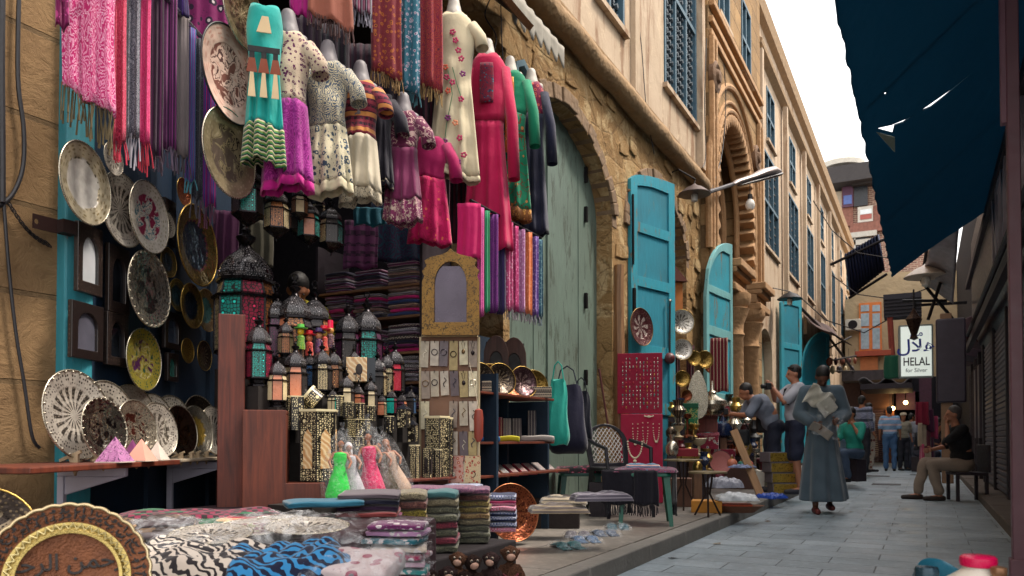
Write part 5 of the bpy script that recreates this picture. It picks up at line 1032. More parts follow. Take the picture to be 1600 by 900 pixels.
m = MB(); m.prism([(0, 0), (0, zt(640)), (.20, zt(640)), (.20, zt(756)), (.38, zt(756)), (.38, 0)], 0, .02); m.box(.20, .38, .02, .3, zt(762), zt(756)); m.box(0, .02, .02, .3, 0, zt(640)); m.box(.18, .2, .02, .3, 0, zt(647)); m.box(.02, .2, .02, .3, zt(646), zt(640)); m.box(.36, .38, .02, .3, 0, zt(762)); m.build('carcass', M_RED2, t, smooth=False, bevel=.003)
# --- inlaid lamps and caskets ---
INL = inlay(); INL2 = inlay('c8bfa0', '100d0c', 60, .24); CRM = pm('d8cba4', .45, var=.15); MARB = NT('marbled_glass', .25); MARB = MARB.col(MARB.ramp(MARB.wave(9, 'DIAGONAL', 5., None, 3), [(0, H('c8a070')), (.5, H('e0cda4')), (1, H('b88858'))]))
def inlaid(px0, px1, py0, py1, X, label, n=6, arch=True, roof=False, name='inlaid_lamp', grp='shell inlaid lamps and boxes', top=True, glass=None, rz=.2, z0=None):
    p = at((px0 + px1) / 2, py1, X=X); k = mpp(p); h = (py1 - py0) * k; r = (px1 - px0) * k / 2 * .98 / (1 if n > 4 else 1.2)
    t = thing(name, label, 'lamp' if arch else 'casket', p, rz, grp); a0 = pi / n
    MB().lathe([(r * .96, 0), (r * .96, h * (.96 if top else 1))], n, a0).build('body', INL, t, smooth=False)
    if top: MB().lathe([(r, h * .96), (r * 1.04, h * .97), (r * 1.04, h), (r * .9, h)], n, a0).build('lid', CRM, t, smooth=False)
    if roof: MB().lathe([(r * 1.1, h), (r * 1.1, h * 1.02), (r * .5, h * 1.18), (.001, h * 1.3)], n, a0).build('roof', pm('23262e', .3, .3), t, smooth=False)
    if arch:
        for i in range(n):
            q = 2 * pi * i / n; s = 2 * r * .96 * sin(pi / n); ap = r * .96 * cos(pi / n) + .002
            m = MB(); m.prism([(a, b_ + h * .17) for a, b_ in arch2(s * .55, h * .55, 'ogee')], -.004, 0); m.build('arched_pane', glass or MARB, t, smooth=False, rot=(0, 0, q + pi / 2), loc=(ap * cos(q), ap * sin(q), 0))
    m = MB(); 
    for a, b_ in hexp(r * .965, n, a0): m.tube([(a, b_, 0), (a, b_, h * .97)], .004, 4)
    m.build('edging', M_BLK, t); return t
inlaid(466, 529, 640, 750, -2.68, 'tall six sided shell inlaid lamp with marbled arched panes', rz=.62)
inlaid(445, 482, 619, 672, -2.8, 'inlaid box lamp standing behind the tall marbled one', arch=False, rz=.3); inlaid(512, 537, 618, 650, -2.8, 'inlaid lamp with a cream lid right behind the tall marbled one', arch=False)
for i, (x, y) in enumerate(((545, 628), (562, 630), (579, 634))): inlaid(x - 9, x + 8, y, y + 24, -2.74, ('left', 'middle', 'right')[i] + ' inlaid drum in the row of three above the doll bags', arch=False, n=8, rz=.2)
inlaid(537, 580, 655, 682, -2.72, 'wide inlaid drum under the row of three small ones', arch=False, n=8); inlaid(538, 572, 682, 704, -2.68, 'inlaid drum with a cream rim behind the dolls in bags', arch=False, n=8)
b = thing('tilted_drum', 'cream rimmed inlaid drum tipped over on top of the lamps', 'casket', at(497, 628, X=-2.72), (R(18), R(-48), .3)); k = mpp(b.location); MB().lathe([(15 * k, 0), (15 * k, 18 * k)], 16).build('body', INL, b); MB().lathe([(13 * k, 18 * k), (16 * k, 18 * k), (16 * k, 22 * k), (13 * k, 22 * k)], 16).build('rim', CRM, b)
inlaid(659, 707, 650, 748, -2.66, 'large square inlaid tower box in front of the jewellery board', n=4, arch=False, rz=.0, name='inlaid_box'); inlaid(690, 710, 652, 740, -2.62, 'narrow dark inlaid tower at the right of the square one', n=4, arch=False, rz=.1, name='inlaid_box')
inlaid(637, 658, 695, 748, -2.62, 'inlaid box with a marbled top left of the tower boxes', n=4, arch=False, rz=.1, name='inlaid_box'); inlaid(658, 678, 700, 748, -2.6, 'small pointed arch inlaid box at the foot of the towers', n=4, glass=pm('2a2526', .3), name='inlaid_box', top=False); inlaid(677, 692, 702, 748, -2.59, 'slim inlaid box second from the right at the foot of the towers', n=4, arch=False, name='inlaid_box')
inlaid(616, 645, 640, 668, -2.7, 'inlaid casket with a pyramid shaped roof', n=4, arch=False, roof=True, name='inlaid_box', top=False); inlaid(600, 616, 650, 676, -2.68, 'small marbled egg shaped box beside the roofed casket', n=8, glass=MARB, name='inlaid_box', arch=False); inlaid(634, 656, 664, 690, -2.68, 'second casket with a dark pyramid roof, lower right', n=4, arch=False, roof=True, top=False, name='inlaid_box')
p0 = at(634, 750, X=-2.5); p1 = at(712, 745, X=-2.55); board(p0, p1, p1 + Vector((-.3, .08, 0)), .015, M_RED, 'narrow red brown shelf under the inlaid tower boxes')
q = at(558, 596, X=-2.9); t = thing('camel_box', 'pale striped wooden box with a small painted camel', 'box', q, faceyaw(q)); k = mpp(q); MB().box(-17 * k, 15 * k, 0, .1, 0, 38 * k).build('case', MARB, t, smooth=False, bevel=.003); MB().box(15 * k, 28 * k, .01, .1, 0, 38 * k).build('side', pm('2a3038', .5), t, smooth=False)
m = MB(); m.T = Matrix.Scale(k, 4); m.ball((3, -.5, 19), (5.5, .6, 9), 12); m.box(-2.5, -1, -1, 0, 2, 14); m.box(4, 5.5, -1, 0, 2, 14); m.ball((-4, -.5, 12), (2, .6, 2), 8); m.build('camel_painting', pm('2a1c1a', .6), t)
# painted wooden dolls
for x, y, c1, c2, c3, lab in [(470, 546, '3a9a3a', 'd8a820', '5ab04a', 'green painted wooden doll with a yellow head and wide green hat'), (483, 556, 'c82a28', 'c87850', 'b01c28', 'red painted wooden doll with a wide red hat'), (498, 552, '4a2a70', 'c88a60', '3a2a58', 'violet painted wooden doll with a dark purple hat'), (506, 548, 'c81c3c', 'c8a840', 'b81830', 'scarlet painted wooden doll with a layered red hat'), (516, 544, '2a2450', 'c89050', 'd8204a', 'navy painted wooden doll with a tall red fez')]:
    p = at(x, y, X=-2.98); t = thing('wooden_doll', lab, 'doll', p, 0, 'painted wooden dolls among the lanterns', 46 * mpp(p))
    MB().lathe([(.14, 0), (.15, .1), (.12, .3), (.13, .42), (.06, .5)], 14).build('body', fab('floral', c1 + ' ' + c2 + ' d8d0c0 ' + c3, 3, .4), t); m = MB(); m.ball((0, 0, .6), (.12, .12, .13), 12); m.build('head', pm(c2, .35), t)
    MB().lathe([(.22, .7), (.24, .74), (.12, .76), (.11, .86), (.001, .88)] if 'fez' not in lab else [(.1, .68), (.09, .95), (.001, .96)], 16).build('hat', pm(c3, .35), t)
    MB().lathe([(.03, -.9), (.04, 0)], 6).build('peg', M_BLK, t)
# ---------------- gold mirror, jewellery board, textile shelves ----------------
ogee = [(-.5, 0), (-.5, .62), (-.46, .68), (-.5, .74), (-.42, .80), (-.46, .86), (-.36, .9), (-.16, .93), (-.06, .96), (0, 1), (.06, .96), (.16, .93), (.36, .9), (.46, .86), (.42, .80), (.5, .74), (.46, .68), (.5, .62), (.5, 0)]
gm = NT('worn_gilt', .5, .55); k = gm.mix(gm.noise(9, 6), H('9a7434'), H('5f4524')); k = gm.mix(gm.math('GREATER_THAN', gm.noise(60, 4, None, 1.5), .56), k, H('4a3820')); gm.bump(gm.noise(60, 4, None, 1.5), .6, .004); M_GILT = gm.col(k)
p = at(704, 524, X=-2.62); BY = faceyaw(p) * .8
tm, w, h = mirror(659, 749, 388, 524, M_GILT, pm('4c4450', .25, .5, var=.6, sc=3, bump=.2, bsc=3), 'large ogee topped gilt mirror hanging in the middle of the stall front', p=p, yaw=BY, outline=ogee, hole=(.56, .70, .15), grp=None)
pb = at(702, 756, X=-2.66); kb = mpp(pb); bw = 88 * kb; bh = 230 * kb
jb = thing('jewellery_board', 'tall pale board hung with packets of jewellery under the gilt mirror', 'display board', pb, BY)
m = MB(); m.box(-bw / 2, bw / 2, 0, .02, 0, bh); m.build('panel', pm('7a5a48', .8), jb, smooth=False)
m = MB(); m.box(-bw / 2 - .014, -bw / 2, -.012, .03, 0, bh); m.box(bw / 2, bw / 2 + .014, -.012, .03, 0, bh); m.box(-bw / 2, bw / 2, -.012, .03, bh, bh + .02); m.build('frame', pm('a89878', .6, var=.3), jb, smooth=False, bevel=.002)
rb = Matrix.Rotation(BY, 3, 'Z'); 
def onb(u, v, out=.02): return pb + rb @ Vector((u, -out, v))
rs = random.Random(11); i = 0
pcol = [('a89c88', 'grey'), ('8a7a6c', 'brown'), ('c0b698', 'cream'), ('a08c5c', 'yellowed'), ('5a4c50', 'dark'), ('b4a898', 'pale')]
for r_ in range(5):
    for c in range(6):
        if r_ == 2 and c in (1, 2): continue
        if r_ > 2 and c < 3: continue
        col, cn = pcol[(i * 5 + r_) % 6]; i += 1
        u = (-.43 + .17 * c) * bw; v = (.97 - r_ * .205) * bh; wd, hg = bw * .15, bh * rs.uniform(.16, .2)
        t = thing('jewellery_packet', '%s wrapped jewellery card, %s in the %s row of the board' % (cn, ('leftmost', 'second from left', 'third', 'fourth', 'fifth', 'rightmost')[c], ('top', 'second', 'middle', 'fourth', 'bottom')[r_]), 'packet', onb(u, v, .014), (rs.uniform(-.05, .05), rs.uniform(-.06, .06), BY + rs.uniform(-.15, .15)), 'packets on the jewellery board')
        MB().box(-wd / 2, wd / 2, -.003, 0, -hg, 0).build('card', pm(col, .45, var=.45, sc=30, bump=.4), t, smooth=False)
        m = MB(); n = rs.randrange(3); zz = -hg * .45
        if n == 0: m.tube([(.35 * wd * cos(q), -.008, zz + .35 * wd * sin(q)) for q in [j * pi / 6 for j in range(13)]], .0025, 5, cap=False)
        elif n == 1: m.ball((0, -.008, zz), (wd * .22, .005, wd * .3), 8); m.tube([(-wd * .2, -.006, -.01), (0, -.008, zz), (wd * .2, -.006, -.01)], .0015, 4)
        else: m.tube([(0, -.008, zz + wd * .5), (wd * .25, -.008, zz + wd * .2), (-wd * .15, -.008, zz - wd * .2), (0, -.008, zz - wd * .6)], .003, 5)
        m.build('pendant', pm(rs.choice(['2a2224', 'b0a898', '6a5438', '3a3440']), .3, .7), t); m = MB(); m.tube([(0, 0, .0), (0, -.012, .005), (0, -.012, -.012)], .0018, 4); m.build('hook', M_BLK, t)
for c, (col, lab) in enumerate((('c89a8a', 'card with red print at the board foot, left'), ('d0b890', 'card with red and yellow print at the board foot, right'))):
    t = thing('printed_card', lab, 'card', onb((.12 + .3 * c) * bw, .17 * bh, .02), BY); MB().box(-.05, .05, -.004, 0, -.15, .02).build('card', fab('floral', col + ' b04838 d8c8a0 8a5a50', 2, .5), t, smooth=False)
t = thing('leather_pouch', 'long red leather pouch hanging by a cord at the board edge', 'pouch', onb(bw * .53, .5 * bh, .04), BY); m = MB(); m.lathe([(.012, -.2), (.028, -.17), (.03, -.05), (.024, 0), (.001, .01)], 10, sy=.5); m.build('body', pm('8a3a2c', .5), t); MB().tube([(0, 0, 0), (-.02, 0, .12), (-.06, .02, .3)], .002, 5).build('cord', pm('c8b8a0', .7), t)
# folded textiles
def folded_mesh(w, d, h, seed, n=14, soft=.5):
    rnd = random.Random(seed); m = MB(); vs = []; fs = []; K = 24; a1, a2, a3 = [rnd.uniform(0, 6) for _ in range(3)]; lay = 3
    prof = []
    for i in range(K):
        q = 2 * pi * i / K; c, s_ = cos(q), sin(q); prof.append((abs(c) ** .35 * (1 if c > 0 else -1), abs(s_) ** .6 * (1 if s_ > 0 else -1)))
    for j in range(n + 1):
        u = j / n * 2 - 1; ed = (1 - abs(u) ** 14) ; x = u * w / 2
        for y, z in prof:
            hh = h / 2 * (.82 + .18 * ed); yy = y * d / 2 * (1 - .03 * (1 - ed)) * (1 - (.05 + .03 * sin(u * 3 + a2)) * (abs(z) < .2)); sag = -.12 * h * abs(u) ** 3 + .12 * h * sin(u * 4 + a1) + .1 * h * sin(y * 3 + a2)
            vs.append((x + .01 * w * sin(z * 2 + a3), yy + .01 * d * sin(u * 5 + a3), h / 2 + z * hh + sag * soft))
    for j in range(n):
        for i in range(K): fs.append((j * K + i, j * K + (i + 1) % K, (j + 1) * K + (i + 1) % K, (j + 1) * K + i))
    fs += [list(range(K)), [n * K + i for i in range(K)][::-1]]
    return m.add(vs, fs).mesh('folded_cloth', [M_BLK], 2)
FM = {}
ORD = ['bottom', 'second lowest', 'third lowest', 'fourth lowest', 'fifth lowest', 'sixth lowest', 'seventh lowest', 'eighth lowest', 'ninth lowest', 'tenth from the bottom', 'eleventh from the bottom', 'twelfth from the bottom']
rs2 = random.Random(5)
def stack(px0, px1, py_top, py_bot, X, dep, items, where, group, name='folded_scarf', cat='scarf', yaw=None, seedn=4, lean=0, Y=None):
    """a pile of separate folded cloths; items: [(material, words)] from the bottom up"""
    p = at((px0 + px1) / 2, py_bot, X=X) if Y is None else at((px0 + px1) / 2, py_bot, Y=Y); k = mpp(p); n = len(items); w = (px1 - px0) * k; H_ = (py_bot - py_top) * k; hh = H_ / n; yw = faceyaw(p) * .9 if yaw is None else yaw
    key = (round(w, 2), round(dep, 2), round(hh, 3))
    if key not in FM: FM[key] = [folded_mesh(w, dep, hh * 1.04, q) for q in range(seedn)]
    for i, (mt, words) in enumerate(items):
        q = p + Vector((0, 0, hh * i)) + Matrix.Rotation(yw, 3, 'Z') @ Vector((rs2.uniform(-.006, .006) + lean * i, dep / 2 + rs2.uniform(-.012, .012), 0))
        o = put(name, rs2.choice(FM[key]), None, q, (0, 0, yw + rs2.uniform(-.05, .05))); ob(o, mt)
        tag(o, '%s, %s %s' % (words, 'top' if i == n - 1 and n > 1 else ORD[i] if n < 4 or i < n / 2 else ORD[i], where), cat, group)
def shelfset(px0, px1, rows, X, dep, labelbase):
    for (yt, yb, nm) in rows:
        p0 = at(px0, yb, X=X); p1 = at(px1, yb, X=X)
fp = {'a': (fab('stripes', '3a3458 8a8098 2a1c3a 6a2850', 2), 'blue grey striped folded scarf'), 'b': (fab('stripes', '5c1a48 8a3a68 2a1028 a08090', 2), 'plum striped folded scarf'), 'c': (fab('plain', 'b81868'), 'plain magenta folded scarf'), 'd': (fab('stripes', '6a6478 c8bcb0 2a2434 8a8090', 2.4), 'grey and cream striped folded scarf'),
 'e': (fab('plain', '1f1c34'), 'plain navy folded scarf'), 'f': (fab('kilim', 'b8a898 1a1418 3a1830 7a6878', 1.3), 'black and cream woven folded scarf'), 'g': (fab('plain', '6a1450'), 'plain wine folded scarf'), 'h': (fab('check', 'c8c0c0 1c1820 8a8490', 1.2), 'black and white checked folded scarf'), 'i': (fab('check', 'c8b8bc 7a1838 1c1820', 1.2), 'red and white checked folded scarf'),
 'j': (fab('stripes', 'c8a888 6a4458 b08878 3a2030', 2), 'tan and wine striped folded scarf'), 'k': (fab('plain', '2a3a68'), 'plain blue folded scarf'), 'l': (fab('plain', 'c0284c'), 'plain crimson folded scarf'), 'm': (fab('plain', 'a89890'), 'plain beige folded scarf')}
ROWS = [(450, 414, 'top'), (497, 452, 'second'), (552, 508, 'third'), (598, 556, 'fourth'), (640, 604, 'lowest')]
SY = 4.45
seqs = {0: ['abadbe', 'dabeab', 'jajdb'], 1: ['ebcdab', 'edjbacd', 'kcjkcdj'], 2: ['bcbgd', 'gcadbf', 'cgeffhf'], 3: ['ebg', 'bagc', 'hhihhh'], 4: ['eb', 'gab', 'bde']}
for r_, (yb, yt, nm) in enumerate(ROWS):
    p0 = at(498, yb + 3, Y=SY); p1 = at(657, yb, Y=SY); zb = (p0.z + p1.z) / 2
    tag(MB().box(0, p1.x - p0.x, -.02, .34, -.018, 0).build('shelf_board', wood('5a3c28', '8a6444', 1, axis='X'), None, (p0.x, SY, zb), smooth=False, bevel=.003), 'wooden board, %s of the dark shelves full of folded scarves' % nm, 'shelf')
    for c, (a, b_) in enumerate(((502, 546), (547, 599), (600, 655))):
        q = at((a + b_) / 2, yb, Y=SY); k = mpp(q); yb2 = yb + (q.z - zb - .001) / k
        stack(a, b_, yt + (c == 1) * 4 + (2 - c) * 2 + yb2 - yb, yb2, None, .26, [fp[ch] for ch in seqs[r_][c]], '%s pile, %s dark shelf' % (('left', 'middle', 'right')[c], nm), 'folded scarves on the dark shelves', Y=SY, yaw=0)
for x, nm in ((496, 'left'), (659, 'right')):
    q = at(x, 500, Y=SY); tag(MB().box(-.012, .012, 0, .36, PZ, 2.35).build('shelf_upright', M_DW, None, (q.x, SY - .01, 0), smooth=False), 'dark upright at the %s end of the scarf shelves' % nm, 'post')
# ---- shelves right of the board ----
M_NV = pm('14283a', .6, var=.4, bump=.3)
us = thing('blue_shelf_unit', 'dark blue open shelf unit between the jewellery board and the green door', 'shelf', (WX + .5, 5.0, 0))
ya, yb_ = 4.78, at(862, 620, X=WX + .5).y - .05; zs = [at(800, y, X=-2.72).z for y in (612, 690, 738)]
m = MB(); m.box(-.5, -.47, ya - 5, yb_ - 5, PZ, 1.75); m.box(-.47, .12, ya - 5, ya - 4.97, PZ, 1.35); m.box(-.47, 0, yb_ - 5.03, yb_ - 5, PZ, 1.2); m.box(-.47, -.1, (ya + yb_) / 2 - 5, (ya + yb_) / 2 - 4.97, PZ, 1.3); m.build('carcass', M_NV, us, smooth=False)
US = -2.72
for i, y in enumerate((617, 690, 738)):
    a = at(744, y, X=US); c = at(866 if i < 2 else 890, y, X=US); z = (a.z + c.z) / 2; zs[i] = z
    tag(MB().box(-.36, 0, 0, c.y - a.y, -.018, 0).build('shelf_board', M_RED2, None, (US, a.y, z), smooth=False, bevel=.003), ('upper', 'middle', 'lower')[i] + ' red brown board of the blue shelves left of the green door', 'shelf')
def onz(x, z, X): q = at(x, 600, X=X); return Vector((X, q.y, z))
for x, r_, X, mt, lab in [(752, 25, -2.9, DRK, 'dark patterned bowl beside the jewellery board'), (768, 26, -3.0, COP, 'copper bowl second from the left on the upper blue shelf'), (783, 26, -2.88, DRK, 'dark chased bowl leaning third on the upper blue shelf'), (800, 22, -3.0, COP, 'reddish bowl at the back of the upper blue shelf'), (818, 25, -2.86, radial('4a3438 8a7470 241a1e 6a5054', 8, .7), 'plum coloured bowl with medallions on the upper blue shelf'), (836, 24, -2.95, GOLD, 'bronze bowl at the right end of the upper blue shelf')]:
    q = onz(x, zs[0], X); rr = r_ * mpp(q); q.z += rr * .98; plate(q, rr, (.85, -.45, .22), mt, M_BRASS, lab, 'bowls standing on the upper blue shelf', me=ME_W, name='metal_bowl', cat='bowl')
for x0, x1, lab, c in ((753, 768, 'small grey picture card leaning before the bowls', '6a645c'), (768, 782, 'second grey picture card leaning before the bowls', '8a847c'), (826, 862, 'row of small inlaid tins at the right of the upper blue shelf', '7a7468')):
    q = onz((x0 + x1) / 2, zs[0] + .001, -2.76); k = mpp(q); tag(MB().box(-(x1 - x0) * k / 2, (x1 - x0) * k / 2, -.005, .03, 0, 17 * k).build('tin_box', fab('kilim', c + ' 2a2624 b8a890 5a5048', 2, .4), None, q, (0, 0, faceyaw(q)), smooth=False, bevel=.002), lab, 'tin box')
for x, hh, lab in ((775, 68, 'dark round topped frame partly behind the jewellery board'), (803, 68, 'dark round topped frame with an oval opening above the bowls')):
    q = onz(x, zs[0] + .02, -3.12); k = mpp(q); t = thing('round_topped_mirror', lab, 'mirror', q, faceyaw(q)); h = 95 * k; w = 40 * k
    hl = [(.28 * w * cos(a), h * .5 + .24 * h * sin(a)) for a in [i * pi / 10 for i in range(20)]]; po = [(-w / 2 * .9, 0), (-w / 2, h * .4)] + [(-w / 2 * cos(a), h * .62 + h * .38 * sin(a)) for a in [i * pi / 10 for i in range(1, 10)]] + [(w / 2, h * .4), (w / 2 * .9, 0)]
    MB().prism(po, 0, .02, [hl]).build('frame', wood('3a221c', '5c3a30'), t, smooth=False, bevel=.003); MB().box(-w * .4, w * .4, .022, .026, h * .1, h * .9).build('backing', M_BLK, t, smooth=False)
for x0, x1, y0, c, lab in [(748, 760, 650, '3a4a5c', 'slate blue boxed set standing on the middle blue shelf'), (760, 766, 652, '8a1438', 'thin crimson case, left of the picture box'), (766, 779, 654, 'a89484', 'picture box between two crimson cases'), (779, 785, 652, '901838', 'thin crimson case, right of the picture box'), (786, 799, 654, '8a8488', 'grey ribbed packet on the middle blue shelf'), (800, 815, 654, '6a6264', 'second grey ribbed packet, beside the shelf divider'), (824, 838, 642, '4a4650', 'tall dark box right of the shelf divider')]:
    q = onz((x0 + x1) / 2, zs[1] + .001, -2.9); k = mpp(q); tag(MB().box(-(x1 - x0) * k * .48, (x1 - x0) * k * .48, 0, .15, 0, (690 - y0) * k).build('upright_box', fab('vstripes', c + ' ' + c + ' b0a8a0 ' + c, 1.5, .5), None, q, (0, 0, faceyaw(q)), smooth=False, bevel=.003), lab, 'box')
for x0, x1, c, lab in ((748, 781, '1c5c98', 'bright blue folded cloth on the middle blue shelf'), (780, 812, 'c0b428', 'yellow green folded cloth on the middle blue shelf'), (812, 866, '9a9490', 'grey wrapped packet lying on the middle blue shelf')):
    q = onz((x0 + x1) / 2, zs[1] + .001, -2.8); k = mpp(q); o = ob(put('folded_cloth', folded_mesh((x1 - x0) * k, .12, 9 * k, x0), None, q, (0, 0, faceyaw(q))), fab('plain', c)); tag(o, lab, 'cloth')
cs_ = ['d0705a', 'c84a4a', '6a8a98', 'b01c38', 'c02038', 'a81830', '8a8490', '7a747c']
for i in range(8):
    x = 754 + i * 14.5; q = onz(x, zs[2] + .001, -2.86); t = thing('jewellery_case', '%s open jewellery case, %s from the left on the lower blue shelf' % (('salmon', 'coral', 'grey blue', 'crimson', 'bright red', 'dark red', 'silver grey', 'pale grey')[i], ('first', 'second', 'third', 'fourth', 'fifth', 'sixth', 'seventh', 'eighth')[i]), 'case', q, faceyaw(q) + .5, 'cases on the lower blue shelf')
    t.rotation_euler = (R(24), 0, faceyaw(q) + .55); MB().box(-.035, .035, -.08, .08, 0, .03).build('box', pm('8a5a40' if i < 3 else '8a1c34' if i < 6 else '6a666c', .6), t, smooth=False, bevel=.003); MB().box(-.028, .028, -.07, .07, .0305, .034).build('lining', fab('vstripes', cs_[i] + ' 2a2428 c8b8b0', 3), t, smooth=False)
# handbags hanging at the shelf end
def bag(x, y0, y1, w, X, mat, label, yaw=.4, dep=.12, strap=True):
    p = at(x, y0, X=X); k = mpp(p); h = (y1 - y0) * k; t = thing('handbag', label, 'bag', p, yaw); W_ = w * k / 2; m = MB(); n = 28; K = 12; vs = []; fs = []
    for j in range(K + 1):
        v = j / K; ww = W_ * (.62 + .38 * v ** .7) * (1 - .25 * max(0, v - .9) * 10); dd = dep / 2 * (.25 + .75 * sin(min(v * 1.15, 1) * pi / 2)) * (1 - .5 * max(0, v - .9) * 10)
        for i in range(n):
            q = 2 * pi * i / n; c, s_ = cos(q), sin(q); vs.append((ww * abs(c) ** .6 * (1 if c > 0 else -1) + .006 * sin(v * 9), dd * abs(s_) ** .8 * (1 if s_ > 0 else -1) + .008 * sin(c * 9 + v * 6), -h * (.22 + .78 * v) + .01 * sin(c * 4)))
    for j in range(K):
        for i in range(n): fs.append((j * n + i, j * n + (i + 1) % n, (j + 1) * n + (i + 1) % n, (j + 1) * n + i))
    fs += [list(range(n)), [K * n + i for i in range(n)][::-1]]; m.add(vs, fs); m.build('body', mat, t, smooth=60)
    for y in (-.02, .02): MB().tube([(-W_ * .5, y, -h * .24), (-W_ * .3, y, -h * .05), (0, y, .0), (W_ * .3, y, -h * .05), (W_ * .5, y, -h * .24)], .006, 6).build('handle', mat, t)
    return t
bag(886, 572, 708, 66, -2.98, fab('plain', '1c1c34'), 'navy blue cloth shoulder bag behind the teal handbag', dep=.2); bag(908, 590, 690, 36, -3.1, fab('plain', '131626'), 'darkest blue bag hanging against the green door')
tb = bag(872, 565, 695, 36, -2.8, fab('plain', '1fa090', 1, .6), 'bright turquoise handbag hanging at the end of the blue shelves'); 
# big copper tray on the pavement
q = at(800, 803, X=-2.62); rr = 46 * mpp(q); q.z = PZ + rr * 1.0 + .02; plate(q, rr, (.82, -.5, .22), COP, pm('a86c4a', .3, .85), 'large round copper tray leaning behind the scarf piles', rme=ME_R, name='copper_tray', cat='tray')
# ---------------- piles in front ----------------
OL = [(fab('paisley', '8a8068 5a5444 a89c80 4a4438', 1.1), 'olive grey paisley folded shawl'), (fab('paisley', '7a5048 4a2c2c 946a5c 3a2424', 1.1), 'dusty brown paisley folded shawl'), (fab('paisley', '9a8a3c 5c5028 b8a450 4a4020', 1.1), 'mustard paisley folded shawl'), (fab('paisley', 'a08a5c 6a4a3a b8a070 5a3a30', 1.1), 'tan and rust paisley folded shawl'), (fab('plain', '3a6468'), 'plain sea green folded shawl'), (fab('paisley', '6a6a58 44443c 848270 38382e', 1.1), 'moss green paisley folded shawl'), (fab('paisley', '8a3848 5a2434 a05060 481c28', 1.1), 'brick red paisley folded shawl'),
 (fab('paisley', '8a5a70 4a3450 a87888 5c3c50', 1.1), 'purple and rose paisley folded shawl'), (fab('paisley', '94844c 5c4c34 aa9a60 6a3040', 1.1), 'golden olive folded shawl'), (fab('check', 'c8ccd8 2a3a78 1c2448', 1), 'blue and white striped folded keffiyeh'), (fab('check', 'd8b8c8 b82858 8a1c48', 1), 'pink and white striped folded keffiyeh')]
def pick(s): return [OL['abcdefghijk'.index(ch)] for ch in s]
plat = thing('low_platform', 'low covered platform carrying the folded shawl piles', 'platform', (-2.3, 3.5, 0)); a = at(618, 872, X=-2.35); zpl = .30
c0 = at(610, 880, X=-2.15); MB().box(-.5, .22, -.95, .42, PZ, zpl).build('body', pm('1a1216', .9), plat, smooth=False, bevel=.01)
def gstack(px0, px1, yt, X, s, where, dep=.3, yaw=None):
    q = at((px0 + px1) / 2, 800, X=X); k = mpp(q); yb = 686 + (.88 - zpl) / k; stack(px0, px1, yt, yb, X, dep, pick(s), where, 'folded shawls piled at the stall front', 'folded_shawl', 'shawl', yaw)
gstack(619, 664, 770, -2.12, 'abdcdcba', 'of the leftmost shawl pile'); gstack(664, 714, 768, -2.16, 'fgfgffae', 'of the shawl pile topped in sea green'); gstack(714, 764, 764, -2.2, 'fffadiibh'[:9], 'of the shawl pile topped in purple'); gstack(764, 806, 774, -2.3, 'kjjjkkj', 'of the pile beside the copper tray', dep=.26)
q = at(690, 772, X=-2.35); o = ob(put('folded_shawl', folded_mesh(.36, .3, .035, 77), None, q + Vector((0, 0, .012)), (0, 0, .5)), pick('h')[0][0]); tag(o, 'broad rose brown folded shawl spread over the backs of the piles', 'shawl', 'folded shawls piled at the stall front')
q = at(722, 764, X=-2.5); o = ob(put('folded_shawl', folded_mesh(.22, .2, .03, 78), None, q, (0, 0, .3)), pick('j')[0][0]); tag(o, 'pale blue striped keffiyeh folded behind the shawl piles at the board foot', 'shawl', 'folded shawls piled at the stall front')
# dark stack with wine shirts
DS = [(fab('plain', 'b09c80'), 'tan folded cloth'), (fab('plain', '5c1636'), 'wine red folded cloth'), (fab('plain', '701a44'), 'burgundy folded cloth'), (fab('plain', '34203a'), 'aubergine folded cloth'), (fab('plain', '7a3434'), 'rust red folded cloth'), (fab('plain', '15182c'), 'black blue folded cloth'), (fab('plain', '5a5058'), 'grey folded cloth')]
q = at(572, 820, X=-2.05); 
MB_ = MB(); tag(MB().box(-.28, .2, -.38, .38, PZ, .47).build('covered_bench', pm('1a1418', .9), None, (-2.25, q.y + .1, 0), smooth=False, bevel=.01), 'dark covered bench under the wine coloured folded cloths', 'bench')
k = mpp(q); yb = 686 + (.88 - .472) / k
stack(528, 622, 772, yb, -2.05, .34, [DS[0], DS[1], DS[2], DS[4], DS[3], DS[5], DS[6]], 'of the pile under the dolls', 'dark folded cloths below the dolls', 'folded_cloth', 'cloth', seedn=3)
q = at(505, 812, X=-2.2); o = ob(put('folded_cloth', folded_mesh(.3, .22, .03, 5), None, Vector((q.x, q.y, .60)), (0, 0, .9)), fab('plain', '1c5c74')); tag(o, 'teal folded cloth tucked beside the dark pile', 'cloth')
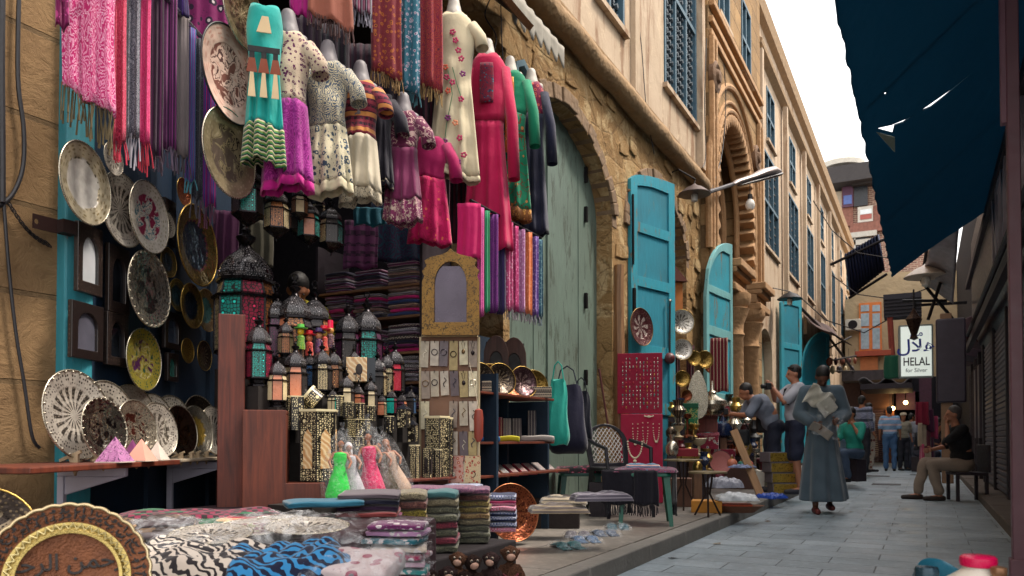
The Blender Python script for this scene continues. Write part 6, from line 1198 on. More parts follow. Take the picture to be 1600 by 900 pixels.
# ---- front table with wrapped goods ----
TZ = .55
ft = thing('covered_table', 'low cloth covered table at the front left heaped with textiles', 'table', (-2.2, 1.9, 0)); MB().box(-.95, .38, -.62, .82, PZ * 0 + .002, TZ).build('cover', pm('2a1018', .9, bump=.4), ft, smooth=False, bevel=.02)
def drape(px, py, w, d, h, mat, label, rz=.5, amp=.02, seed=0, name='folded_fabric', cat='fabric', grp=None, z=TZ, wrap=False, tilt=0):
    """a soft heap of fabric resting on the table"""
    p = at(px, py, Z=z + h); p.z = z; m = MB(); rn = random.Random(seed); a = [rn.uniform(0, 6) for _ in range(4)]
    def top(u, v):
        U, V = u * 2 - 1, v * 2 - 1; e = (1 - abs(U) ** 6) * (1 - abs(V) ** 6); z_ = h * max(0, e) ** .4 * (1 + .12 * sin(U * 4 + a[0]) + .1 * sin(V * 5 + a[1])) + amp * e * (sin(U * 9 + V * 4 + a[2]) * .5 + sin(V * 13 - U * 5 + a[3]) * .35)
        return (U * w / 2 * (1 + .03 * sin(V * 5 + a[0])), V * d / 2 * (1 + .04 * sin(U * 6 + a[1])), z_ + .001)
    m.grid(top, 36, 30); m.grid(lambda u, v: (top(u, v)[0] * .98, top(u, v)[1] * .98, .0), 6, 6)
    o = m.build(name, mat, None, p, (0, 0, rz), smooth=2); o.rotation_euler = (tilt, 0, rz); return tag(o, label, cat, grp)
ZEB = fab('zebra', '171019 cfc3b6', 3.2)
drape(330, 862, .50, .30, .05, ZEB, 'black and cream swirl patterned fabric folded at the table front', .15, seed=1); drape(310, 893, .42, .24, .05, ZEB, 'second black and cream swirl fabric, lowest at the table front', .25, seed=21, z=TZ - .04); drape(268, 846, .3, .2, .03, ZEB, 'black and cream swirl fabric behind the calligraphy tray', .8, seed=31)
drape(452, 860, .30, .26, .06, fab('zebra', '0c1430 2f7fb4', 3.6), 'navy and bright blue swirl fabric in the middle of the table', .9, seed=2); drape(520, 882, .2, .2, .05, fab('zebra', '0f1e34 1f8a90', 5.), 'dark blue and turquoise swirl fabric right of the bright blue one', .2, seed=3, z=TZ - .1); drape(545, 900, .22, .18, .03, fab('zebra', '1a1030 c0249a', 4.), 'fabric with a magenta edge at the foot of the table', .4, seed=4, z=TZ - .12)
drape(310, 800, .62, .30, .05, fab('kilim', '7a1c3c 1c1014 1f5c3c c8b088', .9), 'striped kilim rug in red green and cream at the back of the table', .95, seed=5, amp=.008); drape(215, 812, .4, .26, .05, fab('vine', '2c1a14 6a5038 8a6a48', 1.4), 'dark brown patterned rug beside the leaf shelf', .9, seed=6, amp=.01); drape(400, 806, .3, .2, .05, fab('stripes', 'a0182c 1c1014 2a6a48 c8a878', 1.2), 'red and black striped cloth under the wrapped plates', .9, seed=7, amp=.008)
WR = plastic_wrap()
def wrapped(px, py, w, d, h, mat, label, rz, seed, plate_=False, z=TZ + .03, tilt=.22):
    p = at(px, py, Z=z + h); p.z = z; t = thing('wrapped_pack', label, 'packet', p, (tilt, 0, rz), 'goods in clear plastic on the front table')
    if plate_: o = put('dish', ME_D, t); o.scale = (w * .42, d * .42, .25 * w); o.location = (0, 0, h * .4); ob(o, mat); o = put('rim', ME_RB, t); o.scale = (w * .42, d * .42, .25 * w); o.location = (0, 0, h * .4); ob(o, M_SILV)
    else: ob(put('folded_cloth', folded_mesh(w * .8, d * .8, h * .7, seed), t), mat)
    m = MB(); rn = random.Random(seed)
    m.grid(lambda u, v: ((u - .5) * w * 1.1, (v - .5) * d * 1.15, h * 1.05 * max(0, (1 - abs(2 * u - 1) ** 5) * (1 - abs(2 * v - 1) ** 5)) ** .5 + .012 * noise.noise(Vector((u * 7, v * 7, seed * 3.1))) + .008 * noise.noise(Vector((u * 19, v * 19, seed)))), 22, 22); m.build('plastic_bag', WR, t, smooth=2); return t
for a in [(330, 825, 0.30, .22, .035, SIL2, 'round white lace plate wrapped in plastic, nearest the calligraphy tray', .5, 1, True), (395, 815, 0.28, .2, .035, radial('c8c0b8 7a3a4a 8a9a58 a89a90', 10, .4, .3, style='picture'), 'wrapped plate with a red and green pattern in the middle of the row', .6, 2, True), (438, 808, 0.26, .19, .035, SIL, 'wrapped pale silver plate fourth in the row', .7, 3, True), (480, 812, 0.32, .2, .04, SIL2, 'wrapped oval silver plate at the right end of the row', .7, 4, True)]: wrapped(*a)
wrapped(258, 812, .2, .06, .015, fab('plain', '3a2c30'), 'flat empty plastic sleeve lying beside the calligraphy tray', 1.1, 9, False, TZ + .06, .3); wrapped(225, 832, .2, .06, .015, fab('plain', '3a2c30'), 'second plastic sleeve just behind the calligraphy tray', 1.0, 10, False, TZ + .04, .2)
wrapped(560, 856, .24, .2, .07, fab('floral', 'b8a8a8 8a3a50 6a6a70 a08a90', 1.2), 'plastic wrapped pale floral blouse on the heap corner', .3, 5, False, TZ - .0)
c_ = ['b83a5c', '3a8a8a', 'c0a0b0', '8a1c48', 'c8b8a8', '2a6a78', 'b88ab0', '6a2a5c']; cn = ['rose', 'sea green', 'pale pink', 'wine', 'cream', 'petrol', 'lilac', 'plum']
q = at(622, 880, X=-1.72); zb = .36; tag(MB().box(-.13, .13, -.13, .13, .002, zb).build('small_stool', wood('3a2418', '5a3c28'), None, (q.x, q.y, 0), (0, 0, .6), smooth=False), 'small wooden block under the plastic wrapped scarf pile', 'stool')
for i in range(8):
    k = mpp(q); t = thing('wrapped_scarf', '%s scarf in plastic sleeve, %s of the glossy front pile' % (cn[i], 'top' if i == 7 else ORD[i]), 'packet', Vector((q.x + rs2.uniform(-.01, .01), q.y + rs2.uniform(-.01, .01), zb + .001 + i * .0275)), .5 + rs2.uniform(-.2, .2), 'plastic wrapped scarves in the glossy pile')
    ob(put('folded_cloth', folded_mesh(.2, .18, .022, i), t), fab('floral', c_[i] + ' d0c8c8 ' + c_[(i + 3) % 8] + ' 8a8890', 1.5)); m = MB(); m.grid(lambda u, v: ((u - .5) * .24, (v - .5) * .22, .026 + .006 * noise.noise(Vector((u * 9, v * 9, i * 2.)))), 14, 14); m.build('plastic_bag', WR, t, smooth=2)
# ---- bagged dolls ----
def bagged_doll(x, y0, y1, dress, dark, label, tilt=0, X=-2.4, bl=1.):
    p = at(x, y1, X=X); h = (y1 - y0) * mpp(p); t = thing('bagged_doll', label, 'doll', p, (0, tilt, faceyaw(p)), 'dancer dolls in clear bags', h)
    me = blobmesh([('b', (0, 0, .84), (.055, .055, .07)), ('t', [(0, 0, .78), (0, 0, .7)], .025), ('t', [(-.09, 0, .68), (.09, 0, .68)], .03), ('t', [(-.1, 0, .67), (-.16, -.03, .55), (-.12, -.08, .46)], [.03, .024, .02]), ('t', [(.1, 0, .67), (.17, -.03, .55), (.13, -.08, .46)], [.03, .024, .02])], .012, 'body'); me.materials.append(pm('9a6448', .5)); put('body', me, t)
    m = MB(); m.lathe([(.19, 0), (.2, .05), (.15, .25), (.1, .42), (.085, .5), (.11, .6), (.1, .68), (.05, .7)], 20, sy=.7); m.build('dress', dress, t); m = MB(); m.ball((0, .012, .86), (.065, .06, .075), 12); m.ball((0, .03, .76), (.06, .04, .1), 10); m.build('hair', dark, t)
    m = MB(); m.lathe([(.24 * bl, -.01), (.27 * bl, .2), (.24 * bl, .55), (.15, .9), (.03, 1.08), (.05, 1.16)], 26, sy=.62)
    for i, v in enumerate(m.v): m.v[i] = v + Vector((noise.noise(v * 9) * .035, noise.noise(v * 9 + Vector((5, 5, 5))) * .035, 0))
    m.build('plastic_bag', WR, t)
HB = pm('120e10', .5)
bagged_doll(528, 676, 778, fab('plain', '2ad048', 3, .45), HB, 'dancer doll in a bright green dress inside a clear bag', .05); bagged_doll(554, 684, 776, fab('plain', 'c0bcc4', 3, .45), pm('c8c4c8', .5), 'dancer doll in silver white with a white veil inside a clear bag', -.12); bagged_doll(582, 664, 774, fab('vine', 'd0185c e86a90 a81048', 2, .5), HB, 'dancer doll in a hot pink dress inside a clear bag', -.08); bagged_doll(606, 680, 770, pm('4a4030', .5, .3), HB, 'dancer doll in black and gold inside a clear bag', -.2); bagged_doll(626, 676, 768, pm('b89c88', .5), pm('8a5a40', .5), 'dancer doll in beige inside a clear bag, rightmost', -.3)
ds = thing('doll_shelf', 'dark shelf carrying the bagged dancer dolls', 'shelf', at(575, 781, X=-2.42)); MB().box(-.16, .10, -.5, .35, -ds.location.z + PZ, .008).build('body', pm('17120f', .8), ds, smooth=False); ds.rotation_euler.z = 0
# ---- furry monkeys ----
def fur(col):
    t = NT('fur', .95, 0, .1); t.bump(t.noise(90, 6, t.rnd()), 1., .02); t.bump(t.noise(22, 4, t.rnd()), .7, .02); return t.col(t.mix(t.ramp(t.noise(50, 5, t.rnd()), [(.35, 0.), (.65, 1.)]), mul(H(col), .4), mul(H(col), 1.3)))
FC = [fur('6a4a3a'), fur('3a2a26'), fur('4a3838')]
def monkey(x, yt, h, X, label, fc, beads):
    q = at(x, yt, X=X); hh = h * 1.4; z0 = q.z - hh; t = thing('toy_monkey', label, 'toy monkey', (q.x, q.y, z0), faceyaw(q) + rs2.uniform(-.3, .3), 'furry toy monkeys by the kerb', hh)
    f = lambda c: c + c.normalized() * (.018 * noise.noise(c * 24))
    me = blobmesh([('b', (0, 0, .36), (.2, .17, .26)), ('b', (0, -.03, .78), (.17, .16, .17)), ('t', [(-.17, 0, .5), (-.27, -.1, .3), (-.2, -.22, .16)], [.065, .055, .045]), ('t', [(.17, 0, .5), (.27, -.1, .3), (.2, -.22, .16)], [.065, .055, .045]), ('t', [(-.12, 0, .2), (-.2, -.2, .2), (-.18, -.22, .02)], [.08, .07, .06]), ('t', [(.12, 0, .2), (.2, -.2, .2), (.18, -.22, .02)], [.08, .07, .06]), ('t', [(0, .1, .2), (.1, .3, .3), (.0, .36, .6)], [.04, .03, .025]), ('b', (-.17, 0, .82), (.05, .03, .06)), ('b', (.17, 0, .82), (.05, .03, .06))], .022, 'body', fold=f); me.materials.append(FC[fc]); put('body', me, t)
    m = MB(); m.ball((0, -.13, .74), (.1, .08, .09), 12); m.build('muzzle', pm('b08a78', .6), t)
    for s in (-1, 1):
        m = MB(); m.ball((s * .06, -.15, .83), .036, 10); m.build('eye', pm('8a7c6c', .2, var=.02), t); m = MB(); m.ball((s * .06, -.17, .83), .024, 8); m.build('pupil', M_BLK, C.objects[-1] if 0 else [o for o in kids(t)][-1])
    m = MB()
    for i in range(22): a = 2 * pi * i / 22; m.ball((.17 * cos(a), -.02 + .19 * sin(a), .52 - .1 * (1 - sin(a)) * .9), .02, 6)
    m.build('beads', pm(beads, .3), t)
for a in [(716, 858, .16, -2.0, 'brown furry toy monkey, leftmost in the upper row by the shawls', 0, '6a8a78'), (738, 862, .17, -1.95, 'toy monkey with green beads in front of the copper tray', 1, '5a9a80'), (768, 858, .17, -1.95, 'toy monkey with wine red beads', 2, 'a02848'), (797, 848, .19, -1.98, 'largest brown toy monkey standing at the right end', 0, '8a3a4a'), (672, 886, .13, -1.68, 'small dark toy monkey at the bottom, left of the grey one', 1, 'b0a0a0'), (700, 880, .14, -1.72, 'grey brown toy monkey at the bottom edge', 2, 'b04a70'), (725, 888, .13, -1.68, 'toy monkey with pink beads at the bottom edge', 1, 'c85a8a')]: monkey(*a)
for o in [o for o in C.objects if o.get('group') == 'furry toy monkeys by the kerb']:
    if o.location.z > .2: tag(MB().box(-.055, .055, -.055, .055, 0, o.location.z - PZ - .002).build('wood_block', wood('3a2418', '5a3c28'), None, (o.location.x, o.location.y, PZ + .001), smooth=False, bevel=.004), 'small block under the ' + o['label'], 'block')
# stand for the pile of leaves: shelf under the box shelf goods
# ---------------- second stall: chairs, tables, metalware ----------------
M_PG = pm('17604e', .4, var=.2, bump=.1); M_PB = pm('14131c', .4, var=.25, bump=.1)
def gz(x, y): return at(x, y, Z=PZ)
def pchair(x, y, yaw, mat, label, back=True, seat=.43, name='plastic_chair', cat='chair', w=.44, lattice_=False):
    t = thing(name, label, cat, gz(x, y), yaw); s = w / 2
    m = MB(); m.prism([(-s, -s * .9), (-s * .85, -s), (s * .85, -s), (s, -s * .9), (s * .9, s), (-s * .9, s)], seat - .02, seat + .012, ax='z'); m.build('seat', mat, t, smooth=False, bevel=.008)
    for sx in (-1, 1):
        for sy in (-1, 1):
            m = MB(); m.add([(sx * s * .95, sy * s * .88, seat - .018), (sx * (s * .95 - .055), sy * s * .88, seat - .018), (sx * (s * .95 - .03), sy * (s * .88 - .05), seat - .018), (sx * (s * 1.08), sy * s * 1.02, 0), (sx * (s * 1.08 - .035), sy * s * 1.02, 0), (sx * (s * 1.08 - .01), sy * (s * 1.02 - .035), 0)], [(0, 1, 2), (3, 5, 4), (0, 3, 4, 1), (1, 4, 5, 2), (2, 5, 3, 0)]); m.build('leg', mat, t, smooth=False)
    if back:
        H_ = .46; po = [(-s * .9, 0), (-s * 1.0, H_ * .55)] + [(-s * 1.0 * cos(pi * i / 12), H_ * .55 + H_ * .45 * sin(pi * i / 12)) for i in range(1, 12)] + [(s * 1.0, H_ * .55), (s * .9, 0)]
        holes = []
        if lattice_: po2 = [(a * .78, .05 + b_ * .84) for a, b_ in po]; holes = [po2]
        else:
            for i in range(4): a = -s * .6 + i * s * .33; holes.append([(a, .08), (a, H_ * .72), (a + s * .2, H_ * .72), (a + s * .2, .08)])
        m = MB(); m.T = Matrix.Translation((0, s * .92, seat)) @ Matrix.Rotation(R(-14), 4, 'X'); m.prism(po, -.012, .012, holes); b_ = m.build('backrest', mat, t, smooth=False, bevel=.004)
        if lattice_:
            m = MB(); m.T = Matrix.Translation((0, s * .92, seat)) @ Matrix.Rotation(R(-14), 4, 'X')
            for i in range(-10, 11):
                for sg in (-1, 1):
                    P = [(i * .045 + sg * (z - .22) * .8, z) for z in [.06 + .04 * j for j in range(10)]]; P = [(a, 0, z) for a, z in P if abs(a) < s * .8 and (z < H_ * .55 or (a / (s * .8)) ** 2 + ((z - H_ * .55) / (H_ * .4)) ** 2 < 1)]
                    if len(P) > 1: m.tube(P, .004, 4)
            m.build('woven_back', pm('c0bcb8', .6), b_)
        for sx in (-1, 1): MB().tube([(sx * s * .98, s * .9, seat + .28), (sx * s * 1.08, 0, seat + .24), (sx * s * 1.02, -s * .8, seat + .2), (sx * s * .98, -s * .9, seat)], [.018, .02, .02, .018], 8).build('armrest', mat, t)
    return t
pchair(968, 806, R(48), M_PB, 'black chair with a woven white back beside the crimson board', lattice_=True, seat=.47, w=.48)
pchair(1008, 818, R(20), M_PG, 'dark green plastic stool in front of the crimson board', back=False, name='plastic_stool', cat='stool', seat=.45)
pchair(905, 800, R(30), pm('1c4a44', .4), 'dark teal plastic stool behind the cloth bundles', back=False, name='plastic_stool', cat='stool', seat=.40, w=.42)
q = gz(870, 822); tag(MB().box(-.28, .2, -.2, .25, 0, .26).build('wooden_bench', pm('2a201e', .8), None, q, (0, 0, .4), smooth=False, bevel=.01), 'low dark bench under the long beige cloth bundles', 'bench')
def rest(px, py, w, d, h, mat, label, rz, z, seed=0, amp=.01, name='folded_fabric', cat='fabric', grp=None):
    return drape(px, py, w, d, h, mat, label, rz, amp, seed, name, cat, grp, z)
q = gz(1008, 818); 
def on(t_xy, w, d, h, z, mat, label, rz, seed, grp=None, name='folded_fabric'):
    o = rest(900, 900, w, d, h, mat, label, rz, z, seed, .008, name, 'fabric', grp); o.location = (t_xy[0], t_xy[1], z); return o
on((q.x, q.y + .02), .56, .5, .04, PZ + .468, fab('paisley', '1c2038 7a2a4a 2f6a8a 16182a', .8), 'dark patterned shawl spread over the green stool', .3, 41); on((q.x - .02, q.y), .3, .24, .03, PZ + .505, fab('stripes', '2a8aa8 c03a5c d0c8b8 2a3a68', 1.5), 'bright blue and red folded cloth on top of the green stool', .4, 42)
for dx, dy, w in ((-.12, -.27, .34), (.27, .0, .3), (.1, -.27, .2)):
    t = thing('draped_shawl', {-.12: 'black fringed shawl hanging over the front of the green stool', .27: 'black fringed shawl hanging over the right side of the green stool', .1: 'black fringed shawl at the right front corner of the green stool'}[dx], 'shawl', (q.x + dx, q.y + dy, PZ + .49), R(20) if dy else R(110)); cloth_tube(w, .04, .3, 2, 5).build('cloth', fab('plain', '12101c'), t, smooth=2); fringe(w, .04, .12, -.3, 3).build('fringe', fab('plain', '12101c'), t, smooth=False)
q = gz(905, 800); on((q.x, q.y), .5, .42, .06, PZ + .415, fab('floral', '1c1820 a83a5c b8b0b0 4a2a3c', 1.2), 'heap of black and rose flowered cloth on the teal stool', .5, 43)
for i, (x, y, w, d, h, z, c, lab) in enumerate([(880, 776, .36, .26, .05, .39, '8a7c68 4a4644 a09480', 'long beige cloth bundle on the low bench, uppermost'), (872, 788, .40, .3, .05, .385, '98886c 5a504c', 'pale cream cloth bundle on the low bench, lowest'), (938, 770, .4, .24, .05, .46, '8a8490 4a4654', 'grey striped cloth bundle at the right end of the bench')]):
    rest(x, y, w, d, h, fab('stripes', c, 1.5), lab, .45 + i * .1, z, 50 + i, name='cloth_bundle')
tag(MB().box(-.1, .1, -.1, .1, 0, .33).build('wood_block', M_DW, None, gz(938, 806), (0, 0, .3), smooth=False), 'dark block under the grey striped cloth bundle', 'block')
for x, y, lab, s_ in [(888, 856, 'turquoise slippers in plastic, lowest on the pavement', '1f8a90 0f3a48 58b8b8'), (915, 846, 'blue beaded slippers in plastic behind the turquoise ones', '2a5a88 16243c 8aa8c0'), (945, 836, 'dark blue beaded slippers near the stool legs', '1c3a5c 10182c 6a8aa8'), (902, 838, 'grey wrapped slippers left of the dark blue ones', '5a5460 2a2a34 a8a0a8'), (965, 826, 'teal wrapped slippers at the right of the slipper row', '1f5a6c 12202c 7aa0b0')]:
    t = thing('slipper_pair', lab, 'slippers', gz(x, y), rs2.uniform(.2, .9), 'wrapped slippers on the pavement')
    for sx in (-.05, .05):
        m = MB(); m.grid(lambda u, v: (sx + (.045 - .012 * abs(v - .6)) * cos(u * 2 * pi), (v - .5) * .25, .003 + .04 * (.5 + .5 * sin(u * 2 * pi)) * (1 if v > .45 else .35) * sin(pi * min(max(v, .02), .98)) ** .5), 14, 12); m.build('slipper', fab('paisley', s_, 1.8, .4), t, smooth=2)
    m = MB(); m.grid(lambda u, v: ((u - .5) * .24, (v - .5) * .3, .05 * max(0, (1 - abs(2 * u - 1) ** 4) * (1 - abs(2 * v - 1) ** 4)) ** .5 + .01 * noise.noise(Vector((u * 9, v * 9, x)))), 14, 14); m.build('plastic_bag', WR, t, smooth=2)
t = thing('wooden_stick', 'thin wooden broom handle leaning against the timber door post', 'stick', gz(968, 776)); m = MB(); a = at(951, 672, X=WX + .12) - t.location; c = at(936, 576, X=WX + .06) - t.location; m.tube([(0, 0, 0), a], .014, 7); m.build('handle', wood('a8703c', 'c89058'), t); MB().tube([a, c], .012, 7).build('dark_end', pm('5a2a28', .6), t)
# crimson board
p0 = at(966, 550, X=-2.98); p = at(1000, 738, X=-2.98); yw = faceyaw(p) * .95; k = mpp(p); w = 70 * k; h = 188 * k
t = thing('velvet_board', 'tall crimson velvet board covered in rows of earrings', 'display board', (p.x, p.y, p.z), (R(-3), 0, yw)); MB().box(-w / 2, w / 2, 0, .03, h * .49, h).build('upper_panel', pm('8a1030', .9, var=.2, sc=4, bump=.2), t, smooth=False, bevel=.004); MB().box(-w / 2 * .86, w / 2, -.03, 0.03, -(p.z - PZ) + .01, h * .485).build('lower_panel', pm('9a1238', .85, var=.2, sc=4), t, smooth=False, bevel=.01)
Mt = t.rotation_euler.to_matrix(); ec = [pm('c0bab0', .2, .9, bump=0), pm('c8a860', .25, .9, bump=0), pm('2a8a80', .3, bump=0), pm('b0303c', .3, bump=0)]; MEe = None
m = MB(); m.ball((0, -.004, 0), (.0075, .004, .0085), 6); m.tube([(.006 * cos(q), -.004, -.014 + .006 * sin(q)) for q in [i * pi / 4 for i in range(9)]], .0014, 4, cap=False); MEe = m.mesh('earring', [ec[0]], 2)
for r_ in range(13):
    for c in range(11):
        if rs2.random() < .08: continue
        u = (-.38 + .078 * c) * w; v = h * (.955 - .034 * r_); kk = rs2.choice((0, 0, 0, 0, 1, 2, 3)); o = put('earring', MEe, None, t.location + Mt @ Vector((u, -.003, v)), t.rotation_euler); s_ = rs2.uniform(.8, 1.3); o.scale = (s_, s_, s_); ob(o, ec[kk])
        tag(o, 'tiny %s earring pinned to the crimson velvet board' % ('silver', 'gold', 'turquoise', 'red')[kk], 'earring', '%s earrings on the velvet board' % ('silver', 'gold', 'turquoise', 'red')[kk])
def necklace(u, v, r, L, lab, mt, base=None):
    t2 = thing('necklace', lab, 'necklace', t.location + Mt @ Vector((u * w, -.045, v * h)), t.rotation_euler, 'necklaces at the crimson board'); m = MB()
    for i in range(23): q = pi * i / 22; x = -r * cos(q) * (1 if i else 1); z = -L * sin(q) ** .8; m.ball((x, 0, z), .0075 if abs(i - 11) > 1 else .014, 6)
    m.build('beads', mt, t2)
IV = pm('d0c4a8', .35, bump=0)
for a in [(-.1, .40, .03, .24, 'long ivory bead necklace on the lower crimson panel, leftmost'), (.12, .41, .03, .26, 'long ivory bead necklace in the middle of the lower crimson panel'), (.36, .40, .035, .21, 'ivory necklace with a round pendant at the right of the panel'), (.2, .47, .05, .012, 'short row of ivory beads across the top of the lower panel')]: necklace(*a, IV)
nk = thing('bead_necklace', 'ivory bead necklace hung over the woven chair back', 'necklace', at(992, 690, X=-2.5), yw); m = MB()
for i in range(21): q = pi * i / 20; m.ball((-.07 * cos(q), 0, -.16 * sin(q)), .009, 6)
m.ball((0, 0, -.19), .018, 8); m.build('beads', IV, nk)
# plates hung on the blue leaves
def lf_pt(x, y, off=.09):
    n = Vector((.958, -.287, 0)); return at(x, y, pl=(Vector((WX + .02, 9.28, 0)) + n * (off + .03), n)), n
q, n_ = lf_pt(1001, 511); plate(q, 30 * mpp(q), n_ + Vector((0, 0, .05)), radial('5a3034 b8a8a0 3a2024 8a6a60', 8, .4, .35), pm('7a6038', .35, .8), 'round dark tray with a star pattern hung on the first blue shutter', rme=ME_R, name='hung_tray', cat='tray')
for x, y, r_, mt, lab in [(1066, 503, 20, SIL, 'silver bowl hung highest between the two blue shutters'), (1066, 546, 17, SIL2, 'second silver bowl hung below the highest one'), (1066, 592, 13, GOLD, 'small brass ladle bowl under the silver bowls'), (1073, 618, 9, COP, 'tiny copper ladle bowl low between the shutters'), (1101, 562, 14, GOLD, 'oval brass dish on the second blue shutter'), (1112, 571, 13, COP, 'round copper dish at the foot of the second blue shutter'), (1085, 560, 12, GOLD, 'narrow brass dish at the left of the second shutter')]:
    q = at(x, y, X=-2.95 if x < 1080 else WX + .42); plate(q, r_ * mpp(q), (.6, -.75, .05), mt, M_BRASS, lab, 'metal bowls hung between the blue shutters', me=ME_W, name='hung_bowl', cat='bowl')
tl = at(1090, 617, X=WX + .5); t2 = thing('teardrop_tray', 'tall narrow silver tray standing behind the silver pot', 'tray', tl, (.1, 0, faceyaw(tl))); k = mpp(tl); MB().prism([(16 * k * cos(a) * (1 - .25 * sin(a)), 38 * k * sin(a)) for a in [i * pi / 14 for i in range(28)]], -.01, .01).build('dish', M_SILV, t2, bevel=.004)
t2 = thing('hookah_stem', 'tall dark pipe stem with a round bowl hanging beside the first shutter', 'pipe', at(1047, 470, X=-3.0)); k = mpp(t2.location); MB().tube([(0, 0, 0), (-.01, 0, -85 * k)], [.012, .016], 8).build('stem', M_BLK, t2); m = MB(); m.ball((-.01, 0, -90 * k), 9 * k, 12); m.build('bowl', pm('5a2a2c', .4), t2); m = MB(); m.ball((0, 0, 0), .025, 8); m.build('mouthpiece', M_SILV, t2)
t2 = thing('narrow_wall_cupboard', 'small orange brown cupboard with a tiny roof high inside the blue arch', 'cupboard', at(1052, 505, X=-3.25), .8); k = mpp(t2.location); MB().box(-.16, .16, 0, .2, 0, .65).build('case', pm('a8642c', .6, var=.4), t2, smooth=False, bevel=.005); MB().prism([(-.22, .62), (0, .85), (.22, .62)], -.05, .24).build('roof', pm('5a2a1c', .6), t2, smooth=False)
for i, (x, c, lab) in enumerate(((1056, '6a1c2c', 'wine red scarf hanging inside the blue arch'), (1078, '7a2438', 'dark red scarf at the edge of the second blue shutter'))): scarf(x - 5, x + 6, 540, 640, fab('vstripes', c + ' 3a1420'), lab, X=-3.05, folds=1.5, d=.08, group='scarves in the blue arch')
scarf(1110, 1136, 528, 612, fab('vstripes', '6a1424 7a1c2c b8a088 5a1020', .7), 'dark red carpet with a pale stripe hung before the carved columns', X=WX + .55, folds=1, d=.08, group=None, name='hung_carpet', cat='carpet')
# metal and odds: generic lathe goods
def lathe_obj(x, y, prof, mat, label, name, cat, X=None, hpx=None, rz=0, n=18, group=None, extra=None, Z=None):
    p = at(x, y, X=X) if X is not None else at(x, y, Z=Z if Z is not None else PZ); s_ = hpx * mpp(p); t = thing(name, label, cat, p, rz, group, s_)
    MB().lathe(prof, n).build('body', mat, t)
    if extra: extra(t)
    return t
POT = [(.2, 0), (.26, .02), (.14, .08), (.3, .18), (.42, .32), (.4, .42), (.2, .52), (.1, .6), (.12, .66), (.05, .74), (.04, .9), (.001, 1.)]
TX = -2.75
def spout(t): m = MB(); m.tube([(.35, 0, .3), (.55, 0, .4), (.62, 0, .6)], [.06, .04, .03], 8); m.build('spout', M_SILV, t); m = MB(); m.tube([(-.36, 0, .25), (-.6, 0, .4), (-.5, 0, .62), (-.14, 0, .6)], .025, 8); m.build('handle', M_SILV, t)
lathe_obj(1113, 650, POT, M_SILV, 'large bellied silver pot with a long spike lid above the wooden chest', 'silver_pot', 'pot', X=TX, hpx=56)
for x, y, h, lab, mt in [(1146, 690, 46, 'silver candlestick vase right of the painted boxes', M_SILV), (1150, 655, 34, 'pale brass vase on top of the chest stack', M_BRASS), (1060, 665, 40, 'dark figured vase before the green cloth', DRK), (1076, 722, 30, 'gilded incense burner on the round table', M_BRASS), (1104, 735, 34, 'gold painted cup with a wide mouth beside the pink drum', M_BRASS)]: lathe_obj(x, y, [(.25, 0), (.28, .05), (.1, .12), (.07, .3), (.22, .42), (.3, .6), (.16, .78), (.2, .95), (.24, 1.), (.18, .98)], mt, lab, 'metal_vase', 'vase', X=TX + .1, hpx=h, extra=spout if x == 1150 else None)
def cbox(x0, x1, y0, y1, X, dep, mat, label, name='painted_box', cat='box', yaw=None, lid=None, zf=None):
    p = at((x0 + x1) / 2, y1, X=X); k = mpp(p); w = (x1 - x0) * k * .9; h = (y1 - y0) * k
    if zf is not None: h += p.z - zf; p.z = zf
    t = thing(name, label, cat, p, faceyaw(p) * .9 if yaw is None else yaw); MB().box(-w / 2, w / 2, 0, dep, 0, h * .82 if lid else h).build('body', mat, t, smooth=False, bevel=.006)
    if lid: MB().box(-w / 2 - .008, w / 2 + .008, -.008, dep + .008, h * .82 + .001, h).build('lid', lid, t, smooth=False, bevel=.006)
    return t
RP = fab('floral', '8a1c38 c8b8a8 2a5a88 b04a5a', .9, .6); RP2 = fab('paisley', 'a82a48 d08a90 3a5a90 7a1c34', 1., .6)
cbox(1056, 1092, 630, 672, -2.9, .3, fab('vine', '1f6a48 b8a860 2a8058', 1.2), 'green cloth covered box with a gold star pattern', 'cloth_box', lid=fab('plain', '1f5a40'))
cbox(1088, 1122, 650, 675, -2.85, .3, wood('5a2420', '8a4038'), 'carved red brown wooden chest under the silver pot', 'wooden_chest', 'chest', lid=wood('4a1c18', '7a3830'))
cbox(1088, 1124, 676, 702, -2.84, .3, RP, 'red painted box with white flowers, under the carved chest', lid=RP2); cbox(1104, 1150, 702, 768, -2.8, .4, RP2, 'largest red and blue painted box behind the pink drum', lid=RP, zf=PZ); cbox(1126, 1156, 668, 700, -2.95, .25, pm('3a1420', .5), 'dark wine lacquered box beside the silver candlestick')
cbox(1130, 1180, 726, 770, -2.5, .35, pm('5a4038', .8), 'brown cardboard box full of small toys', 'cardboard_box', zf=PZ); cbox(1046, 1082, 748, 800, -2.42, .3, pm('6a4a3c', .8, bump=.3), 'tall brown cardboard box behind the round table', 'cardboard_box', zf=PZ)
p = at(1126, 722, X=-2.62); plate(p, 18 * mpp(p), (.5, -.85, .1), pm('b06a64', .6, var=.2), pm('3a1c20', .5), 'round drum with a pink skin leaning on the painted boxes', name='hand_drum', cat='drum', rme=ME_R)
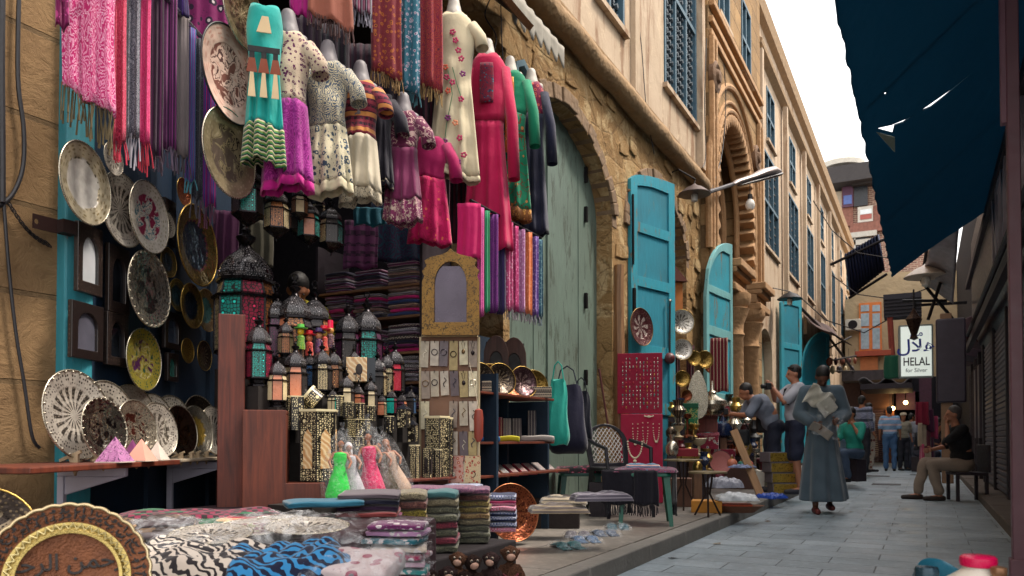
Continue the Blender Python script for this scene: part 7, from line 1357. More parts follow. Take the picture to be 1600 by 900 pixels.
def rtable(x, y, ytop, r_, label):
    g0 = gz(x, y); k = mpp(g0); h = (y - ytop) * k; t = thing('round_table', label, 'table', g0, .3); m = MB(); m.lathe([(r_ * k, h - .015), (r_ * k, h), (r_ * k * .9, h + .004), (.001, h + .004)], 24); m.build('tabletop', pm('8a7a5c', .35, .5), t)
    for i in range(3): q = 2 * pi * i / 3 + .5; m = MB(); m.tube([(.3 * r_ * k * cos(q), .3 * r_ * k * sin(q), h - .015), (.12 * r_ * k * cos(q), .12 * r_ * k * sin(q), h * .5), (.75 * r_ * k * cos(q), .75 * r_ * k * sin(q), .0)], .011, 6); m.build('leg', pm('3a2c28', .5, .5), t)
    return g0, h
rtable(1068, 796, 718, 30, 'small round brass topped table beside the crimson board'); rtable(1106, 806, 737, 30, 'second round brass topped table nearer the kerb')
q = at(1115, 803, Z=PZ); 
cbox(1078, 1130, 783, 803, at(1100, 803, Z=PZ).x, .25, pm('c8862c', .6, var=.4), 'yellow orange slatted crate under the second round table', 'slatted_crate', 'crate', zf=PZ + .001)
b_ = thing('wicker_basket', 'shallow oval wicker basket with orange trays at the kerb', 'basket', gz(1152, 800), .3, None, .72); m = MB(); m.lathe([(.2, 0), (.3, .09), (.32, .1), (.29, .09), (.19, .012), (.001, .012)], 26, sx=1.2, sy=.8); m.build('basket', pm('6a4430', .8, bump=.8, bsc=60), b_); MB().box(-.24, .2, -.14, .16, .09, .12).build('tray', pm('c84c24', .5), b_, smooth=False, bevel=.004)
for i, (x, y, w, d, h, z, c, lab) in enumerate([(1150, 772, .42, .3, .06, PZ + .13, 'b0b4b8', 'white plastic wrapped pack lying above the wicker basket'), (1132, 748, .36, .3, .1, PZ + .2, '8a8c98', 'heap of grey wrapped silverware behind the white pack'), (1205, 772, .3, .3, .05, PZ + .003, '2a4aa0', 'blue plastic wrapped pack on the kerb'), (1160, 727, .34, .25, .03, PZ + .38, '6a7494', 'grey blue magazines on top of the toy box'), (1185, 742, .3, .3, .2, PZ + .01, '3a3440', 'dark heap of souvenirs beside the gold boxes')]):
    q = at(x, y, Z=z + h); o = drape(900, 900, w, d, h, pm(c, .3, var=.6, sc=12, bump=.8, bsc=20, dist=.02), lab, .4 + i * .3, .02, 60 + i, 'wrapped_pack', 'packet', None, z); o.location = (q.x, q.y, z)
for x, y, c, r_, lab in [(1144, 724, 'c87a60', 8, 'salmon toy ball in the cardboard box, left'), (1158, 726, '2a8a78', 6, 'small green toy in the cardboard box'), (1170, 726, 'c85a4a', 7, 'red toy ball at the right of the cardboard box'), (1162, 784, 'a83a8a', 8, 'purple pink toy in front of the white pack')]:
    p = at(x, y, X=-2.4); t2 = thing('small_toy', lab, 'toy', p, .3); m = MB(); m.ball((0, 0, 0), r_ * mpp(p), 12); m.build('body', pm(c, .4), t2); m = MB(); m.lathe([(r_ * mpp(p) * .4, r_ * mpp(p) * .9), (r_ * mpp(p) * .25, r_ * mpp(p) * 1.3), (.001, r_ * mpp(p) * 1.35)], 8); m.build('top', M_BRASS, t2)
for i in range(4):
    z = PZ + .145 * i; x = 1222 - i * 5; q = at(1222, 770, Z=PZ); t2 = thing('gold_box', 'gold foil gift box, %s of the stack of four by the tourists' % ('bottom', 'second lowest', 'third lowest', 'top')[i], 'box', (q.x - .03 * i, q.y, z + .001), .5 + .08 * i, 'gold boxes stacked at the kerb'); MB().box(-.17, .17, -.13, .13, 0, .14).build('body', pm('6a6468', .4, var=.3), t2, smooth=False, bevel=.006); MB().box(-.162, .162, -.136, -.1305, .01, .13).build('gold_panel', pm('c0a048', .3, .7, var=.5, sc=14, bump=.8, bsc=14, dist=.02), t2, smooth=False)
t2 = thing('white_picture', 'white framed picture leaning on the gold boxes', 'picture', at(1198, 776, X=-2.05), (R(-20), .3, .6)); MB().box(-.2, .2, 0, .02, 0, .36).build('panel', pm('c8c4b8', .6), t2, smooth=False, bevel=.004); MB().box(-.06, .1, -.004, 0, .1, .25).build('print', pm('6a6a58', .7), t2, smooth=False)
t2 = thing('wooden_board', 'pale wooden board leaning beside the dark boxes', 'board', gz(1190, 776), (R(-8), R(-20), .5)); MB().box(-.05, .05, 0, .03, 0, .95).build('plank', wood('9a7450', 'b8906a'), t2, smooth=False)
for x, y, h, lab in [(1165, 662, 30, 'silver lamp with a glass chimney on the crates'), (1178, 690, 34, 'dark bottle with a silver neck behind the wooden board')]: lathe_obj(x, y, [(.25, 0), (.3, .2), (.12, .4), (.2, .6), (.1, .8), (.12, 1.), (.001, 1.)], M_SILV if x < 1170 else M_BLK, lab, 'oil_lamp', 'lamp', X=-2.7, hpx=h)
t2 = thing('display_crates', 'stack of dark crates carrying the painted boxes and vases', 'crate', (-3.0, at(1110, 720, X=-3.0).y, PZ)); MB().box(-.22, .12, -1.9, 1.6, 0, .5).build('lower_crate', M_DW, t2, smooth=False, bevel=.01); MB().box(-.25, .0, -1.2, .9, .501, .8).build('upper_crate', M_DW, t2, smooth=False, bevel=.01)
t2 = thing('red_cushion', 'dark red box cushion with a gold band on the round table', 'cushion', at(1072, 716, X=-2.6), .5); MB().box(-.13, .13, -.1, .1, 0, .12).build('body', pm('7a1020', .7), t2, smooth=False, bevel=.01); MB().box(-.134, .134, -.104, .104, .0, .025).build('band', M_BRASS, t2, smooth=False)
# foreground right
def lo(x, y, X, prof, hpx, mat, lab, name, cat, top=None, Y=None):
    p = at(x, y, Y=Y); s_ = hpx * mpp(p); t = thing(name, lab, cat, p, 0, None, s_); MB().lathe(prof, 28).build('body', mat, t)
    if top: m = MB(); m.lathe(top[0], 24); m.build(top[2], top[1], t)
    return t
FY = 1.55; q = at(1530, 990, Y=FY); tz = q.z
tag(MB().box(-.35, .14, -.2, .22, 0, tz - .002).build('wooden_crate', wood('4a3424', '6a4c34'), None, (q.x, FY, 0), smooth=False, bevel=.01), 'wooden crate carrying the white jar at the lower right corner', 'crate')
lo(1530, 990, None, [(.52, 0), (.56, .1), (.56, .55), (.45, .72), (.24, .86), (.2, .9), (.2, .96)], 112, pm('cfc9bc', .35, var=.06, bump=.1), 'white jar with a bright pink lid at the lower right corner', 'white_jar', 'jar', ([(.20, .93), (.225, .945), (.235, 1.0), (.23, 1.06), (.2, 1.085), (.001, 1.09)], pm('c8104c', .3, var=.1, bump=0), 'lid'), Y=FY)
lo(1562, 990, None, [(.12, 0), (.12, .8), (.1, .86), (.08, .95), (.12, .99), (.13, 1.06), (.12, 1.12), (.001, 1.15)], 92, pm('8a6448', .35, .5), 'small brass bottle stopper right of the white jar', 'brass_bottle', 'bottle', Y=FY - .03)
lo(1449, 990, None, [(.15, 0), (.2, .5), (.16, .8), (.17, .95), (.15, 1.0), (.001, 1.02)], 104, pm('1a3a48', .25, .2), 'dark teal bottle at the bottom edge left of the white jar', 'teal_bottle', 'bottle', Y=FY); p = at(1470, 925, Y=FY + .05); tc = thing('teal_bowl', 'glossy teal bowl tipped beside the dark bottle', 'bowl', p, (R(30), R(40), 0)); MB().lathe([(.03, -.03), (.055, 0), (.06, .02), (.054, .015), (.03, -.022), (.001, -.024)], 24).build('body', pm('2a6a80', .15, bump=0), tc)
# ---------------- people ----------------
SK = {'dark': pm('5e3a2a', .55, var=.12, bump=.1, name='skin'), 'tan': pm('9a6448', .55, var=.1, bump=.1), 'light': pm('a87258', .55, var=.1, bump=.1)}
HAIR = pm('14100f', .6, var=.4, bump=.6, bsc=120); GREYH = pm('4a4646', .6, var=.4, bump=.6, bsc=120)
def join(me, m2, name, mat):
    m = MB(); m.v = [v.co.copy() for v in me.vertices]; m.f = [list(p.vertices) for p in me.polygons]; m.m = [0] * len(m.f); m.add(m2.v, m2.f); return m.mesh(name, [mat], 2)
def person(label, loc, yaw, J=None, shirt=None, sleeve=.5, trouser=None, leg=1., shoe=None, skin='tan', hair=HAIR, hp=0., hy=0., vox=.014, robe=None, h=1.75, fingers=True, hat=None, build_=1., name='person', coat=0.):
    t = thing(name, label, 'person', loc, yaw, None, h / 1.75); D = dict(pelvis=(0, 0, .95), belly=(0, -.01, 1.12), chest=(0, 0, 1.3), neck=(0, .01, 1.5), head=(0, -.015, 1.625))
    for s, c in ((-1, 'L'), (1, 'R')): D.update({'sh' + c: (s * .18, 0, 1.43), 'el' + c: (s * .24, .03, 1.16), 'wr' + c: (s * .25, -.04, .92), 'hip' + c: (s * .09, 0, .92), 'kn' + c: (s * .1, -.02, .5), 'an' + c: (s * .1, .03, .09)})
    D.update(J or {}); D = {k: Vector(v) for k, v in D.items()}; b = build_
    Hm = Matrix.Translation(D['head']) @ Matrix.Rotation(hy, 4, 'Z') @ Matrix.Rotation(hp, 4, 'X'); hh = lambda x, y, z: tuple(Hm @ Vector((x, y, z)))
    P = [('b', D['pelvis'], (.155 * b, .115 * b, .12)), ('b', D['belly'], (.145 * b, .11 * b, .15)), ('b', D['chest'], (.165 * b, .12 * b, .17)), ('t', [D['shL'], D['shR']], .062), ('t', [D['chest'], D['neck'], hh(0, .01, -.06)], [.08, .056, .052]),
         ('b', hh(0, .008, .02), (.074, .09, .1)), ('b', hh(0, -.025, -.055), (.052, .058, .058)), ('b', hh(0, -.094, -.018), (.014, .022, .026)), ('b', hh(.074, .01, -.01), (.012, .02, .03)), ('b', hh(-.074, .01, -.01), (.012, .02, .03)), ('b', hh(0, -.08, -.055), (.026, .012, .01)), ('b', hh(0, -.076, .022), (.05, .014, .012))]
    for c in 'LR':
        P += [('t', [D['sh' + c], D['el' + c]], [.055, .042]), ('t', [D['el' + c], D['wr' + c]], [.041, .027]), ('t', [D['hip' + c], D['kn' + c]], [.085, .055]), ('t', [D['kn' + c], D['an' + c]], [.055, .036])]
        u = (D['wr' + c] - D['el' + c]).normalized(); P.append(('b', D['wr' + c] + u * .05, (.032, .032, .04)))
        f = D['an' + c]; fd = D.get('toe' + c, f + Vector((0, -.17, -.055))); P.append(('t', [f + Vector((0, .03, -.05)), (f + fd) / 2 + Vector((0, 0, -.02)), fd], [.036, .036, .026]))
    me = blobmesh(P, vox, 'body'); fm = MB()
    if fingers:
        for s, c in ((-1, 'L'), (1, 'R')):
            u = (D['wr' + c] - D['el' + c]).normalized(); sd = u.cross(Vector((0, 1, .2))).normalized(); nn = sd.cross(u) * (1 if 1 else 0); w = D['wr' + c] + u * .07
            for i in range(4): o = w + sd * (.022 * (i - 1.5) * .8); L = (.06, .075, .07, .055)[i]; fm.tube([o, o + u * L * .5, o + u * L * .85 - nn * .015 * 1.4, o + u * L * .95 - nn * .04], [.009, .0085, .008, .006], 6)
            o = D['wr' + c] + u * .03 - sd * .025 * s; fm.tube([o, o - sd * s * .025 + u * .02, o - sd * s * .03 + u * .05], [.011, .010, .008], 6)
    me = join(me, fm, 'body', SK[skin]); put('body', me, t)
    def add(parts, nm, mat, v=None, fold=None):
        q = blobmesh(parts, v or vox, nm, fold=fold); q.materials.append(mat); return put(nm, q, t)
    wr = lambda k, a: (lambda c: c + Vector((k * sin(c.z * 31 + c.x * 17), k * sin(c.z * 27 + c.x * 23 + 1), 0)))
    lerp = lambda a, c, f: a + (c - a) * f
    if shirt:
        Q = [('b', D['belly'] - Vector((0, 0, .06)), (.165 * b, .128 * b, .16)), ('b', D['chest'], (.185 * b, .138 * b, .18)), ('b', lerp(D['belly'], D['chest'], .5), (.168 * b, .13 * b, .16)), ('t', [D['shL'] - Vector((0, 0, .01)), D['shR'] - Vector((0, 0, .01))], .077), ('b', lerp(D['chest'], D['neck'], .62), (.09, .08, .05))]
        if coat: Q.append(('t', [D['belly'], D['pelvis'] - Vector((0, 0, coat))], [.17, .18], .75))
        for c in 'LR':
            if sleeve <= .5: Q.append(('t', [D['sh' + c], lerp(D['sh' + c], D['el' + c], sleeve * 2)], [.077, .068]))
            else: Q += [('t', [D['sh' + c], D['el' + c]], [.077, .056]), ('t', [D['el' + c], lerp(D['el' + c], D['wr' + c], sleeve * 2 - 1)], [.056, .043])]
        add(Q, 'shirt', shirt, fold=wr(.005, 0))
    if trouser:
        Q = [('b', D['pelvis'] + Vector((0, 0, .0)), (.17 * b, .13 * b, .125))]
        for c in 'LR':
            if leg <= .5: Q.append(('t', [D['hip' + c], lerp(D['hip' + c], D['kn' + c], leg * 2)], [.105, .092]))
            else: Q += [('t', [D['hip' + c], D['kn' + c]], [.105, .076]), ('t', [D['kn' + c], lerp(D['kn' + c], D['an' + c], leg * 2 - 1)], [.076, .068])]
        add(Q, 'trousers' if leg > .5 else 'shorts', trouser, fold=wr(.006, 0))
    if shoe:
        for c in 'LR': f = D['an' + c]; fd = D.get('toe' + c, f + Vector((0, -.17, -.055))); add([('t', [f + Vector((0, .045, -.055)), (f + fd) / 2 + Vector((0, -.01, -.03)), fd + Vector((0, -.02, -.005))], [.042, .042, .034])], 'shoe', shoe, min(vox, .016))
    if hat: m = MB(); m.T = Hm; m.lathe([(.09, .05), (.092, .09), (.07, .125), (.001, .135)], 18, sy=1.15); m.build('cap', hat, t)
    elif hair is not None: add([('b', hh(0, .022, .045), (.082, .094, .092)), ('b', hh(0, .05, -.01), (.07, .06, .07))], 'hair', hair, .012, lambda c: c + c.normalized() * .006 * noise.noise(c * 60))
    m = MB()
    for s in (-1, 1): m.ball(hh(s * .03, -.077, .006), (.011, .008, .007), 8)
    m.build('eyes', pm('1a1210', .3, bump=0), t)
    return t, D
M_ROBE = fab('plain', '4c5b66', .6)
gm_ = at(1285, 801, Z=0)
t, D = person('man in a long blue grey robe walking towards the camera, head bowed over newspapers', gm_, faceyaw(gm_) + .15, dict(neck=(0, -.03, 1.48), head=(0, -.1, 1.59), elL=(-.25, .02, 1.16), wrL=(-.10, -.22, 1.04), elR=(.26, .02, 1.16), wrR=(.12, -.24, 1.08), knL=(-.09, -.05, .5), anL=(-.09, -.1, .09), knR=(.09, .0, .5), anR=(.1, .12, .12)), skin='dark', hp=.75, vox=.013, shoe=pm('5a1c18', .6), build_=.9, h=1.78)
def rf(c):
    f = max(0, min(1, (1.15 - c.z) / .8)); q = atan2(c.y, c.x); k = 1 + f * .09 * sin(q * 6 + c.z * 1.5) + f * .04 * sin(q * 11); return Vector((c.x * k, c.y * k, c.z)) + Vector((0, .006 * sin(c.z * 25 + c.x * 20), 0))
q = blobmesh([('b', D['chest'], (.18, .14, .2)), ('t', [D['shL'], D['shR']], .075), ('b', (0, -.02, 1.43), (.11, .1, .09)), ('t', [(0, 0, 1.25), (0, 0, .95), (0, -.01, .6), (.01, .0, .15)], [.17, .18, .225, .295], .92),
 ('t', [D['shL'], D['elL']], [.078, .078]), ('t', [D['elL'], (-.15, -.15, 1.07)], [.078, .07]), ('t', [D['shR'], D['elR']], [.078, .08]), ('t', [D['elR'], (.17, -.16, 1.1)], [.08, .072])], .014, 'robe', fold=rf); q.materials.append(M_ROBE); put('robe', q, t)
def held(nm, label, cat, p, rot, fn, mat, n=14, h=1): m = MB(); m.grid(fn, n, n); o = m.build(nm, mat, None, p, rot, smooth=2); o.modifiers.new('s', 'SOLIDIFY').thickness = .004; return tag(o, label, cat)
NEWS = NT('newsprint', .8); NEWS = NEWS.col(NEWS.mix(NEWS.math('GREATER_THAN', NEWS.wave(30, 'Z', 2., None), .75), H('d0ccbe'), H('5a5856')))
Rm = Matrix.Rotation(t.rotation_euler.z, 3, 'Z'); wp = lambda v: gm_ + Rm @ (Vector(v) * 1.017)
held('newspaper', 'open crumpled newspaper held against the robed man chest', 'newspaper', wp((-.05, -.26, 1.32)), (.25, .5, t.rotation_euler.z), lambda u, v: ((u - .5) * .32, .05 * sin(u * 5 + v * 3) + .03 * abs(sin(u * 9 - v * 4)), (v - .5) * (.26 - .08 * u) + .02 * sin(u * 11)), NEWS); held('newspaper', 'second folded newspaper sheet at the robed man right shoulder', 'newspaper', wp((.02, -.28, 1.24)), (.2, -.7, t.rotation_euler.z + .2), lambda u, v: ((u - .5) * .2, .02 * sin(u * 7), (v - .5) * .2), NEWS)
m = MB(); m.grid(lambda u, v: ((u - .5) * .3 + .02 * noise.noise(Vector((u * 5, v * 5, 1))), .06 * sin(u * 9) * sin(v * 7), (v - .5) * .3), 20, 20); tag(m.build('plastic_sack', WR, None, wp((.02, -.33, 1.03)), (0, .3, t.rotation_euler.z), smooth=2), 'clear plastic bag of things in the robed man hands', 'bag'); held('cloth_pouch', 'pale folded bundle under the robed man hands', 'bundle', wp((-.06, -.33, .96)), (.6, .5, t.rotation_euler.z), lambda u, v: ((u - .5) * .26, .03 * sin(u * 4), (v - .5) * .12), pm('8a8278', .7))
# tourists
g = at(1243, 771, Z=PZ); ty = faceyaw(g) - 1.25
t, D = person('tourist in a pale grey shirt and navy shorts raising a camera, sunglasses on his head', g, ty, dict(elL=(-.2, -.2, 1.28), wrL=(-.06, -.3, 1.45), elR=(.2, -.2, 1.24), wrR=(.06, -.3, 1.42)), pm('a8a8b0', .85, var=.12), .42, pm('1c2238', .85), .48, pm('2a2a34', .6), 'light', vox=.014, h=1.80, hp=.1)
m = MB()
for s in (-1, 1): m.tube([(s * .1, -.13, 1.2), (s * .12, -.09, 1.42), (s * .12, .05, 1.49), (s * .1, .15, 1.35)], .018, 6)
m.build('backpack_strap', pm('1a1c24', .7), t); MB().cb((0, .2, 1.25), (.26, .14, .36)).build('backpack', pm('20222c', .7), t, bevel=.04)
m = MB(); m.tube([(-.075, -.04, 1.70), (0, -.085, 1.71), (.075, -.04, 1.70)], .014, 6); m.build('sunglasses', M_BLK, t)
Rm = Matrix.Rotation(ty, 3, 'Z')
def camera_(p, yaw, label): c = thing('photo_camera', label, 'camera', p, yaw); MB().box(-.065, .065, -.035, .035, -.045, .045).build('body', M_BLK, c, bevel=.008); m = MB(); m.T = Matrix.Rotation(R(90), 4, 'X'); m.lathe([(.03, .03), (.034, .09), (.026, .1)], 16); m.build('lens', M_BLK, c)
camera_(g + Rm @ Vector((0, -.37, 1.5)), ty, 'small camera raised to the face of the taller tourist')
g = at(1208, 768, Z=PZ) ; ty = faceyaw(g) - 1.3
t, D = person('tourist in a grey shirt leaning forward behind a camera with black bags', g, ty, dict(pelvis=(0, .05, .92), belly=(0, -.04, 1.08), chest=(0, -.16, 1.22), neck=(0, -.3, 1.34), head=(0, -.38, 1.42), shL=(-.18, -.26, 1.3), shR=(.18, -.26, 1.3), elL=(-.2, -.38, 1.08), wrL=(-.06, -.58, 1.12), elR=(.2, -.38, 1.08), wrR=(.06, -.58, 1.1)), pm('6f7684', .85, var=.15), .45, pm('1b1f30', .85), .5, pm('24242c', .6), 'tan', vox=.014, h=1.78, hp=.35)
Rm = Matrix.Rotation(ty, 3, 'Z'); camera_(g + Rm @ Vector((0, -.68, 1.16)), ty, 'black camera held out low by the leaning tourist')
for dx, dy, z, s_, lab in ((-.2, -.05, .98, .26, 'black camera bag on the hip of the leaning tourist'), (-.12, -.42, .78, .24, 'black shoulder bag hanging in front of the leaning tourist')):
    c = thing('shoulder_bag', lab, 'bag', g + Rm @ Vector((dx, dy, z)), ty + 1.2); MB().box(-s_ / 2, s_ / 2, -.07, .07, -s_ * .5, s_ * .5).build('body', pm('15161c', .7), c, bevel=.04); MB().tube([(-s_ / 2, 0, s_ * .4), (-.05, 0, .42), (s_ / 2, 0, s_ * .4)], .012, 6).build('strap', M_BLK, c)
# seated man at the right
g = at(1500, 782, Z=0); g.z = 0; sy = faceyaw(g) - 1.25
sit = dict(pelvis=(0, .05, .52), belly=(0, .03, .68), chest=(0, -.01, .88), neck=(0, -.05, 1.08), head=(0, -.08, 1.21), hipL=(-.1, .02, .5), hipR=(.1, .02, .5), knL=(-.12, -.42, .53), knR=(.12, -.40, .51), anL=(-.12, -.42, .09), anR=(.12, -.30, .09), shL=(-.19, -.02, 1.0), shR=(.19, -.02, 1.0), elL=(-.24, -.1, .76), wrL=(-.14, -.3, .72), elR=(.24, -.12, .78), wrR=(.13, -.16, 1.0))
s2 = dict(sit); s2.update(anL=(-.12, -.52, .09), wrR=(.08, -.18, 1.06), elR=(.22, -.22, .82))
person('seated man in a black shirt and khaki trousers at the right side of the lane', g, sy, s2, pm('0d0c11', .9), .45, pm('8a7a6c', .85), .95, pm('2a1d18', .6), 'light', GREYH, vox=.014, h=1.78, hp=-.02, build_=1.12)
t = thing('low_chair', 'dark low chair under the seated man in the black shirt', 'chair', g + Matrix.Rotation(sy, 3, 'Z') @ Vector((0, .08, 0)), sy); MB().box(-.22, .22, -.2, .22, .37, .41).build('seat', M_DW, t, bevel=.01); MB().box(-.22, .22, .22, .25, .41, .8).build('backrest', M_DW, t, bevel=.01)
for sx in (-.19, .19):
    for syy in (-.17, .2): MB().box(sx - .02, sx + .02, syy - .02, syy + .02, 0, .369).build('leg', M_DW, t)
# shopkeeper
g = at(464, 440, X=-4.15); g.z = .40
t, D = person('young shopkeeper in a yellow polo shirt looking down behind the lanterns', g, faceyaw(g) + .1, dict(head=(.0, -.09, 1.59), wrL=(-.1, -.3, 1.05), wrR=(.1, -.3, 1.05), elL=(-.26, -.05, 1.15), elR=(.26, -.05, 1.15)), pm('94881f', .85, var=.15), .45, pm('1c1c28', .85), 1., None, 'tan', hp=.62, vox=.012, h=1.74, build_=.88)
MB().tube([(-.07, -.1, 1.5), (-.04, -.125, 1.44), (0, -.14, 1.4), (.04, -.125, 1.44), (.07, -.1, 1.5), (.05, .06, 1.54), (-.05, .06, 1.54), (-.07, -.1, 1.5)], .016, 6).build('collar', pm('94881f', .85, var=.1), t)
tag(MB().box(-.6, .6, -.4, .4, 0, .43 - PZ - .002).build('raised_floor', M_DW, None, (g.x, g.y, PZ), smooth=False), 'raised wooden floor under the shopkeeper', 'platform')
# background figures
PL = fab('check', '8ab0d0 6f93bc c8b0b8', .4); PL2 = fab('check', 'b0a890 8a8274 8a8070', .5)
def bgp(x, y, yaw, label, shirt, trouser, z=0, **k): g = at(x, y, Z=z); return person(label, g, yaw, k.pop('J', None), shirt, k.pop('sleeve', .45), trouser, k.pop('leg', .98), M_BLK, vox=.024, fingers=False, **k)
bgp(1391, 736, 0 + pi, 'man in a blue plaid shirt and jeans seen from behind', PL, pm('3a5a80', .8), h=1.78, build_=1.1)
bgp(1412, 735, .6, 'man in a checked shirt and pale cap beside the plaid shirt man', PL2, pm('2a2a34', .8), h=1.62, hat=pm('c8b8a0', .8)); bgp(1425, 734, 2.2, 'person in a white and grey top in the far crowd', pm('8a8a94', .8), pm('4a4a58', .8), h=1.62)
bgp(1348, 738, 2.6, 'man in a grey checked vest standing at the kerb behind the seated people', fab('check', '8a90a8 5a6078 3a4050', .3), pm('181a24', .8), z=PZ, h=1.75, sleeve=.9); bgp(1359, 737, 2.0, 'woman in a patterned skirt and white top by the kerb', pm('b0b0b8', .8), fab('floral', 'b8a898 7a3a30 4a4a50', .5), z=PZ, h=1.6)
for x, y, yw, lab, c, c2, z in [(1334, 752, -.6, 'seated person in a teal shirt reading at the left kerb', '1f8a78', '3a4a60', PZ), (1322, 748, -1.2, 'seated person in a pale blue shirt behind the robed man', '8ab0d0', '2a3a50', PZ), (1438, 737, 1.2, 'seated person in black on the right, nearest of the far group', '16161e', '2a2a38', 0), (1450, 736, 1.6, 'seated person with blue jeans in the far right group', '23232e', '5a80a8', 0), (1462, 735, 1.4, 'seated person in dark purple in the far right group', '2a1c2c', '1a1a24', 0)]:
    g = at(x, y, Z=z); bgp(x, y, yw, lab, pm(c, .8), pm(c2, .8), z=z, J=sit, h=1.75)
    tag(MB().box(-.13, .13, -.08, .18, 0, .4).build('stool', M_DW, None, g, (0, 0, yw), smooth=False, bevel=.01), 'dark stool under the ' + lab.replace('seated ', '')[:70], 'stool')
bgp(1403, 727, .2, 'person in a grey shirt far behind the plaid shirt man', pm('6a6a72', .8), pm('20202a', .8), h=1.7); bgp(1432, 728, -.5, 'person in a black top far down the lane centre', pm('201e28', .8), pm('2a2c3c', .8), h=1.66); bgp(1446, 724, 2.4, 'person in a white shirt far down the lane beside the scarves', pm('b8b4b4', .8), pm('2c2e3c', .8), h=1.7); bgp(1378, 722, 1.0, 'person in a tan shirt in front of the roller shutter', pm('8a7460', .8), pm('23232c', .8), h=1.68); bgp(1468, 722, 2.9, 'standing person in dark clothes far down the right side', pm('15141c', .8), pm('1c1c24', .8), h=1.7); bgp(1338, 724, .4, 'standing person in dark clothes behind the man in the vest', pm('1c1a26', .8), pm('16161e', .8), z=PZ, h=1.7)
# ---------------- lamps, awnings and street clutter above ----------------
sl = thing('street_lamp', 'long grey cobra head street lamp reaching out from the carved portal', 'street lamp', at(1098, 300, X=WX + .16)); o = sl.location
a, b_, c = [at(x, y, X=X) - o for x, y, X in ((1108, 300, WX + .3), (1145, 288, -2.95), (1218, 268, -2.35))]
MB().tube([(0, 0, .05), a * .6, a, b_], .035, 8).build('arm', pm('3a3638', .5, .5), sl)
d = (c - b_).normalized(); m = MB(); m.T = Matrix.Translation(b_) @ d.to_track_quat('X', 'Z').to_matrix().to_4x4(); L = (c - b_).length
m.tube([(0, 0, 0), (L * .1, 0, .02), (L * .4, 0, .03), (L * .62, 0, .05), (L * .85, 0, .045), (L, 0, 0)], [.05, .075, .08, .13, .13, .05], 14, sq=.6); m.build('housing', pm('a89c98', .4, .2), sl)
m2 = MB(); m2.T = m.T; m2.tube([(L * .12, 0, -.045), (L * .5, 0, -.05), (L * .97, 0, -.05)], [.05, .09, .1], 12, sq=.35); m2.build('lens', pm('3a3a40', .3), sl)
bl = thing('hanging_bulb', 'large white bulb hanging under the street lamp', 'light bulb', at(1172, 320, X=-2.75)); m = MB(); m.lathe([(.001, -.1), (.06, -.085), (.088, -.02), (.075, .05), (.035, .1), (.035, .13)], 18); m.build('bulb', pm('d8d4cc', .2, var=.03, bump=0), bl); MB().tube([(0, 0, .13), (0, 0, .5)], .008, 6).build('cord', M_BLK, bl); MB().lathe([(.04, .1), (.04, .19), (.001, .2)], 12).build('socket', M_BLK, bl)
def shade_lamp(x, y, X, r_, label, arm=None, mat=None, Y=None):
    p = at(x, y, X=X) if Y is None else at(x, y, Y=Y); t = thing('wall_lamp', label, 'lamp', p); MB().lathe([(r_ * 1.0, -.01), (r_, 0), (r_ * .5, r_ * .38), (r_ * .22, r_ * .5), (.02, r_ * .62), (.001, r_ * .63)], 22).build('shade', mat or pm('5a4c48', .5, .4), t)
    m = MB(); m.lathe([(.001, -r_ * .55), (r_ * .2, -r_ * .45), (r_ * .22, -r_ * .1), (r_ * .15, .0)], 12); m.build('globe', pm('c8c4bc', .25, bump=0), t)
    if arm: MB().tube([(0, 0, r_ * .6)] + [at(a, b_, X=xx) - p for a, b_, xx in arm], .012, 6).build('arm', M_IRON, t)
shade_lamp(1085, 303, -3.0, .24, 'conical metal wall lamp left of the street lamp', [(1086, 280, -3.0), (1060, 265, -3.15), (1048, 270, WX)])
shade_lamp(1234, 467, -2.9, .3, 'dark saucer shaped lamp on a curved arm above the far blue shutter', [(1232, 455, -2.95), (1208, 450, -3.2), (1202, 470, WX)], M_IRON)
shade_lamp(1447, 432, None, .38, 'white conical lamp hanging under the right canopy', None, pm('c8b8a8', .5), Y=16.2)
wl_ = thing('hanging_lantern', 'dark tapered glass lantern hanging in front of the white sign', 'lantern', at(1428, 512, Y=15.8), .4); k = mpp(wl_.location); MB().lathe([(15 * k, 22 * k), (5 * k, -8 * k), (3 * k, -14 * k), (8 * k, -16 * k), (.001, -18 * k)][::-1] + [(15 * k, 22 * k)] and [(.001, -20 * k), (7 * k, -17 * k), (4 * k, -12 * k), (5 * k, -10 * k), (12 * k, 12 * k), (13 * k, 13 * k), (7 * k, 20 * k), (3 * k, 27 * k), (.001, 32 * k)], 6).build('body', pm('3a2a24', .3, .5, var=.5), wl_, smooth=False); MB().tube([(0, 0, 30 * k), (0, 0, 60 * k)], .015, 6).build('chain', M_IRON, wl_)
# brown awning and iron arms on the left far shops
aw = thing('brown_awning', 'dark brown sagging awning above the far blue shutters', 'awning'); q4 = [at(1253, 490, X=WX + .05), at(1300, 512, X=WX + .05), at(1331, 540, X=-2.0), at(1300, 520, X=-2.2)]
def ag(u, v): p = (q4[0] * (1 - u) + q4[1] * u) * (1 - v) + (q4[3] * (1 - u) + q4[2] * u) * v; return (p.x, p.y, p.z - .12 * sin(pi * v) * (1 + .3 * sin(u * 9)))
m = MB(); m.grid(ag, 20, 8); o = m.build('cloth', pm('3a2220', .8, var=.4), aw, smooth=2); o.modifiers.new('s', 'SOLIDIFY').thickness = .015
m = MB(); m.tube([at(1240, 470, X=WX + .15), at(1290, 520, X=-2.9), at(1336, 582, X=-2.3)], .045); m.tube([at(1288, 548, X=-2.9), at(1330, 526, X=-2.3)], .03); m.tube([at(1290, 565, X=-2.7), at(1338, 556, X=-2.2)], .03); m.tube([at(1296, 580, X=-2.7), at(1338, 580, X=-2.2)], .025); m.build('iron_arms', M_IRON, aw)
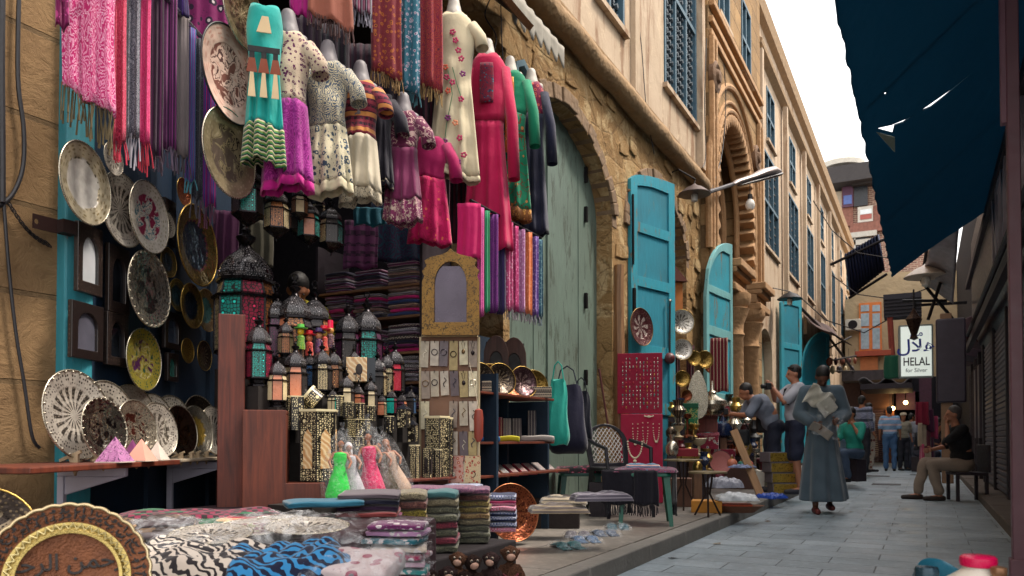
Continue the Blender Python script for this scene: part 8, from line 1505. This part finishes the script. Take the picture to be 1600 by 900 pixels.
for i in range(9):
    q = at(1296 + i * 5, 560 + (i * 13) % 26, X=-2.55 - .06 * (i % 4)); cn_ = ('rust', 'cream', 'dark red', 'grey')[i % 4]; t = thing('hanging_ware', '%s ware hanging under the brown awning, %s from the left' % (cn_, ('first', 'second', 'third', 'fourth', 'fifth', 'sixth', 'seventh', 'eighth', 'ninth')[i]), 'hanging ware', q, i, 'wares hanging under the brown awning'); m = MB(); m.ball((0, 0, -.1), (.1, .07, .14), 10); m.build('body', pm(('6a3420', 'a89878', '4a1c1c', '5a5458')[i % 4], .6, var=.4), t); MB().tube([(0, 0, 0), (0, 0, .4)], .008, 5).build('cord', M_BLK, t)
for i in range(8):
    q = at(1441 + (i % 3) * 8, 628 + i * 11, Y=21 + .2 * (i % 3)); t = thing('hanging_scarf', '%s cloth hanging in the dark shop below the sign, %s from the top' % (('crimson', 'plum', 'rose', 'cream')[i % 4], ('first', 'second', 'third', 'fourth', 'fifth', 'sixth', 'seventh', 'lowest')[i]), 'scarf', q, .3 * i, 'cloths hanging below the sign'); cloth_tube(.28, .1, .55, 2, i).build('cloth', fab('plain', ('7a1430', '4a1838', 'a83a5c', 'b8a48c')[i % 4]), t, smooth=2)
pc = thing('purple_canopy', 'old timber and cloth canopy over the far shopfronts', 'canopy'); m = MB(); bx(m, (1344, 600), (1425, 606), 27, 3); m.build('beam', M_DW, pc, smooth=False); m = MB(); m.grid(lambda u, v: (lambda p: (p.x, p.y + v * 2, p.z + .1 * sin(u * 14) - .15 * v))(at(1340 + 84 * u, 594, Y=27)), 24, 4); o = m.build('cloth', pm('8a8488', .8, var=.5), pc, smooth=2); o.modifiers.new('s', 'SOLIDIFY').thickness = .02
vl = thing('dark_valance', 'green and dark cloth hanging left of the white sign', 'cloth', at(1400, 555, Y=18.5)); cloth_tube(.45, .1, .5, 3, 4).build('cloth', fab('plain', '16503c'), vl, smooth=2)
# beam and white valance over the green door
t = thing('shop_beam', 'weathered wooden beam jutting over the stall at the top', 'beam'); m = MB(); m.tube([at(775, -20, X=-2.75), at(828, 42, X=-2.75)], .035, 4); m.build('timber', wood('6a4428', '9a6c44'), t); m = MB(); a = [at(735, -30, X=WX + .05), at(775, -22, X=-2.8), at(826, 38, X=-2.8), at(800, 22, X=WX + .05)]; m.add(a + [p + Vector((0, 0, .03)) for p in a], [(0, 1, 2, 3), (7, 6, 5, 4), (0, 4, 5, 1), (1, 5, 6, 2), (2, 6, 7, 3), (3, 7, 4, 0)]); m.build('boarding', M_DW, t, smooth=False)
t = thing('lace_valance', 'torn white lace valance hanging from the string course above the green door', 'valance'); a, c = at(800, -20, X=WX + .26), at(880, 75, X=WX + .26); m = MB(); m.grid(lambda u, v: (a.x + .008 * sin(u * 40), a.y + (c.y - a.y) * u, a.z + (c.z - a.z) * u - v * (.26 + .05 * sin(u * 40) - .1 * u)), 60, 4); o = m.build('cloth', pm('8c877c', .85, var=.4, sc=10), t, smooth=2); o.modifiers.new('s', 'SOLIDIFY').thickness = .006
t = thing('pale_wall_niche', 'small pale blue arched shutter high on the wall behind the abaya', 'shutter', at(812, 128, X=WX + .03)); k = mpp(t.location); MB().prism([(-26 * k, -36 * k), (-26 * k, 20 * k), (0, 34 * k), (26 * k, 20 * k), (26 * k, -36 * k)], 0, .05, [[(-18 * k, -34 * k), (-18 * k, 14 * k), (0, 24 * k), (18 * k, 14 * k), (18 * k, -34 * k)]], ax='x').build('frame', peel('6f8f9c', '9aa0a0', 3, .6), t, smooth=False)
# ---------------- dense small wares of the second stall ----------------
PR = [[(.25, 0), (.28, .05), (.1, .12), (.07, .3), (.22, .42), (.3, .6), (.16, .78), (.2, .95), (.24, 1.)], [(.2, 0), (.22, .05), (.08, .15), (.06, .4), (.25, .5), (.34, .7), (.3, .72), (.05, .55), (.001, .5)], [(.2, 0), (.3, .15), (.32, .4), (.2, .62), (.1, .7), (.1, .85), (.18, 1.), (.1, 1.0)], [(.3, 0), (.3, .06), (.06, .14), (.05, .75), (.16, .8), (.18, .95), (.001, .98)], [(.12, 0), (.4, .1), (.48, .4), (.4, .6), (.15, .7), (.08, .85), (.001, 1.)]]
NM = ['vase', 'goblet', 'urn', 'candlestick', 'teapot']; MT = [(M_BRASS, 'brass'), (M_SILV, 'silver'), (DRK, 'dark engraved'), (COP, 'copper'), (pm('1c2a4a', .25), 'blue glazed'), (pm('5a1420', .4), 'wine red'), (pm('b8a888', .4), 'bone coloured')]
WH = ['beside the crimson board', 'before the green cloth box', 'left of the carved chest', 'on the carved chest', 'behind the pink drum', 'right of the painted boxes', 'by the leaning wooden board', 'in front of the portal column']
i = 0
for row, (yb, X, xs) in enumerate(((652, -2.95, (1050, 1064, 1080, 1128, 1140, 1158, 1170)), (684, -2.8, (1048, 1060, 1074, 1084, 1130, 1141, 1160, 1172)), (712, -2.66, (1050, 1064, 1082, 1092, 1152, 1164, 1176, 1186)), (738, -2.5, (1090, 1100, 1180, 1190, 1198)))):
    for x in xs:
        k = (i * 3 + row) % 5; mt, mn = MT[(i * 4 + row * 2) % 7]; hp_ = 24 + (i * 7) % 16; wv = WH[min(7, int((x - 1045) / 19))]
        t = lathe_obj(x, yb, PR[k], mt, '%s %s %s, %s row of the small wares' % (mn, NM[k], wv, ('top', 'second', 'third', 'lowest')[row]), 'metal_' + NM[k], NM[k], X=X, hpx=hp_, n=12, group='small wares crowded on the crates', extra=spout if k == 4 else None)
        q = t.location; m = MB(); i += 1
        if q.z > PZ + .1: tag(MB().box(-.05, .05, -.06, .06, 0, q.z - PZ - .002).build('crate', M_DW if i % 3 else wood('5a3c28', '7a5638'), None, (q.x, q.y, PZ), (0, 0, .3), smooth=False), 'upright crate under the %s %s %s' % (mn, NM[k], wv), 'crate', 'upright crates under the small wares')
# cables strung over the lane end and along the right row
for a in [([(1262, 300), (1300, 360), (1340, 395), (1400, 405)], 28, 'thin cable sagging across the lane in front of the brick house'), ([(1240, 455), (1290, 500), (1350, 520), (1440, 470)], 24, 'black cable crossing low before the orange window'), ([(1300, 430), (1340, 460), (1400, 468), (1480, 440)], 26, 'second cable crossing above the orange window')]:
    P = [at(x, y, Y=a[1]) for x, y in a[0]]; o = P[0].copy(); m = MB(); m.tube([p - o for p in P], .018, 6); tag(m.build('overhead_cable', M_IRON, None, o), a[2], 'cable')
# litter and stains on the paving
for i, (x, y) in enumerate(((1120, 850), (1200, 815), (1330, 800), (1410, 830), (1050, 872), (1380, 775))):
    g = at(x, y, Z=.003); m = MB(); m.add([(-.03, -.02, 0), (.035, -.015, .004), (.025, .03, .012), (-.03, .02, .002)], [(0, 1, 2, 3)]); m.add([(-.03, -.02, .001), (.035, -.015, .005), (.025, .03, .013), (-.03, .02, .003)], [(3, 2, 1, 0)])
    tag(m.build('paper_scrap', pm(('8a8478', '6a6058', 'a09a90')[i % 3], .9), None, g, (0, 0, i), smooth=False), ('scrap of litter on the street slabs, ' + ('nearest the kerb', 'before the round tables', 'near the robed man', 'nearest the seated man', 'lowest by the kerb', 'left of the seated man')[i]), 'litter', 'paper scraps on the slabs')
